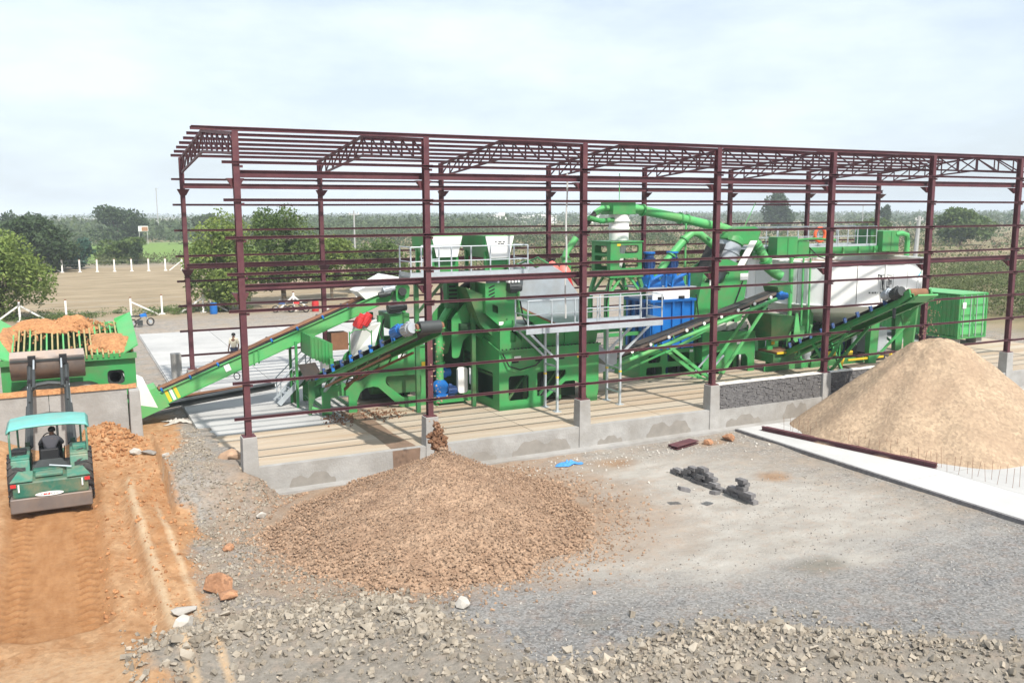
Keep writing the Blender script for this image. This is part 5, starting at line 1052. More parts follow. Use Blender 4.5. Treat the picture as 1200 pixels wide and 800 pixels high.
# bridge
MB().box(27.4,38.0,8.4,8.55,zt0+.1,zt0+.62).build('bridge_beam', 'green', tk); MB().box(27.4,38.0,9.9,10.05,zt0+.1,zt0+.62).build('bridge_beam', 'green', tk)
for k in range(9): MB().box(27.6+1.2*k,27.72+1.2*k,8.30,8.40,zt0+.12,zt0+.6).build('beam_stiffener', 'green_pale', tk)
for k in range(8): MB().box(27.45+1.3*k,28.72+1.3*k,8.56,9.9,zt0+.56,zt0+.60).build('deck_panel', 'grey_steel', tk)
rail_set(tk, [(27.5,8.47),(36.3,8.47)], zt0+.62, 1.1, step=.75); rail_set(tk, [(27.5,9.98),(36.3,9.98)], zt0+.62, 1.1, step=1.4); rail_set(tk, [(27.44,8.6),(27.44,9.9)], zt0+.62, 1.1)
MB().box(28.2,29.6,7.6,8.28,zt0+.25,zt0+1.25).build('feed_box', 'green', tk, bevel=.02); MB().box(28.9,28.94,7.585,7.6,zt0+.3,zt0+1.2).build('box_seam', 'green_dirty', tk)
MB().box(29.62,30.6,7.8,8.28,zt0+.1,zt0+1.0).build('feed_box', 'green', tk)
MB().box(36.4,37.7,8.1,10.1,zt0+.3,zt0+1.45).build('drive_box', 'green', tk, bevel=.02); MB().box(37.05,37.08,8.085,8.1,zt0+.35,zt0+1.4).build('box_seam', 'green_dirty', tk)
MB().box(36.0,36.38,8.6,9.6,zt0+.62,zt0+1.6).build('drive_box', 'green_dirty', tk)
MB().path([(37.5,8.2,zt0+1.25),(37.9,8.1,zt0+1.3),(38.2,8.0,zt0+1.2),(38.25,8.0,zt0+.9),(38.25,8.0,zt0-.3)],.15,10).build('overflow_pipe', 'green_pale', tk, True)
MB().path([(30.0,8.2,zt0+1.05),(31.5,8.3,zt0+1.1),(33,8.3,zt0+1.0)],.06,8).build('service_pipe', 'green', tk, True)
rb = MB().path([(31.9+.36*math.cos(a),8.36,zt0+1.3+.36*math.sin(a)) for a in np.linspace(0,2*math.pi,25)[:-1]],.085,8,True).build('life_ring', 'orange_red', None, True, at=(31.9,8.36,zt0+.9)); tag(rb, 'orange red life ring hanging on the tank bridge handrail', 'life ring')
# printed emblem and lettering on the tank front
def tankmark(u, z, w, h, m='ink', rot=0):
    a = -1.90+u/TR; c = Vector((math.cos(a),math.sin(a),0)); t = Vector((-math.sin(a),math.cos(a),0)); p = Vector((TC[0],TC[1],z))+c*(TR+.012)
    ex = t*math.cos(rot)+Vector((0,0,1))*math.sin(rot); ez = Vector((0,0,1))*math.cos(rot)-t*math.sin(rot)
    q = [p-ex*w/2-ez*h/2, p+ex*w/2-ez*h/2, p+ex*w/2+ez*h/2, p-ex*w/2+ez*h/2]
    b = MB(); b.hexa([v-c*.004 for v in q], [v+c*.004 for v in q]); return b.build('printed_mark', m, tk)
U0 = 0.55; Z0 = 4.18
for (u,z,w,h,r) in ((-.36,.36,.06,.34,0),(-.36,0,.0,.0,0),): pass
for (u,z,w,h) in ((0,.46,.72,.035),(0,-.26,.72,.035),(-.36,.10,.03,.72),(.36,.10,.03,.72)): tankmark(U0+u,Z0+z,w,h,'print_grey')
for (u,z,w,h,r) in ((-.22,.12,.06,.34,0),(-.16,.28,.16,.06,.3),(-.03,.34,.07,.07,0),(-.02,-.02,.06,.34,0),(.05,-.17,.2,.06,0),(.12,.02,.05,.26,0),(.14,.18,.2,.05,-.4),(.23,.08,.05,.24,0)): tankmark(U0+u,Z0+z,w,h,'ink',r)
uu = -.98
for w_ in (.10,.03,.11,.10,.09,0,.13,.11,.12,.10,.12,.11,0,.05,.1,.1,.09,.1):
    if w_: tankmark(U0+uu+w_/2,Z0-.44+.005*(hash(w_) % 3),w_*.8,.075 if w_ > .05 else .05,'print_grey' if w_ < .1 else 'ink')
    uu += w_+.02 if w_ else .07
for (u,z,w,h,r,m) in ((2.42,.30,.2,.06,-.7,'cyan'),(2.58,.38,.28,.06,.8,'cyan'),(2.72,.48,.12,.05,.9,'green_pale')): tankmark(U0+u,Z0+z,w,h,m,r)
for cu, cz, m in ((3.1,.48,'print_grey'),(2.42,-.15,'print_grey'),(3.0,-.1,'print_grey')):
    for k in range(10): a = 2*math.pi*k/10; tankmark(U0+cu+.17*math.cos(a),Z0+cz+.22*math.sin(a),.12,.03,m,a+math.pi/2)
# equipment under the tank
eq = thing('control_cabinet', 'plain grey control cabinet standing under the white tank', 'cabinet', (33.2,5.6,0))
MB().box(32.6,33.9,5.3,6.1,.45,1.75).build('cabinet_body', 'grey_steel', eq, bevel=.02); MB().box(32.66,33.2,5.28,5.298,.5,1.7).build('door', 'galv', eq); MB().box(33.24,33.84,5.28,5.298,.5,1.7).build('door', 'galv', eq); MB().box(32.6,33.9,5.35,6.05,0,.45).build('plinth', 'dark_steel', eq)
pk = thing('pump_skid', 'cluttered dark pump skid with blue and green pumps under the white tank', 'pump skid', (30.2,6.4,0))
MB().box(28.6,32.2,5.4,7.6,.1,.22).build('skid_deck', 'green_dirty', pk)
MB().box(28.6,32.3,5.3,5.4,0,.3).build('skid_beam', 'green', pk)
for k, xx in enumerate((29.2,30.2,31.3)):
    MB().lathe([(.1,-.2),(.28,-.15),(.32,0),(.28,.15),(.1,.2)], (xx,6.2,.75), 14, (0,1,0)).build('pump_casing', ('dark_steel','dark_blue','green')[k], pk, True)
    motor(pk, (xx,6.5,.75), (xx,7.3,.75), .24, ('dark_blue','dark_steel','dark_blue')[k])
    MB().path([(xx,6.2,1.0),(xx,6.2,1.7),(xx+.3,6.3,2.0)],.09,8).build('riser_pipe', ('green','dark_steel','green_pale')[k], pk, True)
    MB().bar((xx-.5,5.6,.2),(xx-.5,5.6,2.1),.09).build('post', 'green', pk)
MB().bar((28.6,5.6,1.35),(32.2,5.6,1.35),.08).build('rail', 'green', pk)
for k in range(6): MB().tube((28.9+.55*k,5.75,1.5),(28.9+.55*k,5.62,1.5),.07,n=8).build('gauge', 'white' if k % 2 else 'stone_white', pk)
MB().lathe([(.05,0),(.14,.04),(.14,.85),(.05,.95)], (31.5,5.3,.95), 12).build('air_cylinder', 'galv', pk, True)
ug = thing('pipe_gallery', 'dark bank of pipes and valves in the shade under the white tank', 'pipe bank', (32,8.4,0))
MB().box(28.9,36.4,8.3,8.5,.1,2.3).build('back_sheet', 'shade_green', ug)  # sheet in the shade colour, darkens the view behind the pipes
for k in range(11): MB().path([(29.2+.62*k,7.9-.1*(k % 3),.1),(29.2+.62*k,7.9-.1*(k % 3),1.3+.1*(k % 4)),(29.5+.62*k,7.9,1.7+.08*(k % 5)),(29.9+.62*k,8.2,2.0)],.08+.02*(k % 3),8).build('pipe', ('green_dirty','dark_steel','dark_blue','green')[k % 4], ug, True)
for k in range(5): MB().box(29.4+1.4*k,30.2+1.4*k,7.3,7.8,.1,.7+.15*(k % 3)).build('valve_box', ('dark_steel','green_dirty','dark_blue')[k % 3], ug)
for k in range(3): MB().tube((29,7.75,.9+.45*k),(36.2,7.75,.95+.45*k),.06,n=8).build('header_pipe', 'green_dirty' if k % 2 else 'dark_steel', ug)
dr = thing('folding_ramp', 'flat dark ramp plate edged with yellow bars lying in front of the tank legs', 'ramp', (31,4.3,0))
MB().box(30.0,33.2,3.6,4.6,.02,.1).build('plate', 'worn_steel', dr); MB().bar((30.4,4.62,.35),(32.9,4.62,.35),.07,.1).build('edge_bar', 'yellow', dr)
for xx in (29.9,33.3): MB().bar((xx,4.6,.0),(xx+.15,4.6,.5),.1,.1).build('end_bracket', 'yellow', dr)
hs = MB().path([(27.6,3.4,.06),(28.4,3.0,.05),(29.2,2.6,.06),(29.8,1.7,.06),(30.6,1.2,.05)],.05,8).build('green_hose', 'green_pale', None, True, at=(29,2.5,0)); tag(hs, 'pale green hose lying on the slab beside the sand heap', 'hose')

# ---------------------------------------------------------------- green shipping container
ct2 = thing('shipping_container', 'bright green corrugated shipping container with closed doors at the right end', 'container', (43.2,9.8,0))
X0, X1, Y0, Y1, ZB, ZT = 41.7, 44.2, 7.0, 13.1, .35, 3.0
def corr(y0, y1, x, z0, z1, d):
    n = int((y1-y0)/.28); V = []; 
    for k in range(n):
        a = y0+(y1-y0)*k/n; w = (y1-y0)/n
        V += [(a,0),(a+w*.32,0),(a+w*.5,d),(a+w*.82,d)]
    V.append((y1,0)); m = MB(); nn = len(V)
    m.add([(x+dd,yy,z0) for yy,dd in V]+[(x+dd,yy,z1) for yy,dd in V], [(i,i+1,nn+i+1,nn+i) for i in range(nn-1)]); return m
corr(Y0+.1,10.3,X0+.02,ZB+.15,ZT-.1,.05).build('side_wall', 'green', ct2); corr(11.4,Y1-.1,X0+.02,ZB+.15,ZT-.1,.05).build('side_wall', 'green', ct2)
MB().box(X0+.05,X0+.07,10.3,11.4,ZB+.15,ZB+1.0).build('side_wall', 'green', ct2); MB().box(X0+.5,X0+.52,10.3,11.4,ZB+.15,ZT-.1).build('inner_wall', 'black', ct2)
corr(Y0+.1,Y1-.1,X1-.07,ZB+.15,ZT-.1,.05).build('side_wall', 'green', ct2)
MB().box(X0,X1,Y1-.06,Y1,ZB,ZT).build('end_wall', 'green', ct2)
MB().box(X0,X1,Y0,Y1,ZT-.06,ZT).build('roof', 'green_pale', ct2); MB().box(X0,X1,Y0,Y1,ZB,ZB+.12).build('floor_frame', 'green', ct2)
for xx in (X0,X1-.12):
    for yy in (Y0,Y1-.12): MB().box(xx-.004,xx+.124,yy-.004,yy+.124,ZB+.002,ZT-.002).build('corner_post', 'green', ct2)
for k in (0,1):
    a = X0+.13+k*1.13; d = MB().box(a,a+1.11,Y0+.03,Y0+.08,ZB+.14,ZT-.09).build('door', 'green', ct2)
    for r in range(4): MB().box(a+.08,a+1.03,Y0-.0,Y0+.03,ZB+.25+.58*r,ZB+.68+.58*r).build('door_panel', 'green_pale', d)
    for s_ in (.25,.85): MB().tube((a+s_,Y0-.03,ZB+.1),(a+s_,Y0-.03,ZT-.08),.022,n=6).build('lock_rod', 'galv', d)
MB().box(X0+.25,X0+.55,Y0-.045,Y0-.04,ZT-.85,ZT-.5).build('paper_notice', 'white', ct2)
for xx in (X0+.3,X1-.3): MB().box(xx-.25,xx+.25,7.2,7.9,0,.345).build('support_block', 'concrete', ct2)

# ---------------------------------------------------------------- small plates, hoses and cable runs on the machines
for par, x, y, z, w, h, m in ((bm_,11.0,3.585,2.15,.3,.18,'white'),(bm_,13.9,3.585,2.1,.22,.22,'yellow'),(bm_,10.6,4.135,3.5,.2,.14,'white'),(su,7.0,6.035,2.2,.34,.16,'white'),(su,8.0,6.035,1.8,.18,.18,'yellow'),(lu,24.4,6.035,1.6,.4,.2,'white'),(lu,23.0,6.035,1.75,.16,.16,'yellow'),(bt,21.9,6.485,1.25,.2,.12,'white'),(ct,18.2,7.285,6.35,.2,.1,'yellow'),(tf,26.2,5.585,1.5,.2,.2,'yellow')):
    MB().box(x,x+w,y,y+.012,z-h,z).build('label_plate', m, par)
for par, pts, r in ((bm_,[(10.45,3.5,2.3),(10.7,3.45,1.8),(11.2,3.45,1.62),(11.9,3.45,1.75),(12.6,3.5,2.3)],.03),(bm_,[(11.5,4.05,4.3),(11.6,3.95,3.6),(11.8,3.6,3.1),(12.2,3.6,2.6)],.035),(su,[(4.4,6.1,2.1),(4.8,6.0,1.4),(5.4,6.0,1.3),(6.2,6.0,1.75)],.03),(su,[(6.9,7.4,3.5),(6.7,7.3,2.9),(6.5,6.2,2.5)],.03),(tc_,[(24.9,6.85,2.1),(24.7,6.8,3.0),(25.1,6.8,3.9),(25.3,6.8,4.4)],.035),(tk,[(31.0,8.2,5.9),(31.4,7.9,5.4),(31.8,4.05,4.6),(32.0,3.95,3.3)],.035),(bt,[(22.2,6.5,3.9),(22.35,6.45,2.8),(22.3,6.45,1.5)],.03),(ct,[(17.8,7.3,4.7),(17.6,7.2,3.5),(17.7,7.2,1.5)],.035)):
    MB().path(pts, r, 6).build('cable_run', 'black', par, True)
# ---------------------------------------------------------------- heaps
def heap(name, label, cx, cy, r, z0, z1, flat, m, seed, lobes=0.12, rough=0.05, n=110, nr=64, ang=None, power=1.0, off=(0,0)):
    th = np.linspace(0, 2*math.pi, n, endpoint=False); t = np.linspace(0, 1, nr)
    T, TH = np.meshgrid(t, th); rad = r*(1+lobes*np.sin(2*TH+seed)+0.5*lobes*np.sin(5*TH+seed*2)+0.03*np.sin(11*TH))
    if ang is not None: rad = rad*ang(TH)
    X = cx+T*rad*np.cos(TH); Y = cy+T*rad*np.sin(TH)
    X = X+(1-T)*off[0]; Y = Y+(1-T)*off[1]
    prof = np.where(T < flat, 1-0.06*(T/max(flat,1e-6))**2, 0.94*np.clip(1-(T-flat)/(1-flat),0,1)**power)
    Z = z0-0.06+(z1-z0)*prof+rough*(fbm(X*2.2,Y*2.2,seed)*2+0.6*fbm(X*7,Y*7,seed+5))*np.clip(1.1-T,0.15,1)+0.18*fbm(TH*6/math.pi, T*1.2, seed+7)*np.sin(T*math.pi)*(z1-z0)*0.25
    i = np.arange(n*nr).reshape(n, nr); j = np.roll(i, -1, 0)
    F = np.stack([i[:,:-1], i[:,1:], j[:,1:], j[:,:-1]], -1).reshape(-1,4)
    o = np_mesh(name, np.stack([X,Y,Z],-1).reshape(-1,3), F, m, None, True); tag(o, label, 'heap')
    return X, Y, Z, T, o
mat('sand', (0.355, 0.26, 0.175), 0.95, grain=0.20, grain_scale=11, var=0.16, scale=1.6, dirt=(0.28, 0.195, 0.13), dirt_amt=0.75, dirt_scale=0.75, bump=0.9, bump_scale=7)
mat('gravel_mound', (0.285, 0.19, 0.125), 0.95, grain=0.4, grain_scale=20, var=0.25, scale=2.0, dirt=(0.18, 0.10, 0.058), dirt_amt=0.6, dirt_scale=1.3, bump=0.9, bump_scale=17)
heap('sand_heap', 'tall cone of pale brown wet sand at the right in front of the shed', 25.4, -4.4, 5.15, -0.76, 2.92, 0.20, 'sand', 3, 0.03, 0.13, ang=lambda a: 1+0.06*np.cos(a+2.5))
GX, GY, GZ, GT, gho = heap('gravel_heap', 'low broad heap of brown washed gravel in front of the shed', 4.45, -4.7, 4.8, -0.87, 0.98, 0.02, 'gravel_mound', 6, 0.06, 0.06, ang=lambda a: 1+0.05*np.cos(a+2.6), power=1.12, off=(.45,.75))
# pebbles over the gravel heap: coarse ones roll to the foot
n = 26000; k = rng.integers(0, GX.size, n); tt = GT.ravel()[k]; w = rng.random(n) < (0.25+0.75*tt**1.5)*0.95; k = k[w]; tt = tt[w]; n = len(k)
P = np.stack([GX.ravel()[k]+rng.normal(0,.07,n), GY.ravel()[k]+rng.normal(0,.07,n), GZ.ravel()[k]+.035], 1); S = (.013+.018*rng.random(n))*(0.8+1.25*tt**2.5)
V, F = rocks(P, S); pb = np_mesh('pebbles', V, F, None or 'stone_brown'); stuff(pb); tag(pb, 'rounded brown and pale pebbles covering the gravel heap', 'pebbles')
# scattered pebbles round the foot
n = 2600; a = rng.random(n)*2*math.pi; rr = 4.7+np.abs(rng.normal(0,.75,n)); x = 4.35+rr*np.cos(a); y = -4.6+rr*np.sin(a); kz = (y < -0.7); x, y = x[kz], y[kz]
V, F = rocks(np.stack([x,y,gh(x,y)+.01],1), .02+.05*rng.random(len(x))**2.2); pb2 = np_mesh('loose_pebbles', V, F, 'stone_brown'); stuff(pb2); tag(pb2, 'loose brown pebbles strewn round the foot of the gravel heap', 'pebbles')

# ---------------------------------------------------------------- rubble ridge: separate stones, small rubble joined
mat('rubble', (0.295, 0.25, 0.195), 0.92, isl=0.35, var=0.25, scale=1.6, dirt=(0.36, 0.325, 0.27), dirt_amt=0.75, dirt_scale=2.0, bump=0.35, bump_scale=14, rnd=0.28)
rid = thing('rubble_ridge', 'long ridge of broken pale stones along the bottom of the yard', 'rubble', (2,-12,-0.8))
def ridge_points(n, spread):
    seg = np.concatenate([rng.integers(1,4,n-int(n*.6)), rng.integers(5,len(RIDGE)-1,int(n*.6))]); t = rng.random(n); A = np.array(RIDGE); p = A[seg]*(1-t)[:,None]+A[seg+1]*t[:,None]
    p = p+rng.normal(0, spread, (n,2)); return p[(p[:,0] > -4.2) & (p[:,1] > -19.5)]
def hull(seed, n=15, sc=(1,1,1)):
    import bmesh
    r_ = np.random.default_rng(seed); d = r_.normal(size=(n,3)); d /= np.linalg.norm(d,axis=1)[:,None]; d *= (0.75+.4*r_.random((n,1)))*np.array(sc)
    b = bmesh.new(); vs_ = [b.verts.new(p) for p in d]; g = bmesh.ops.convex_hull(b, input=vs_)
    bmesh.ops.delete(b, geom=[v for v in b.verts if not v.link_faces], context='VERTS'); bmesh.ops.triangulate(b, faces=b.faces[:]); b.verts.index_update()
    V = np.array([tuple(v.co) for v in b.verts]); F = np.array([[v.index for v in f.verts] for f in b.faces]); b.free(); return V, F
shapes = []
for k in range(6):
    v_, f_ = hull(100+k, 10); me = np_mesh('stone', v_+np.array(ORIG[rid.name]), f_, 'rubble', rid)
    shapes.append(me)
pts = ridge_points(430, 0.62)
below = rng.random((500,2))*np.array([16,9])+np.array([-4,-19]); below = below[south_of_ridge(below[:,0],below[:,1]) > .6][:60]
pts = np.concatenate([pts, below])[:285]
for k, (x, y) in enumerate(pts):
    o = shapes[k] if k < 6 else shapes[k % 6].copy()
    if k >= 6: COL.objects.link(o)
    s = 0.05+0.115*random.random()**2.2
    if abs(x+3.3) < .9: s *= 1.2
    z = float(gh(x,y)); o.location = Vector((x, y, z+s*0.30))-Vector(ORIG[rid.name]); o.rotation_euler = (random.random()*.6, random.random()*.6, random.random()*6.3); o.scale = (s*random.uniform(.8,1.35), s*random.uniform(.8,1.2), s*random.uniform(.55,.95))
p = ridge_points(5600, 0.75); q = rng.random((4300,2))*np.array([19,9.5])+np.array([-4.2,-19.5]); q = q[south_of_ridge(q[:,0],q[:,1]) > .5]
p = np.concatenate([p, q]); s = .02+.085*rng.random(len(p))**2.6
V, F = rocks(np.column_stack([p, gh(p[:,0],p[:,1])+s*0.35]), s, cube=True); sr_ = np_mesh('small_rubble', V, F, 'rubble', rid); stuff(sr_)
# grey gravel scattered on the yard
def yard_gravel(n, xr, yr, s0, s1, name, m, label, mask=None):
    x = xr[0]+(xr[1]-xr[0])*rng.random(n); y = yr[0]+(yr[1]-yr[0])*rng.random(n); ok = (np.hypot(x-4.35,y+4.6) > 4.8) & ~((x > 18.6) & (y > -13)) & ~((y > -.7) & (x > -.8))
    ok &= soil_mask(x,y) < .6
    if mask is not None: ok &= mask(x, y)
    x, y = x[ok], y[ok]; s = s0+(s1-s0)*rng.random(len(x))**2.5
    V, F = rocks(np.column_stack([x,y,gh(x,y)+s*.3]), s, cube=True); o = np_mesh(name, V, F, m); stuff(o); tag(o, label, 'gravel')
yard_gravel(7000, (1.5,19), (-17,-6), .010, .036, 'fine_gravel', 'stone', 'fine grey gravel scattered over the open yard', lambda x,y: (np.exp(-((x-9.2-0.2*(y+9))/3.4)**2-((y+9+.28*(x-9))/1.8)**2) < rng.random(len(x))*1.1))
yard_gravel(9000, (-3.5,1.5), (-10,6), .015, .07, 'grey_stones', 'rubble', 'grey stones scattered between the soil track and the gravel heap')
yard_gravel(1600, (8,19), (-6,-.7), .012, .06, 'rubbish_gravel', 'stone_white', 'pale rubble crumbs scattered along the foot of the plinth', lambda x,y: rng.random(len(x)) < .15+.8*np.exp(-((y+1.6)/1.0)**2))
# soil clods on the orange ramp
x = rng.uniform(-4.5,-1.6,900); y = rng.uniform(-8,6,900); k = (soil_mask(x,y) > .5); x, y = x[k], y[k]; s = .015+.06*rng.random(len(x))**3
V, F = rocks(np.column_stack([x,y,gh(x,y)+s*.3]), s); o = np_mesh('soil_clods', V, F, 'soil'); stuff(o); tag(o, 'orange soil clods along the right edge of the loader track', 'clods')
x = rng.normal(-3.75,.5,520); y = rng.normal(5.3,.75,520); k = y < 6.25; x, y = x[k], y[k]; s = .02+.09*rng.random(len(x))**2.5
V, F = rocks(np.column_stack([x,y,gh(x,y)+s*.3]), s); o = np_mesh('spilled_lumps', V, F, 'soil'); stuff(o); tag(o, 'soil lumps spilled at the foot of the retaining wall', 'clods')

# ---------------------------------------------------------------- single stones and yard odds and ends
def boulder(x, y, s, m, label, seed, sc=(1,1,.7)):
    v, f = hull(seed, 24, sc); o = np_mesh('boulder', v*s, f, m); tag(o, label, 'stone')
    o.location = (x, y, float(gh(x,y))+s*sc[2]*.62); o.rotation_euler = (0,0,seed); return o
boulder(-.45,1.3,.36,'stone_brown','brown boulder leaning at the foot of the leftmost front pedestal',3,(1.2,.8,.8))
boulder(-.15,-2.4,.17,'stone_white','pale flat stone left of the gravel heap near the corner pedestal',4,(1.3,.7,.6))
boulder(-2.05,-7.15,.34,'stone_orange','big orange lump at the end of the soil berm by the rubble',5,(1.1,.9,.9))
boulder(-1.9,-7.65,.2,'stone_orange','small orange lump in front of the big orange lump',6)
boulder(-2.85,-7.95,.26,'stone','long grey stone at the edge of the orange soil',7,(1.5,.8,.6))
boulder(-3.0,-8.7,.22,'stone_white','pale angular stone at the left end of the rubble ridge',8)
boulder(-1.4,-4.5,.16,'stone_orange','small orange stone on the grey gravel beside the soil berm',9)
boulder(-2.2,2.4,.14,'stone_white','white splinter of stone on the gravel between ramp and corner pedestal',10,(1.4,.6,.5))
boulder(17.6,-1.6,.26,'stone_orange','tan boulder at the corner of the white concrete apron',11,(1.1,.9,.8))
boulder(19.9,-.95,.25,'stone_white','pale broken stone at the foot of the plinth beside the sand heap',12,(1.3,.7,.6))
boulder(16.5,-1.7,.2,'stone_orange','smaller tan stone left of the apron corner boulder',13)
boulder(2.7,-10.4,.2,'stone_white','wide pale stone on top of the rubble ridge below the gravel heap',14,(1.5,.9,.6))
boulder(-2.6,3.9,.22,'stone','flat grey slab stone by the end pier of the retaining wall',15,(1.4,1,.4))
boulder(-3.0,4.2,.2,'stone_white','pale chunk of rubble against the end pier of the retaining wall',16)
# steel lengths, tarp
ib = thing('steel_beam', 'long maroon steel beam lying on the white concrete apron beside the sand heap', 'steel beam', (20.2,-4.6,-.74))
MB().ibar((19.45,-1.35,-.64),(20.95,-8.1,-.64),.13,.15,.016).build('beam_profile', 'maroon', ib); MB().ibar((19.65,-1.35,-.655),(21.12,-8.0,-.655),.1,.12,.016).build('beam_profile', 'maroon', ib)
sp = thing('steel_offcut', 'short flat maroon steel offcut lying below the plinth left of the apron', 'steel offcut', (15.6,-1.5,-.85))
MB().cbar((14.9,-1.75,-.78),(16.2,-1.35,-.78),.3,.1,.02).build('channel', 'maroon', sp); MB().cbar((14.95,-1.45,-.79),(16.2,-1.1,-.79),.2,.08,.02).build('channel', 'maroon', sp)
for (p, q_, w, h, m, lab) in (((-2.3,9.9,.16),(3.2,12.6,.16),.2,.22,'dark_steel','long dark steel pipe section lying on the slab under the feed conveyor'),((-1.2,11.8,.1),(2.2,13.1,.1),.14,.14,'brown_rust','rusty steel bar lying behind the dark pipe section under the feed conveyor')):
    t = thing('steel_section', lab, 'steel section', p); MB().cbar(p, q_, w, h, .02).build('section', m, t); MB().cbar(tuple(Vector(p)+Vector((.25,-.12,0))), tuple(Vector(q_)+Vector((.2,-.12,0))), w*.8, h*.9, .02).build('section', m, t)
def cloth(cx, cy, rx, ry, h, m, name, label, cat, seed, z=None):
    n = 22; us = np.linspace(-1,1,n); U, Vv = np.meshgrid(us,us); X = cx+U*rx*(1+.3*np.sin(Vv*3+seed)); Y = cy+Vv*ry*(1+.3*np.sin(U*4+seed)); 
    Z = (gh(X,Y) if z is None else z)+.03+h*np.abs(fbm(U*3+seed,Vv*3,seed)*2)*np.clip(1.2-np.hypot(U,Vv),0,1)
    i = np.arange(n*n).reshape(n,n); o = np_mesh(name, np.stack([X,Y,Z],-1).reshape(-1,3), np.stack([i[:-1,:-1],i[:-1,1:],i[1:,1:],i[1:,:-1]],-1).reshape(-1,4), m, None, True)
    md = o.modifiers.new('s','SOLIDIFY'); md.thickness = .01; tag(o, label, cat)
cloth(10.45,-1.65,.42,.2,.3,'tarp_blue','blue_sheet','crumpled blue plastic sheet on the ground below the plinth','plastic sheet',3)
cloth(-1.2,8.0,.5,.35,.4,'stone_white','white_sack','crumpled white sack lying under the tail of the feed conveyor','sack',5)
for cx, cy, sd in ((5.9,4.9,2),(6.4,5.5,7),(4.2,5.2,9)): pass
n = 420; x = np.concatenate([rng.normal(5.9,.5,n//2), rng.normal(4.3,.3,n//2)]); y = np.concatenate([rng.normal(5.2,.5,n//2), rng.normal(5.2,.5,n//2)]); s = .015+.06*rng.random(n)**2
V, F = rocks(np.column_stack([x,y,s*.35]), s); o = np_mesh('mud_crumbs', V, F, 'wet_mud'); stuff(o); tag(o, 'mud crumbs spilled on the slab below the stone conveyor', 'mud')

# ---------------------------------------------------------------- half demolished block wall in the yard
bw = thing('broken_block_wall', 'low half demolished dark block wall standing alone in the dusty yard', 'block wall', (13.2,-5.9,-.87))
BX, BY0 = 13.15, -4.0
blk = None
for k in range(11):
    y = BY0-.19-.36*k; s_ = (1,2,3,4,5,4,2,1,2,2,1)[k]
    if k in (9,): s_ = 6
    if k in (8,10): s_ = 3
    for r in range(s_):
        if blk is None: blk = MB().box(BX-.1,BX+.1,y-.17,y+.17,-.86,-.755).build('block', 'brick_grey', bw); by = y; continue
        c = copy_part(blk, bw, (random.uniform(-.03,.03)+.012*k, y-by+(.18 if r % 2 and s_ < 6 else 0)+random.uniform(-.02,.02), float(gh(BX,y))+.87+r*.115)); c.rotation_euler = (0,0,random.uniform(-.06,.06))
for (dx,dy) in ((.4,-.9),(-.35,-1.5)):
    c = copy_part(blk, bw, (dx,dy,.02)); c.rotation_euler = (random.random()*.5,0,random.random()*3)
# ---------------------------------------------------------------- people
def figure(name, label, J, E, skinr, cloth_parts, cat='person', loc=(0,0,0), rotz=0, hair='hair', head=None):
    """J: joint name -> (pos, radius); E: edges; body is one continuous skinned mesh, clothing skins are children"""
    def skin(nm, names, grow, m, parent=None):
        idx = {k: i for i, k in enumerate(names)}; me = bpy.data.meshes.new(nm)
        me.from_pydata([J[k][0] for k in names], [(idx[a], idx[b]) for a, b in E if a in idx and b in idx], [])
        o = bpy.data.objects.new(nm, me); COL.objects.link(o); o.modifiers.new('skin', 'SKIN'); 
        for k in names:
            sv = me.skin_vertices[0].data[idx[k]]; r = J[k][1]*grow+(.012 if grow > 1 else 0); sv.radius = (r, r*(.72 if k in ('chest','belly','pelvis') else 1)); sv.use_root = (k == names[0])
        s = o.modifiers.new('sub', 'SUBSURF'); s.levels = s.render_levels = 2; me.materials.append(MATS[m])
        if parent: o.parent = parent
        return o
    names = list(J); names.remove('pelvis'); names = ['pelvis']+names
    b = skin(name, names, 1.0, 'skin'); b.location = loc; b.rotation_euler = (0,0,rotz); tag(b, label, cat)
    for nm, ks, m, g in cloth_parts: skin(nm, ks, g, m, b)
    hp = Vector(J['head'][0]); r = J['head'][1]; h = MB(); h.lathe([(r*1.02,-.3*r),(r*1.10,.1*r),(r*1.02,.62*r),(r*.7,1.02*r),(r*.2,1.2*r)], hp+Vector((0,-.012,.02)), 14); 
    me = h.build('hair' if hair == 'hair' else 'safety_helmet', hair, None, True); me.parent = b
    fwd = Vector((0,1,0)); nz = MB(); nz.lathe([(r*.12,0),(r*.16,.02),(r*.03,.05)], hp+fwd*r*.95+Vector((0,0,-.02)), 6, (0,1,0)); o = nz.build('nose', 'skin', None); o.parent = b
    return b
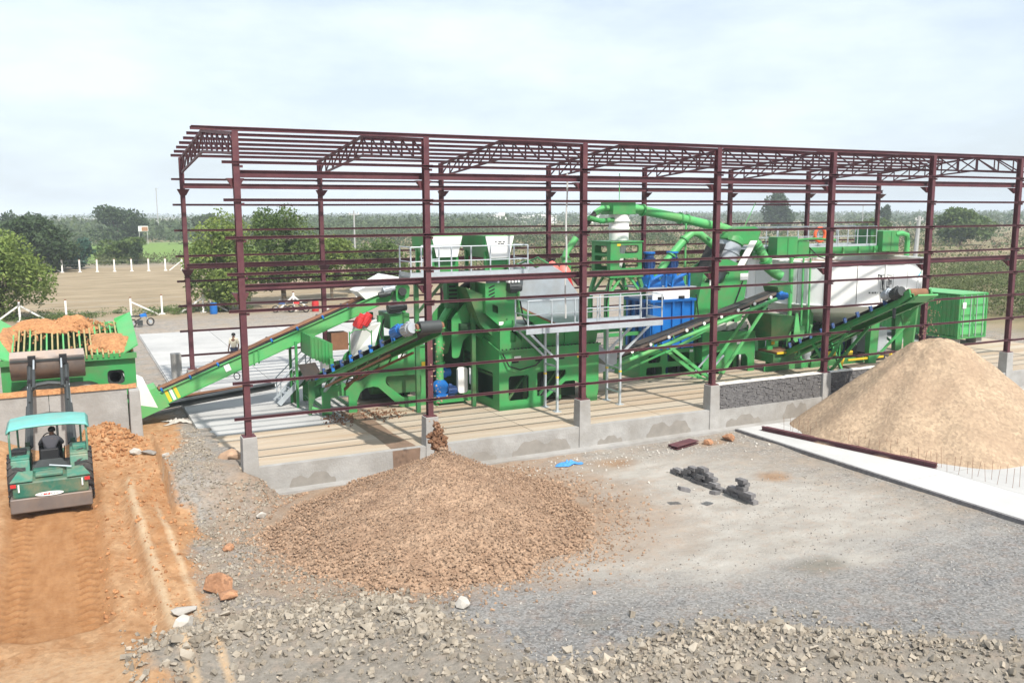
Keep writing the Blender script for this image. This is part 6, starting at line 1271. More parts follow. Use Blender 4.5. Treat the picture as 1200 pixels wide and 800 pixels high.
def stand_joints(h=1.7, arms=(.12,.05)):
    s = h/1.7; J = {}
    def j(k, x, y, z, r): J[k] = ((x*s,y*s,z*s), r*s)
    j('pelvis',0,0,.92,.13); j('belly',0,0,1.08,.125); j('chest',0,0,1.30,.145); j('neck',0,0,1.47,.055); j('head',0,.01,1.60,.095)
    for sg, n_ in ((-1,'l'),(1,'r')):
        j('sh'+n_,sg*.18,0,1.40,.06); j('el'+n_,sg*.24,-.02,1.13,.045); j('wr'+n_,sg*.26,.08,.90,.034); j('ha'+n_,sg*.265,.11,.81,.038); j('fi'+n_,sg*.26,.13,.73,.022)
        j('hip'+n_,sg*.09,0,.88,.09); j('kn'+n_,sg*.10,.02,.48,.062); j('an'+n_,sg*.10,-.02,.09,.045); j('to'+n_,sg*.11,.13,.04,.038)
    E = [('pelvis','belly'),('belly','chest'),('chest','neck'),('neck','head')]
    for n_ in 'lr': E += [('chest','sh'+n_),('sh'+n_,'el'+n_),('el'+n_,'wr'+n_),('wr'+n_,'ha'+n_),('ha'+n_,'fi'+n_),('pelvis','hip'+n_),('hip'+n_,'kn'+n_),('kn'+n_,'an'+n_),('an'+n_,'to'+n_)]
    return J, E
J, E = stand_joints()
SH = ['belly','chest','shl','ell','shr','elr','pelvis']; SH.remove('pelvis'); SH = ['chest','belly','pelvis','neck','shl','ell','shr','elr']; TR_ = ['pelvis','hipl','knl','anl','hipr','knr','anr']
figure('person', 'person in a cream shirt standing on the rear slab behind the feed conveyor', J, E, 1, [('shirt',SH,'shirt_cream',1.12),('trousers',TR_,'trouser',1.12)], loc=(2.78,19.6,0), rotz=2.6)
figure('person', 'person in orange safety helmet and pale shirt behind the second conveyor', J, E, 1, [('shirt',SH,'shirt_cream',1.12),('trousers',TR_,'trouser',1.12)], loc=(27.1,9.5,1.72), rotz=2.2, hair='orange_red')
wp = thing('service_platform', 'small green service platform behind the second conveyor where the helmeted person stands', 'platform', (27.1,9.5,0))
for k in range(3): MB().box(26.5+.42*k,26.9+.42*k,9.0,10.0,1.65,1.715).build('deck_panel', 'green_dirty', wp)
for xx in (26.6,27.6):
    for yy in (9.1,9.9): MB().bar((xx,yy,0),(xx,yy,1.65),.1).build('leg', 'green', wp)

# ---------------------------------------------------------------- loader tractor
TX, TY, TZ = -5.5, 1.0, float(gh(-5.5,1.0))+.02
lt = thing('loader_tractor', 'green tractor with raised front loader and turquoise canopy seen from behind', 'tractor', (TX,TY,TZ))
def T(x, y, z): return (TX+x, TY+y, TZ+z)
def tb(x0,x1,y0,y1,z0,z1): return MB().box(TX+x0,TX+x1,TY+y0,TY+y1,TZ+z0,TZ+z1)
def wheel(x, y, r, w, sgn):
    c = T(x,y,r); o = MB(); pr = [(r*.55,-w/2),(r*.9,-w/2),(r*.99,-w*.38),(r,-w*.15),(r,w*.15),(r*.99,w*.38),(r*.9,w/2),(r*.55,w/2)]
    o.lathe(pr, c, 32, (1,0,0)); o = o.build('wheel', 'rubber', lt, True)
    for k in range(22):
        for s_ in (-1,1):
            a = 2*math.pi*(k+.5*(s_ > 0))/22; a2 = a+.16
            MB().bar((c[0]+s_*w*.04,c[1]+math.cos(a)*r*1.0,c[2]+math.sin(a)*r*1.0),(c[0]+s_*w*.48,c[1]+math.cos(a2)*r*.985,c[2]+math.sin(a2)*r*.985),.05,.06,up=(0,math.cos(a),math.sin(a))).build('tread_lug', 'rubber', o)
    MB().lathe([(r*.2,-w*.3),(r*.55,-w*.42),(r*.55,w*.42),(r*.2,w*.3)], c, 20, (1,0,0)).build('rim', 'rim', o, True)
wheel(-.90,.2,.74,.42,-1); wheel(.90,.2,.74,.42,1); wheel(-.72,2.55,.45,.28,-1); wheel(.72,2.55,.45,.28,1)
tb(-.35,.35,-.1,2.9,.5,.9).build('chassis', 'tractor_green', lt); MB().tube(T(-.85,.2,.74),T(.85,.2,.74),.13,n=12).build('rear_axle', 'dark_steel', lt); MB().tube(T(-.7,2.55,.45),T(.7,2.55,.45),.08,n=10).build('front_axle', 'dark_steel', lt)
MB().hexa([T(-.32,1.35,.9),T(.32,1.35,.9),T(.28,3.0,.85),T(-.28,3.0,.85)],[T(-.30,1.35,1.42),T(.30,1.35,1.42),T(.22,3.0,1.25),T(-.22,3.0,1.25)]).build('bonnet', 'tractor_green', lt, bevel=.06)
tb(-.32,.32,1.28,1.36,.9,1.5).build('dashboard', 'black', lt)
# rear ballast box with worn lower plate
MB().hexa([T(-.97,-1.15,.52),T(.97,-1.15,.52),T(.66,-.35,.55),T(-.66,-.35,.55)],[T(-.97,-1.12,.98),T(.97,-1.12,.98),T(.66,-.32,1.06),T(-.66,-.32,1.06)]).build('ballast_box', 'tractor_green', lt, bevel=.05)
MB().hexa([T(-1.04,-1.21,.12),T(1.04,-1.21,.12),T(1.02,-.7,.12),T(-1.02,-.7,.12)],[T(-1.04,-1.18,.53),T(1.04,-1.18,.53),T(1.02,-.7,.53),T(-1.02,-.7,.53)]).build('lower_plate', 'worn_steel', lt, bevel=.03)
tb(-.38,.32,-.95,-.55,1.03,1.12).build('box_hatch', 'tractor_pale', lt, bevel=.02); tb(-.45,.40,-.5,-.1,.95,1.15).build('box_step', 'tractor_green', lt, bevel=.03)
MB().hexa([T(-.97,-1.14,.985),T(-.45,-1.14,.985),T(-.45,-.4,1.06),T(-.80,-.4,1.06)],[T(-1.02,-1.16,1.0),T(-.45,-1.16,1.0),T(-.45,-.4,1.10),T(-.82,-.4,1.13)]).build('bent_lid', 'tractor_pale', lt); MB().hexa([T(.42,-1.14,.985),T(1.02,-1.14,.985),T(.8,-.4,1.06),T(.42,-.4,1.06)],[T(.42,-1.16,1.0),T(1.02,-1.16,1.02),T(.82,-.4,1.12),T(.42,-.4,1.10)]).build('bent_lid', 'tractor_pale', lt)
np_ = MB().lathe([(.02,0),(1,0),(1,.012),(.02,.012)], (0,0,0), 24, (0,-1,0))
np_.v = [T(v[0]*.36-.05, -1.19+v[1], .60+v[2]*.062) for v in np_.v]; pl = np_.build('name_plate', 'white', lt)
for k, (u, w_, h_, r_) in enumerate(((-.2,.05,.03,0),(-.13,.03,.05,.3),(-.08,.06,.035,0),(-.01,.035,.06,-.4),(.05,.05,.03,.2),(.12,.03,.04,0),(.19,.07,.022,0))):
    b = MB().bar(T(u-w_/2-.05,-1.207,.60-r_*.02),T(u+w_/2-.05,-1.207,.60+r_*.02),.004,h_); b.build('plate_letter', 'red' if k in (1,2,3) else 'print_grey', pl)
for s_ in (-1,1):
    MB().box(*[v for p in zip(T(s_*.93-.07,-1.185,.86),T(s_*.93+.07,-1.15,.95)) for v in p]).build('tail_light', 'red', lt); tb(s_*.80-.02,s_*.80+.02,-1.185,-1.15,.72,.93).build('reflector', 'white', lt)
    MB().hexa([T(s_*1.0,-.25,1.38),T(s_*.52,-.25,1.38),T(s_*.52,1.0,1.42),T(s_*1.0,1.0,1.42)],[T(s_*1.0,-.25,1.46),T(s_*.52,-.25,1.46),T(s_*.52,1.0,1.5),T(s_*1.0,1.0,1.5)]).build('fender', 'tractor_pale', lt, bevel=.03)
    MB().hexa([T(s_*1.0,-.42,.98),T(s_*.52,-.42,.98),T(s_*.52,-.25,.98),T(s_*1.0,-.25,.98)],[T(s_*1.0,-.30,1.40),T(s_*.52,-.30,1.40),T(s_*.52,-.2,1.40),T(s_*1.0,-.2,1.40)]).build('fender_apron', 'tractor_pale', lt, bevel=.02)
    tb(s_*.8-.17,s_*.8+.17,-.405,-.37,1.10,1.22).build('tail_lamp_grille', 'dark_steel', lt); tb(s_*.8-.2,s_*.8+.2,.1,.42,1.47,1.6).build('toolbox', 'black' if s_ < 0 else 'tractor_pale', lt, bevel=.02)
    # canopy posts
    MB().path([T(s_*1.0,-.12,1.46),T(s_*1.0,-.10,2.05),T(s_*.99,.0,2.28)],.03,8).build('canopy_post', 'tractor_pale', lt); MB().tube(T(s_*.85,1.25,1.0),T(s_*.85,1.2,2.3),.03,n=8).build('canopy_post', 'tractor_pale', lt)
    # loader arms, hydraulics
    MB().path([T(s_*.55,1.5,1.35),T(s_*.55,3.0,2.15),T(s_*.55,5.1,3.0),T(s_*.56,5.75,3.32)],.085,4).build('loader_arm', 'dark_steel', lt); MB().bar(T(s_*.55,3.4,2.28),T(s_*.55,5.3,3.12),.06,.3,up=(0,-.4,1)).build('arm_web', 'dark_steel', lt)
    h = MB().tube(T(s_*.68,2.0,1.1),T(s_*.62,3.6,2.2),.06,n=10).build('lift_cylinder', 'dark_steel', lt, True); MB().tube(T(s_*.62,3.6,2.2),T(s_*.60,4.4,2.72),.035,n=8).build('piston_rod', 'galv', h, True)
    h = MB().tube(T(s_*.42,3.9,2.75),T(s_*.42,4.8,3.2),.05,n=10).build('tilt_cylinder', 'dark_steel', lt, True); MB().tube(T(s_*.42,4.8,3.2),T(s_*.42,5.6,3.5),.03,n=8).build('piston_rod', 'galv', h, True)
    tb(s_*.48-.12,s_*.48+.12,5.45,5.75,3.28,3.58).build('pin_bracket', 'black', lt)
    MB().bar(T(s_*.62,1.45,.6),T(s_*.62,1.6,1.5),.14,.2).build('loader_tower', 'tractor_green', lt)
    tb(s_*.55-.06,s_*.55+.06,4.3,4.5,2.55,2.95).build('arm_lug', 'black', lt)
MB().path([T(-.55,4.25,2.62),T(-.35,4.3,2.78),T(0,4.3,2.82),T(.35,4.3,2.78),T(.55,4.25,2.62)],.075,8).build('cross_tube', 'dark_steel', lt, True)
# bucket: curved shell, open to the front
prof = [(5.75,3.62),(5.62,3.45),(5.60,3.15),(5.72,2.88),(5.98,2.72),(6.4,2.66)]
m = MB(); nn = len(prof); hw = 1.14
m.add([T(-hw,y,z) for y,z in prof]+[T(hw,y,z) for y,z in prof], [(i,i+1,nn+i+1,nn+i) for i in range(nn-1)]); bk = m.build('bucket', 'worn_steel', lt, True); md = bk.modifiers.new('s','SOLIDIFY'); md.thickness = .03
for s_ in (-1,1): MB().plate([(TY+y,TZ+z) for y,z in prof], [], 'x', TX+s_*hw-.02, TX+s_*hw+.02).build('bucket_cheek', 'worn_steel', bk)
MB().bar(T(-1.14,5.57,3.42),T(1.14,5.57,3.42),.05,.07).build('stiffener_bar', 'dark_steel', bk); MB().hexa([T(-1.14,5.6,3.45),T(1.14,5.6,3.45),T(1.14,5.68,3.45),T(-1.14,5.68,3.45)],[T(-1.14,5.74,3.72),T(1.14,5.74,3.72),T(1.14,5.8,3.72),T(-1.14,5.8,3.72)]).build('back_guard', 'worn_steel', bk)
# canopy
cp = MB(); xs = [-1.08,-1.0,-.6,0,.6,1.0,1.08]; zs = [2.22,2.32,2.38,2.40,2.38,2.32,2.22]; ys = [(-.15,-.05),(0,.0),(1.15,.03),(1.32,-.03)]
vs_ = [T(x,y,z+dz) for y,dz in ys for x,z in zip(xs,zs)]; fs_ = [(r*7+i,r*7+i+1,(r+1)*7+i+1,(r+1)*7+i) for r in range(3) for i in range(6)]
cp.add(vs_, fs_); cpo = cp.build('canopy', 'teal_paint', lt, True); md = cpo.modifiers.new('s','SOLIDIFY'); md.thickness = .04
# operator place
tb(-.26,.26,-.02,.42,1.15,1.27).build('seat', 'black', lt, bevel=.04); tb(-.25,.25,-.1,.0,1.25,1.62).build('seat_back', 'black', lt, bevel=.04)
MB().path([T(.19*math.cos(a),1.02+.1*math.sin(a),1.68+.15*math.sin(a)) for a in np.linspace(0,2*math.pi,17)[:-1]],.018,6,True).build('steering_wheel', 'black', lt); MB().tube(T(0,1.25,1.35),T(0,1.02,1.68),.025,n=6).build('steering_column', 'black', lt)
tb(-.5,.5,.0,1.3,.9,.96).build('floor_plate', 'dark_steel', lt)
MB().hexa([T(-.5,-.35,.95),T(.5,-.35,.95),T(.35,-.1,.95),T(-.35,-.1,.95)],[T(-.42,-.3,1.2),T(.42,-.3,1.2),T(.3,-.1,1.32),T(-.3,-.1,1.32)]).build('seat_base', 'dark_steel', lt)
MB().tube(T(-.02,-.42,1.22),T(.55,-.62,1.16),.025,n=6).build('hitch_lever', 'galv', lt)
MB().tube(T(.2,2.2,1.3),T(.2,2.2,1.95),.035,n=8).build('exhaust', 'dark_steel', lt)
for k, xx in enumerate((-.2,.35)): MB().tube(T(xx,1.0,1.0),T(xx+.04,.85,1.45),.015,n=5).build('control_lever', 'black', lt)
# driver, seated, leaning to the right
J = {}
def j(k, x, y, z, r): J[k] = (T(x,y,z), r)
j('pelvis',0,.15,1.37,.14); j('belly',.0,.13,1.52,.14); j('chest',.05,.16,1.78,.155); j('neck',.08,.21,1.95,.055); j('head',.09,.26,2.07,.095)
for sg, n_ in ((-1,'l'),(1,'r')):
    j('sh'+n_,.05+sg*.19,.17,1.87,.062); j('el'+n_,.05+sg*.30,.38,1.66,.046); j('wr'+n_,sg*.20+.02,.78,1.68,.034); j('ha'+n_,sg*.18,.90,1.70,.038); j('fi'+n_,sg*.16,.98,1.69,.024)
    j('hip'+n_,sg*.1,.22,1.36,.09); j('kn'+n_,sg*.17,.62,1.38,.065); j('an'+n_,sg*.18,.75,1.03,.045); j('to'+n_,sg*.19,.9,.99,.038)
E = stand_joints()[1]
figure('person', 'person in dark clothes sitting at the steering wheel of the tractor', J, E, 1, [('shirt',['chest','belly','pelvis','neck','shl','ell','wrl','shr','elr','wrr'],'shirt_dark',1.13),('trousers',TR_,'trouser',1.12)])
# ---------------------------------------------------------------- trees and scrub
def tree(name, label, x, y, lobes, nleaf, lsize, m, trunk_h, trunk_r, group=None, cat='tree', limbs=5, seed=1, shell=.55):
    z = float(gh(x,y)); t = thing(name, label, cat, (x,y,z), group); r_ = random.Random(seed)
    b = MB(); b.path([(x,y,z-.2),(x+.1*r_.uniform(-1,1),y,z+trunk_h*.5),(x+.25*r_.uniform(-1,1),y+.2*r_.uniform(-1,1),z+trunk_h)],trunk_r,8); b.build('trunk', 'bark', t, True)
    for k in range(limbs):
        l = lobes[k % len(lobes)]; e = (x+l[0]*.8,y+l[1]*.8,z+l[2]); MB().path([(x,y,z+trunk_h*(.55+.09*k)),(x+l[0]*.35,y+l[1]*.35,z+trunk_h*.7+.3*(l[2]-trunk_h*.7)),e],trunk_r*.45,6).build('limb', 'bark', t)
    L_ = [(x+a,y+b_,z+c,d,e,f) for a,b_,c,d,e,f in lobes]
    P = crown_points(L_, nleaf, shell); V, F = leaves(P, lsize*(.7+.7*rng.random(nleaf))); np_mesh('crown', V, F, m, t); return t
def lobeset(rx, ry, h0, h1, n, seed, r=(.3,.5)):
    q = random.Random(seed); out = []
    for k in range(n):
        a = q.uniform(0, 6.28); d = math.sqrt(q.random()); zz = q.random(); w = (1-abs(zz-.45)*1.0)
        s = q.uniform(*r); out.append((rx*(1-s*.6)*d*math.cos(a)*w, ry*(1-s*.6)*d*math.sin(a)*w, h0+(h1-h0)*(.12+.76*zz), rx*s, ry*s, (h1-h0)*s*.62))
    return out
tree('leafy_tree', 'bright green bushy tree at the left edge beside the white fence posts', -9.3, 50, lobeset(4.0,4.0,.3,6.5,26,3,(.26,.42)), 13000, .26, 'leaf_bright', 2.2, .2, seed=3)
tree('leafy_tree', 'full round green tree seen through the left end bay of the steel frame', 6.9, 49, lobeset(3.9,3.6,1.0,7.6,30,5,(.24,.40)), 15000, .26, 'leaf_bright', 2.4, .22, seed=5)
tree('leafy_tree', 'taller dark green tree right of the round tree behind the first bay', 12.4, 52, lobeset(4.2,4.0,1.6,8.4,28,8,(.24,.42)), 14000, .27, 'leaf_mid', 2.6, .22, seed=8)
tree('leafy_tree', 'small open crowned tree between the second columns behind the feed conveyor', 17.5, 55, lobeset(2.8,2.8,1.2,5.6,18,11,(.24,.4)), 6500, .27, 'leaf_bright', 1.9, .15, seed=11)
tree('leafy_tree', 'low spreading pale green tree behind the header hoppers', 23.5, 60, lobeset(4.2,3.5,.8,5.2,24,13,(.22,.38)), 8000, .3, 'leaf_mid', 1.6, .15, seed=13)
tree('sapling', 'thin bent sapling beside the back left column', 3.9, 47, lobeset(.7,.7,2.0,3.6,7,15,(.3,.5)), 420, .22, 'leaf_mid', 2.2, .07, seed=15, cat='tree')
tree('dark_tree', 'dark dense tree standing behind the bright tree on the left', -8.4, 112, lobeset(6.0,5.0,.3,7.0,24,21,(.26,.42)), 9000, .55, 'leaf_dark', 3, .35, seed=21)
tree('teal_bush', 'low blue green bush beside the far white fence posts', -3.6, 118, lobeset(3.4,3.0,.0,4.6,14,23,(.3,.45)), 3800, .45, 'leaf_teal', 1, .15, cat='bush', limbs=2, seed=23)
tree('brown_bush', 'brownish bare bush left of the blue green bush', -6.2, 121, lobeset(3.0,3.0,.0,5.5,12,24,(.3,.45)), 2600, .4, 'leaf_dry', 1, .15, cat='bush', limbs=2, seed=24)
tree('green_bush', 'olive bush at the near edge of the green field', 3.5, 131, lobeset(5.5,3.0,.0,4.2,16,25,(.25,.4)), 4200, .5, 'leaf_mid', 1, .15, cat='bush', limbs=2, seed=25)
tree('field_shrub', 'isolated dark shrub in front of the far fence', 5.2, 127, lobeset(1.6,1.5,.0,3.4,8,26,(.3,.45)), 1000, .35, 'leaf_dark', 1, .12, cat='bush', limbs=2, seed=26)
tree('lone_tree', 'large dark round crowned tree standing alone on the right horizon', 240, 236, lobeset(7.2,7.2,1.5,14.5,30,31,(.24,.40)), 9000, .9, 'leaf_dark', 6, .6, seed=31)
tree('broad_tree', 'broad green tree on the far right between the last two columns', 178, 110, lobeset(8.5,8,.5,8.3,26,33,(.24,.38)), 7500, .75, 'leaf_mid', 4, .4, seed=33)
tree('broad_tree', 'small round green tree left of the broad tree on the far right', 178, 135, lobeset(5,5,.5,6.2,18,35,(.26,.4)), 3600, .7, 'leaf_mid', 3, .3, seed=35)
tree('slim_tree', 'slim tall tree on the horizon behind the thickener bridge', 262, 205, lobeset(2.6,2.6,1.0,10,14,37,(.3,.42)), 2200, .8, 'leaf_dark', 5, .3, seed=37)
for k, (x, y, w, h, m, lab) in enumerate(((-14,215,11,8.6,'leaf_dark','tall dark tree on the left skyline behind the bright tree'),(8,235,14,9.6,'leaf_dark','widest dark tree of the left skyline above the green field'),(33,250,9,8.0,'leaf_far','mid green tree on the skyline left of the signboard'),(52,260,10,7.6,'leaf_dark','rounded tree on the skyline right of the signboard'),(37,190,7,5.6,'leaf_far','pale green tree in front of the skyline near the signboard'),(-30,225,10,8.2,'leaf_far','tree at the far left edge of the skyline'))):
    tree('skyline_tree', lab, x, y, lobeset(w*.62,w*.5,.5,h,22,50+k,(.24,.4)), 4800, .8, m, h*.3, .4, seed=50+k)
# thorn scrub over the open land, one mass
def scrub(name, label, n, region, hs, leaves_per, lsize, m, cat='scrub'):
    P = []; S = []
    c = region(n)
    for (x, y) in c:
        h = random.uniform(*hs); w = h*random.uniform(.7,1.4); z = float(gh(x,y)); k = int(leaves_per*random.uniform(.6,1.3))
        d = rng.normal(size=(k,3)); d /= np.linalg.norm(d,axis=1)[:,None]; r = (.45+.55*rng.random(k)**.5)*(1+.25*np.sin(d[:,0]*5+x)*np.sin(d[:,1]*6+y))
        P.append(np.array([x,y,z+h*.45])+d*np.array([w,w,h*.55])*r[:,None]); S.append(np.full(k, lsize*(.6+.25*h/hs[1]))*(.6+.8*rng.random(k)))
    V, F = leaves(np.concatenate(P), np.concatenate(S)); o = np_mesh(name, V, F, m); stuff(o); tag(o, label, cat); return o
CX, CY = -4.68, -27.79
def wedge(r0, r1, a0, a1, p=1.0):
    def f(n):
        r = r0+(r1-r0)*rng.random(n)**p; a = np.radians(a0+(a1-a0)*rng.random(n)); x = CX+r*np.sin(a); y = CY+r*np.cos(a)
        ok = ~((x > -45) & (x < 26) & (y < 128)) & ~((x < 44) & (x+.1*y > -24) & (y > 128) & (y < 240)) & (x+y*0 > -80)
        ok &= ~((x < 52) & (y < 36)); return np.column_stack([x,y])[ok]
    return f
scrub('thorn_scrub', 'grey green thorn scrub covering the open land behind the shed', 620, wedge(105,330,8,62), (1.0,3.4), 60, .55, 'leaf_scrub')
scrub('thorn_scrub', 'mid green bushes dotted over the plain beyond the scrub', 380, wedge(200,520,-4,62), (2.0,5.5), 60, .95, 'leaf_far')
scrub('dry_scrub', 'dry brownish brush between the green bushes on the plain', 420, wedge(110,420,14,62), (.7,2.2), 40, .6, 'leaf_dry')
scrub('green_thicket', 'dense olive green thicket right of the shipping container', 95, lambda n: np.column_stack([rng.uniform(56,100,n), rng.uniform(8,46,n)]), (1.0,3.6), 620, .27, 'leaf_scrub')
scrub('green_thicket', 'light green bushes scattered behind the thickener tank', 60, lambda n: np.column_stack([rng.uniform(44,90,n), rng.uniform(44,95,n)]), (1.2,3.0), 300, .36, 'leaf_mid')
scrub('hedge_scrub', 'band of brush beyond the far fence of the dry field', 90, lambda n: np.column_stack([rng.uniform(-14,40,n), 124+rng.uniform(0,8,n)]), (1.0,2.4), 110, .42, 'leaf_scrub')
scrub('grass_tufts', 'grass tufts under the trees beside the white fence', 90, lambda n: np.column_stack([np.concatenate([rng.normal(-6,2.2,n//2), rng.normal(3.2,2.2,n-n//2)]), rng.uniform(47.5,51,n)]), (.25,.7), 90, .16, 'leaf_mid', 'grass')
def ring(r0, r1, a0, a1):
    return lambda n: (lambda r, a: np.column_stack([CX+r*np.sin(a), CY+r*np.cos(a)]))(np.sqrt(r0**2+(r1**2-r0**2)*rng.random(n)), np.radians(a0+(a1-a0)*rng.random(n)))
scrub('near_woodland', 'mixed belt of trees and brush behind the green field', 330, lambda n: (lambda x, y: np.column_stack([x,y])[~((x < 44+.0*y) & (x+.1*y > -24) & (y < 215+.3*x))])(rng.uniform(-70,150,n), rng.uniform(135,330,n)), (1.8,5.6), 190, .85, 'leaf_far', 'woodland')
scrub('far_woodland', 'far belt of woodland along the left skyline', 620, ring(270,560,-8,26), (3.5,7.5), 60, 1.9, 'leaf_far', 'woodland')
scrub('far_woodland', 'far hazy woodland along the middle and right horizon', 1500, ring(480,1300,14,62), (3.5,8), 34, 2.6, 'leaf_far', 'woodland')
scrub('far_woodland', 'hazy woodland furthest away on the horizon', 1300, ring(1300,2600,-8,62), (5,9.5), 20, 4.5, 'leaf_far', 'woodland')

# ---------------------------------------------------------------- fences of white posts
def fence(label, pts, h, braces, w=.14):
    t = thing('post_fence', label, 'fence', (pts[0][0],pts[0][1],float(gh(*pts[0]))), 'white post fences')
    for k, (x, y) in enumerate(pts):
        z = float(gh(x,y)); MB().box(x-w/2,x+w/2,y-w/2,y+w/2,z-.1,z+h).build('post', 'white_paint', t); MB().box(x-w*.52,x+w*.52,y-w*.52,y+w*.52,z+h,z+h+.09).build('post_cap', 'brown_rust', t)
        if h > 1: MB().box(x-.22,x+.22,y-.22,y+.22,z-.05,z+.08).build('post_footing', 'white_paint', t)
        for s in braces.get(k, ()):
            MB().bar((x,y,z+h*.82),(x+s[0],y+s[1],z+.05),.12,.12).build('brace', 'white_paint', t)
    for hh in (.35,.62,.9):
        for a, b in zip(pts[:-1], pts[1:]):
            if math.hypot(a[0]-b[0],a[1]-b[1]) < 9: MB().tube((a[0],a[1],float(gh(*a))+h*hh),(b[0],b[1],float(gh(*b))+h*hh),.006,n=4).build('wire', 'post_grey', t)
fence('white post fence with slanting braces between the yard and the dry field', [(-8.1,48.2),(-4.98,47.6),(-0.47,47.2),(1.9,48.5),(5.0,48.1),(8.1,48.0),(11.85,46.0),(14.5,46.0),(17.2,46.0)], 1.5, {0:[(-1.6,0),(1.7,0)],2:[(2.1,.5)],4:[(-1.8,0),(1.9,0)],6:[(-1.3,0),(1.3,0)],8:[(1.4,0)]})
fence('far row of white posts across the back of the dry field', [(-7.5+2.18*k,110.6-.45*k) for k in range(9)], 1.7, {0:[(-1.6,0),(2.0,0)],8:[(-1.7,0)]}, .2)
# ---------------------------------------------------------------- far buildings, signboard, poles
def far_house(label, x, y, w, d, h, floors, nw, tower=None):
    z = float(gh(x,y)); t = thing('white_building', label, 'building', (x,y,z))
    MB().box(x,x+w,y,y+d,z-1,z+h).build('wall', 'plaster', t); MB().box(x-.4,x+w+.4,y-.4,y+d+.4,z+h,z+h+.5).build('roof_slab', 'plaster', t)
    for f in range(floors):
        for k in range(nw):
            a = x+w*(k+.3)/nw; MB().box(a,a+w*.4/nw,y-.12,y-.02,z+h*(f+.35)/floors,z+h*(f+.75)/floors).build('window', 'glass_dark', t)
            MB().box(x-.12,x-.02,y+d*(k+.3)/nw,y+d*(k+.6)/nw,z+h*(f+.35)/floors,z+h*(f+.75)/floors).build('window', 'glass_dark', t)
    if tower: MB().box(x+w*tower[0],x+w*tower[1],y+.5,y+d*.6,z+h+.5,z+h+tower[2]).build('roof_room', 'plaster', t)
far_house('white two storey building among trees on the middle horizon', 259.5, 531, 11, 10, 5.6, 2, 5, (.35,.8,2))
far_house('long low white building right of the two storey one on the horizon', 274.5, 524, 30, 10, 4.8, 1, 9, (.45,.75,1.4))
far_house('small white building half hidden by trees left of the cyclone tower', 318, 512, 14, 8, 5, 1, 5)
sg = thing('signboard', 'pale signboard with orange patch on posts among the distant trees', 'signboard', (15.3,226,0))
z = float(gh(15.3,226)); MB().box(12.6,15.0,226,226.2,z+3.4,z+4.8).build('board', 'white', sg); MB().box(13.4,14.9,225.95,225.99,z+3.5,z+4.6).build('print_patch', 'stone_orange', sg)
for xx in (12.8,14.8): MB().bar((xx,226.3,z),(xx,226.3,z+4.6),.14).build('post', 'post_grey', sg)
def pole(x, y, h, r, label, lean=0):
    z = float(gh(x,y)); t = thing('utility_pole', label, 'pole', (x,y,z)); MB().tube((x,y,z-.3),(x+lean,y,z+h),r,r*.7,8).build('shaft', 'post_grey', t); MB().bar((x+lean-.6,y,z+h-.4),(x+lean+.6,y,z+h-.4),.09,.1).build('cross_arm', 'post_grey', t)
    for s in (-.5,0,.5): MB().tube((x+lean+s,y,z+h-.35),(x+lean+s,y,z+h-.15),.05,n=6).build('insulator', 'white', t)
pole(73.5,36.5,7.4,.26,'leaning grey concrete pole in the thicket right of the tank',.5); pole(24.0,69,8.2,.12,'slim grey pole behind the small trees'); pole(262,215,10,.15,'thin pole on the right horizon'); pole(24,300,17,.2,'thin distant mast on the left skyline')
mk = thing('marker_post', 'white marker post with red band right of the container', 'post', (48.5,10.6,-.12)); MB().box(48.4,48.6,10.5,10.7,-.2,1.1).build('post', 'white_paint', mk); MB().box(48.39,48.61,10.49,10.71,.75,.9).build('red_band', 'red', mk)
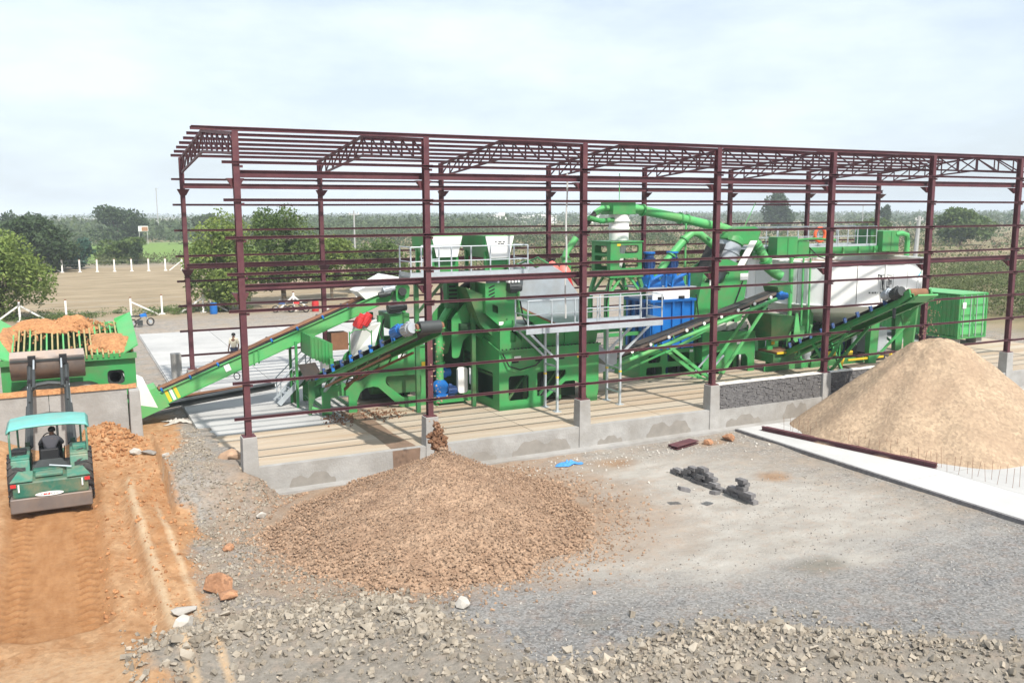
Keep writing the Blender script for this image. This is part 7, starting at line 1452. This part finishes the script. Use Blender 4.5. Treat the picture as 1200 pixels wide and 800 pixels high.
# ---------------------------------------------------------------- motorcycles and drums under the trees
def motorcycle(x, y, rz, paint, label):
    z = float(gh(x,y)); t = thing('motorcycle', label, 'motorcycle', (x,y,z)); c, s = math.cos(rz), math.sin(rz)
    def q(a, b, h): return (x+a*c-b*s, y+a*s+b*c, z+h)
    for a in (-.62,.66):
        w = MB().path([q(a+.25*math.cos(k*math.pi/8),0,.3+.25*math.sin(k*math.pi/8)) for k in range(16)],.05,6,True).build('wheel', 'rubber', t); MB().tube(q(a,-.05,.3),q(a,.05,.3),.12,n=10).build('hub', 'galv', w)
    MB().bar(q(.3,0,.75),q(.62,0,.32),.06).build('fork', 'galv', t); MB().hexa([q(-.1,-.13,.68),q(.38,-.13,.72),q(.38,.13,.72),q(-.1,.13,.68)],[q(-.1,-.09,.86),q(.32,-.09,.95),q(.32,.09,.95),q(-.1,.09,.86)]).build('fuel_tank', paint, t)
    MB().hexa([q(-.75,-.12,.74),q(-.1,-.12,.70),q(-.1,.12,.70),q(-.75,.12,.74)],[q(-.75,-.1,.84),q(-.1,-.1,.80),q(-.1,.1,.80),q(-.75,.1,.84)]).build('seat', 'black', t); MB().box(*[v for p in zip(q(-.15,-.12,.3),q(-.15,-.12,.3)) for v in (p[0]-.17,p[1]+.17)]).build('engine', 'dark_steel', t)
    MB().tube(q(.3,-.36,1.05),q(.3,.36,1.05),.02,n=6).build('handlebar', 'galv', t); MB().bar(q(.3,0,.75),q(.3,0,1.05),.05).build('headstock', 'black', t); MB().bar(q(-.62,0,.3),q(0,0,.62),.06).build('frame', 'black', t); MB().tube(q(-.7,.14,.3),q(0,.14,.3),.045,n=8).build('exhaust', 'galv', t)
motorcycle(-.2,40.6,.35,'blue','motorcycle with blue tank parked behind the right end of the hopper'); motorcycle(10.8,44.9,2.8,'dark_blue','dark motorcycle parked under the trees by the fence'); motorcycle(11.9,44.5,2.6,'red','motorcycle with red tank beside the dark motorcycle')
for (x, y, m, lab) in ((5.6,46.6,'blue','blue plastic drum standing under the round tree'),(13.3,44.6,'red','red plastic drum near the parked motorcycles')):
    z = float(gh(x,y)); t = thing('drum', lab, 'drum', (x,y,z)); MB().lathe([(.27,0),(.29,.05),(.29,.28),(.31,.3),(.29,.32),(.29,.58),(.31,.6),(.29,.62),(.28,.88)], (x,y,z), 16).build('drum_body', m, t, True); MB().tube((x,y,z+.88),(x,y,z+.9),.2,n=14).build('drum_lid', m, t)
# ---------------------------------------------------------------- air
hz_ = MB().box(-1500,3200,-70,4300,-6,34)
hm = bpy.data.materials.new('haze_air'); hm.use_nodes = True; nt = hm.node_tree; nt.nodes.clear(); o_ = nt.nodes.new('ShaderNodeOutputMaterial'); v_ = nt.nodes.new('ShaderNodeVolumePrincipled')
v_.inputs['Color'].default_value = (0.86, 0.94, 1.0, 1); v_.inputs['Density'].default_value = 0.00045; v_.inputs['Anisotropy'].default_value = -0.15; nt.links.new(v_.outputs[0], o_.inputs['Volume'])
hb = hz_.build('haze', hm); stuff(hb); tag(hb, 'pale bluish haze in the air over the plain', 'haze')
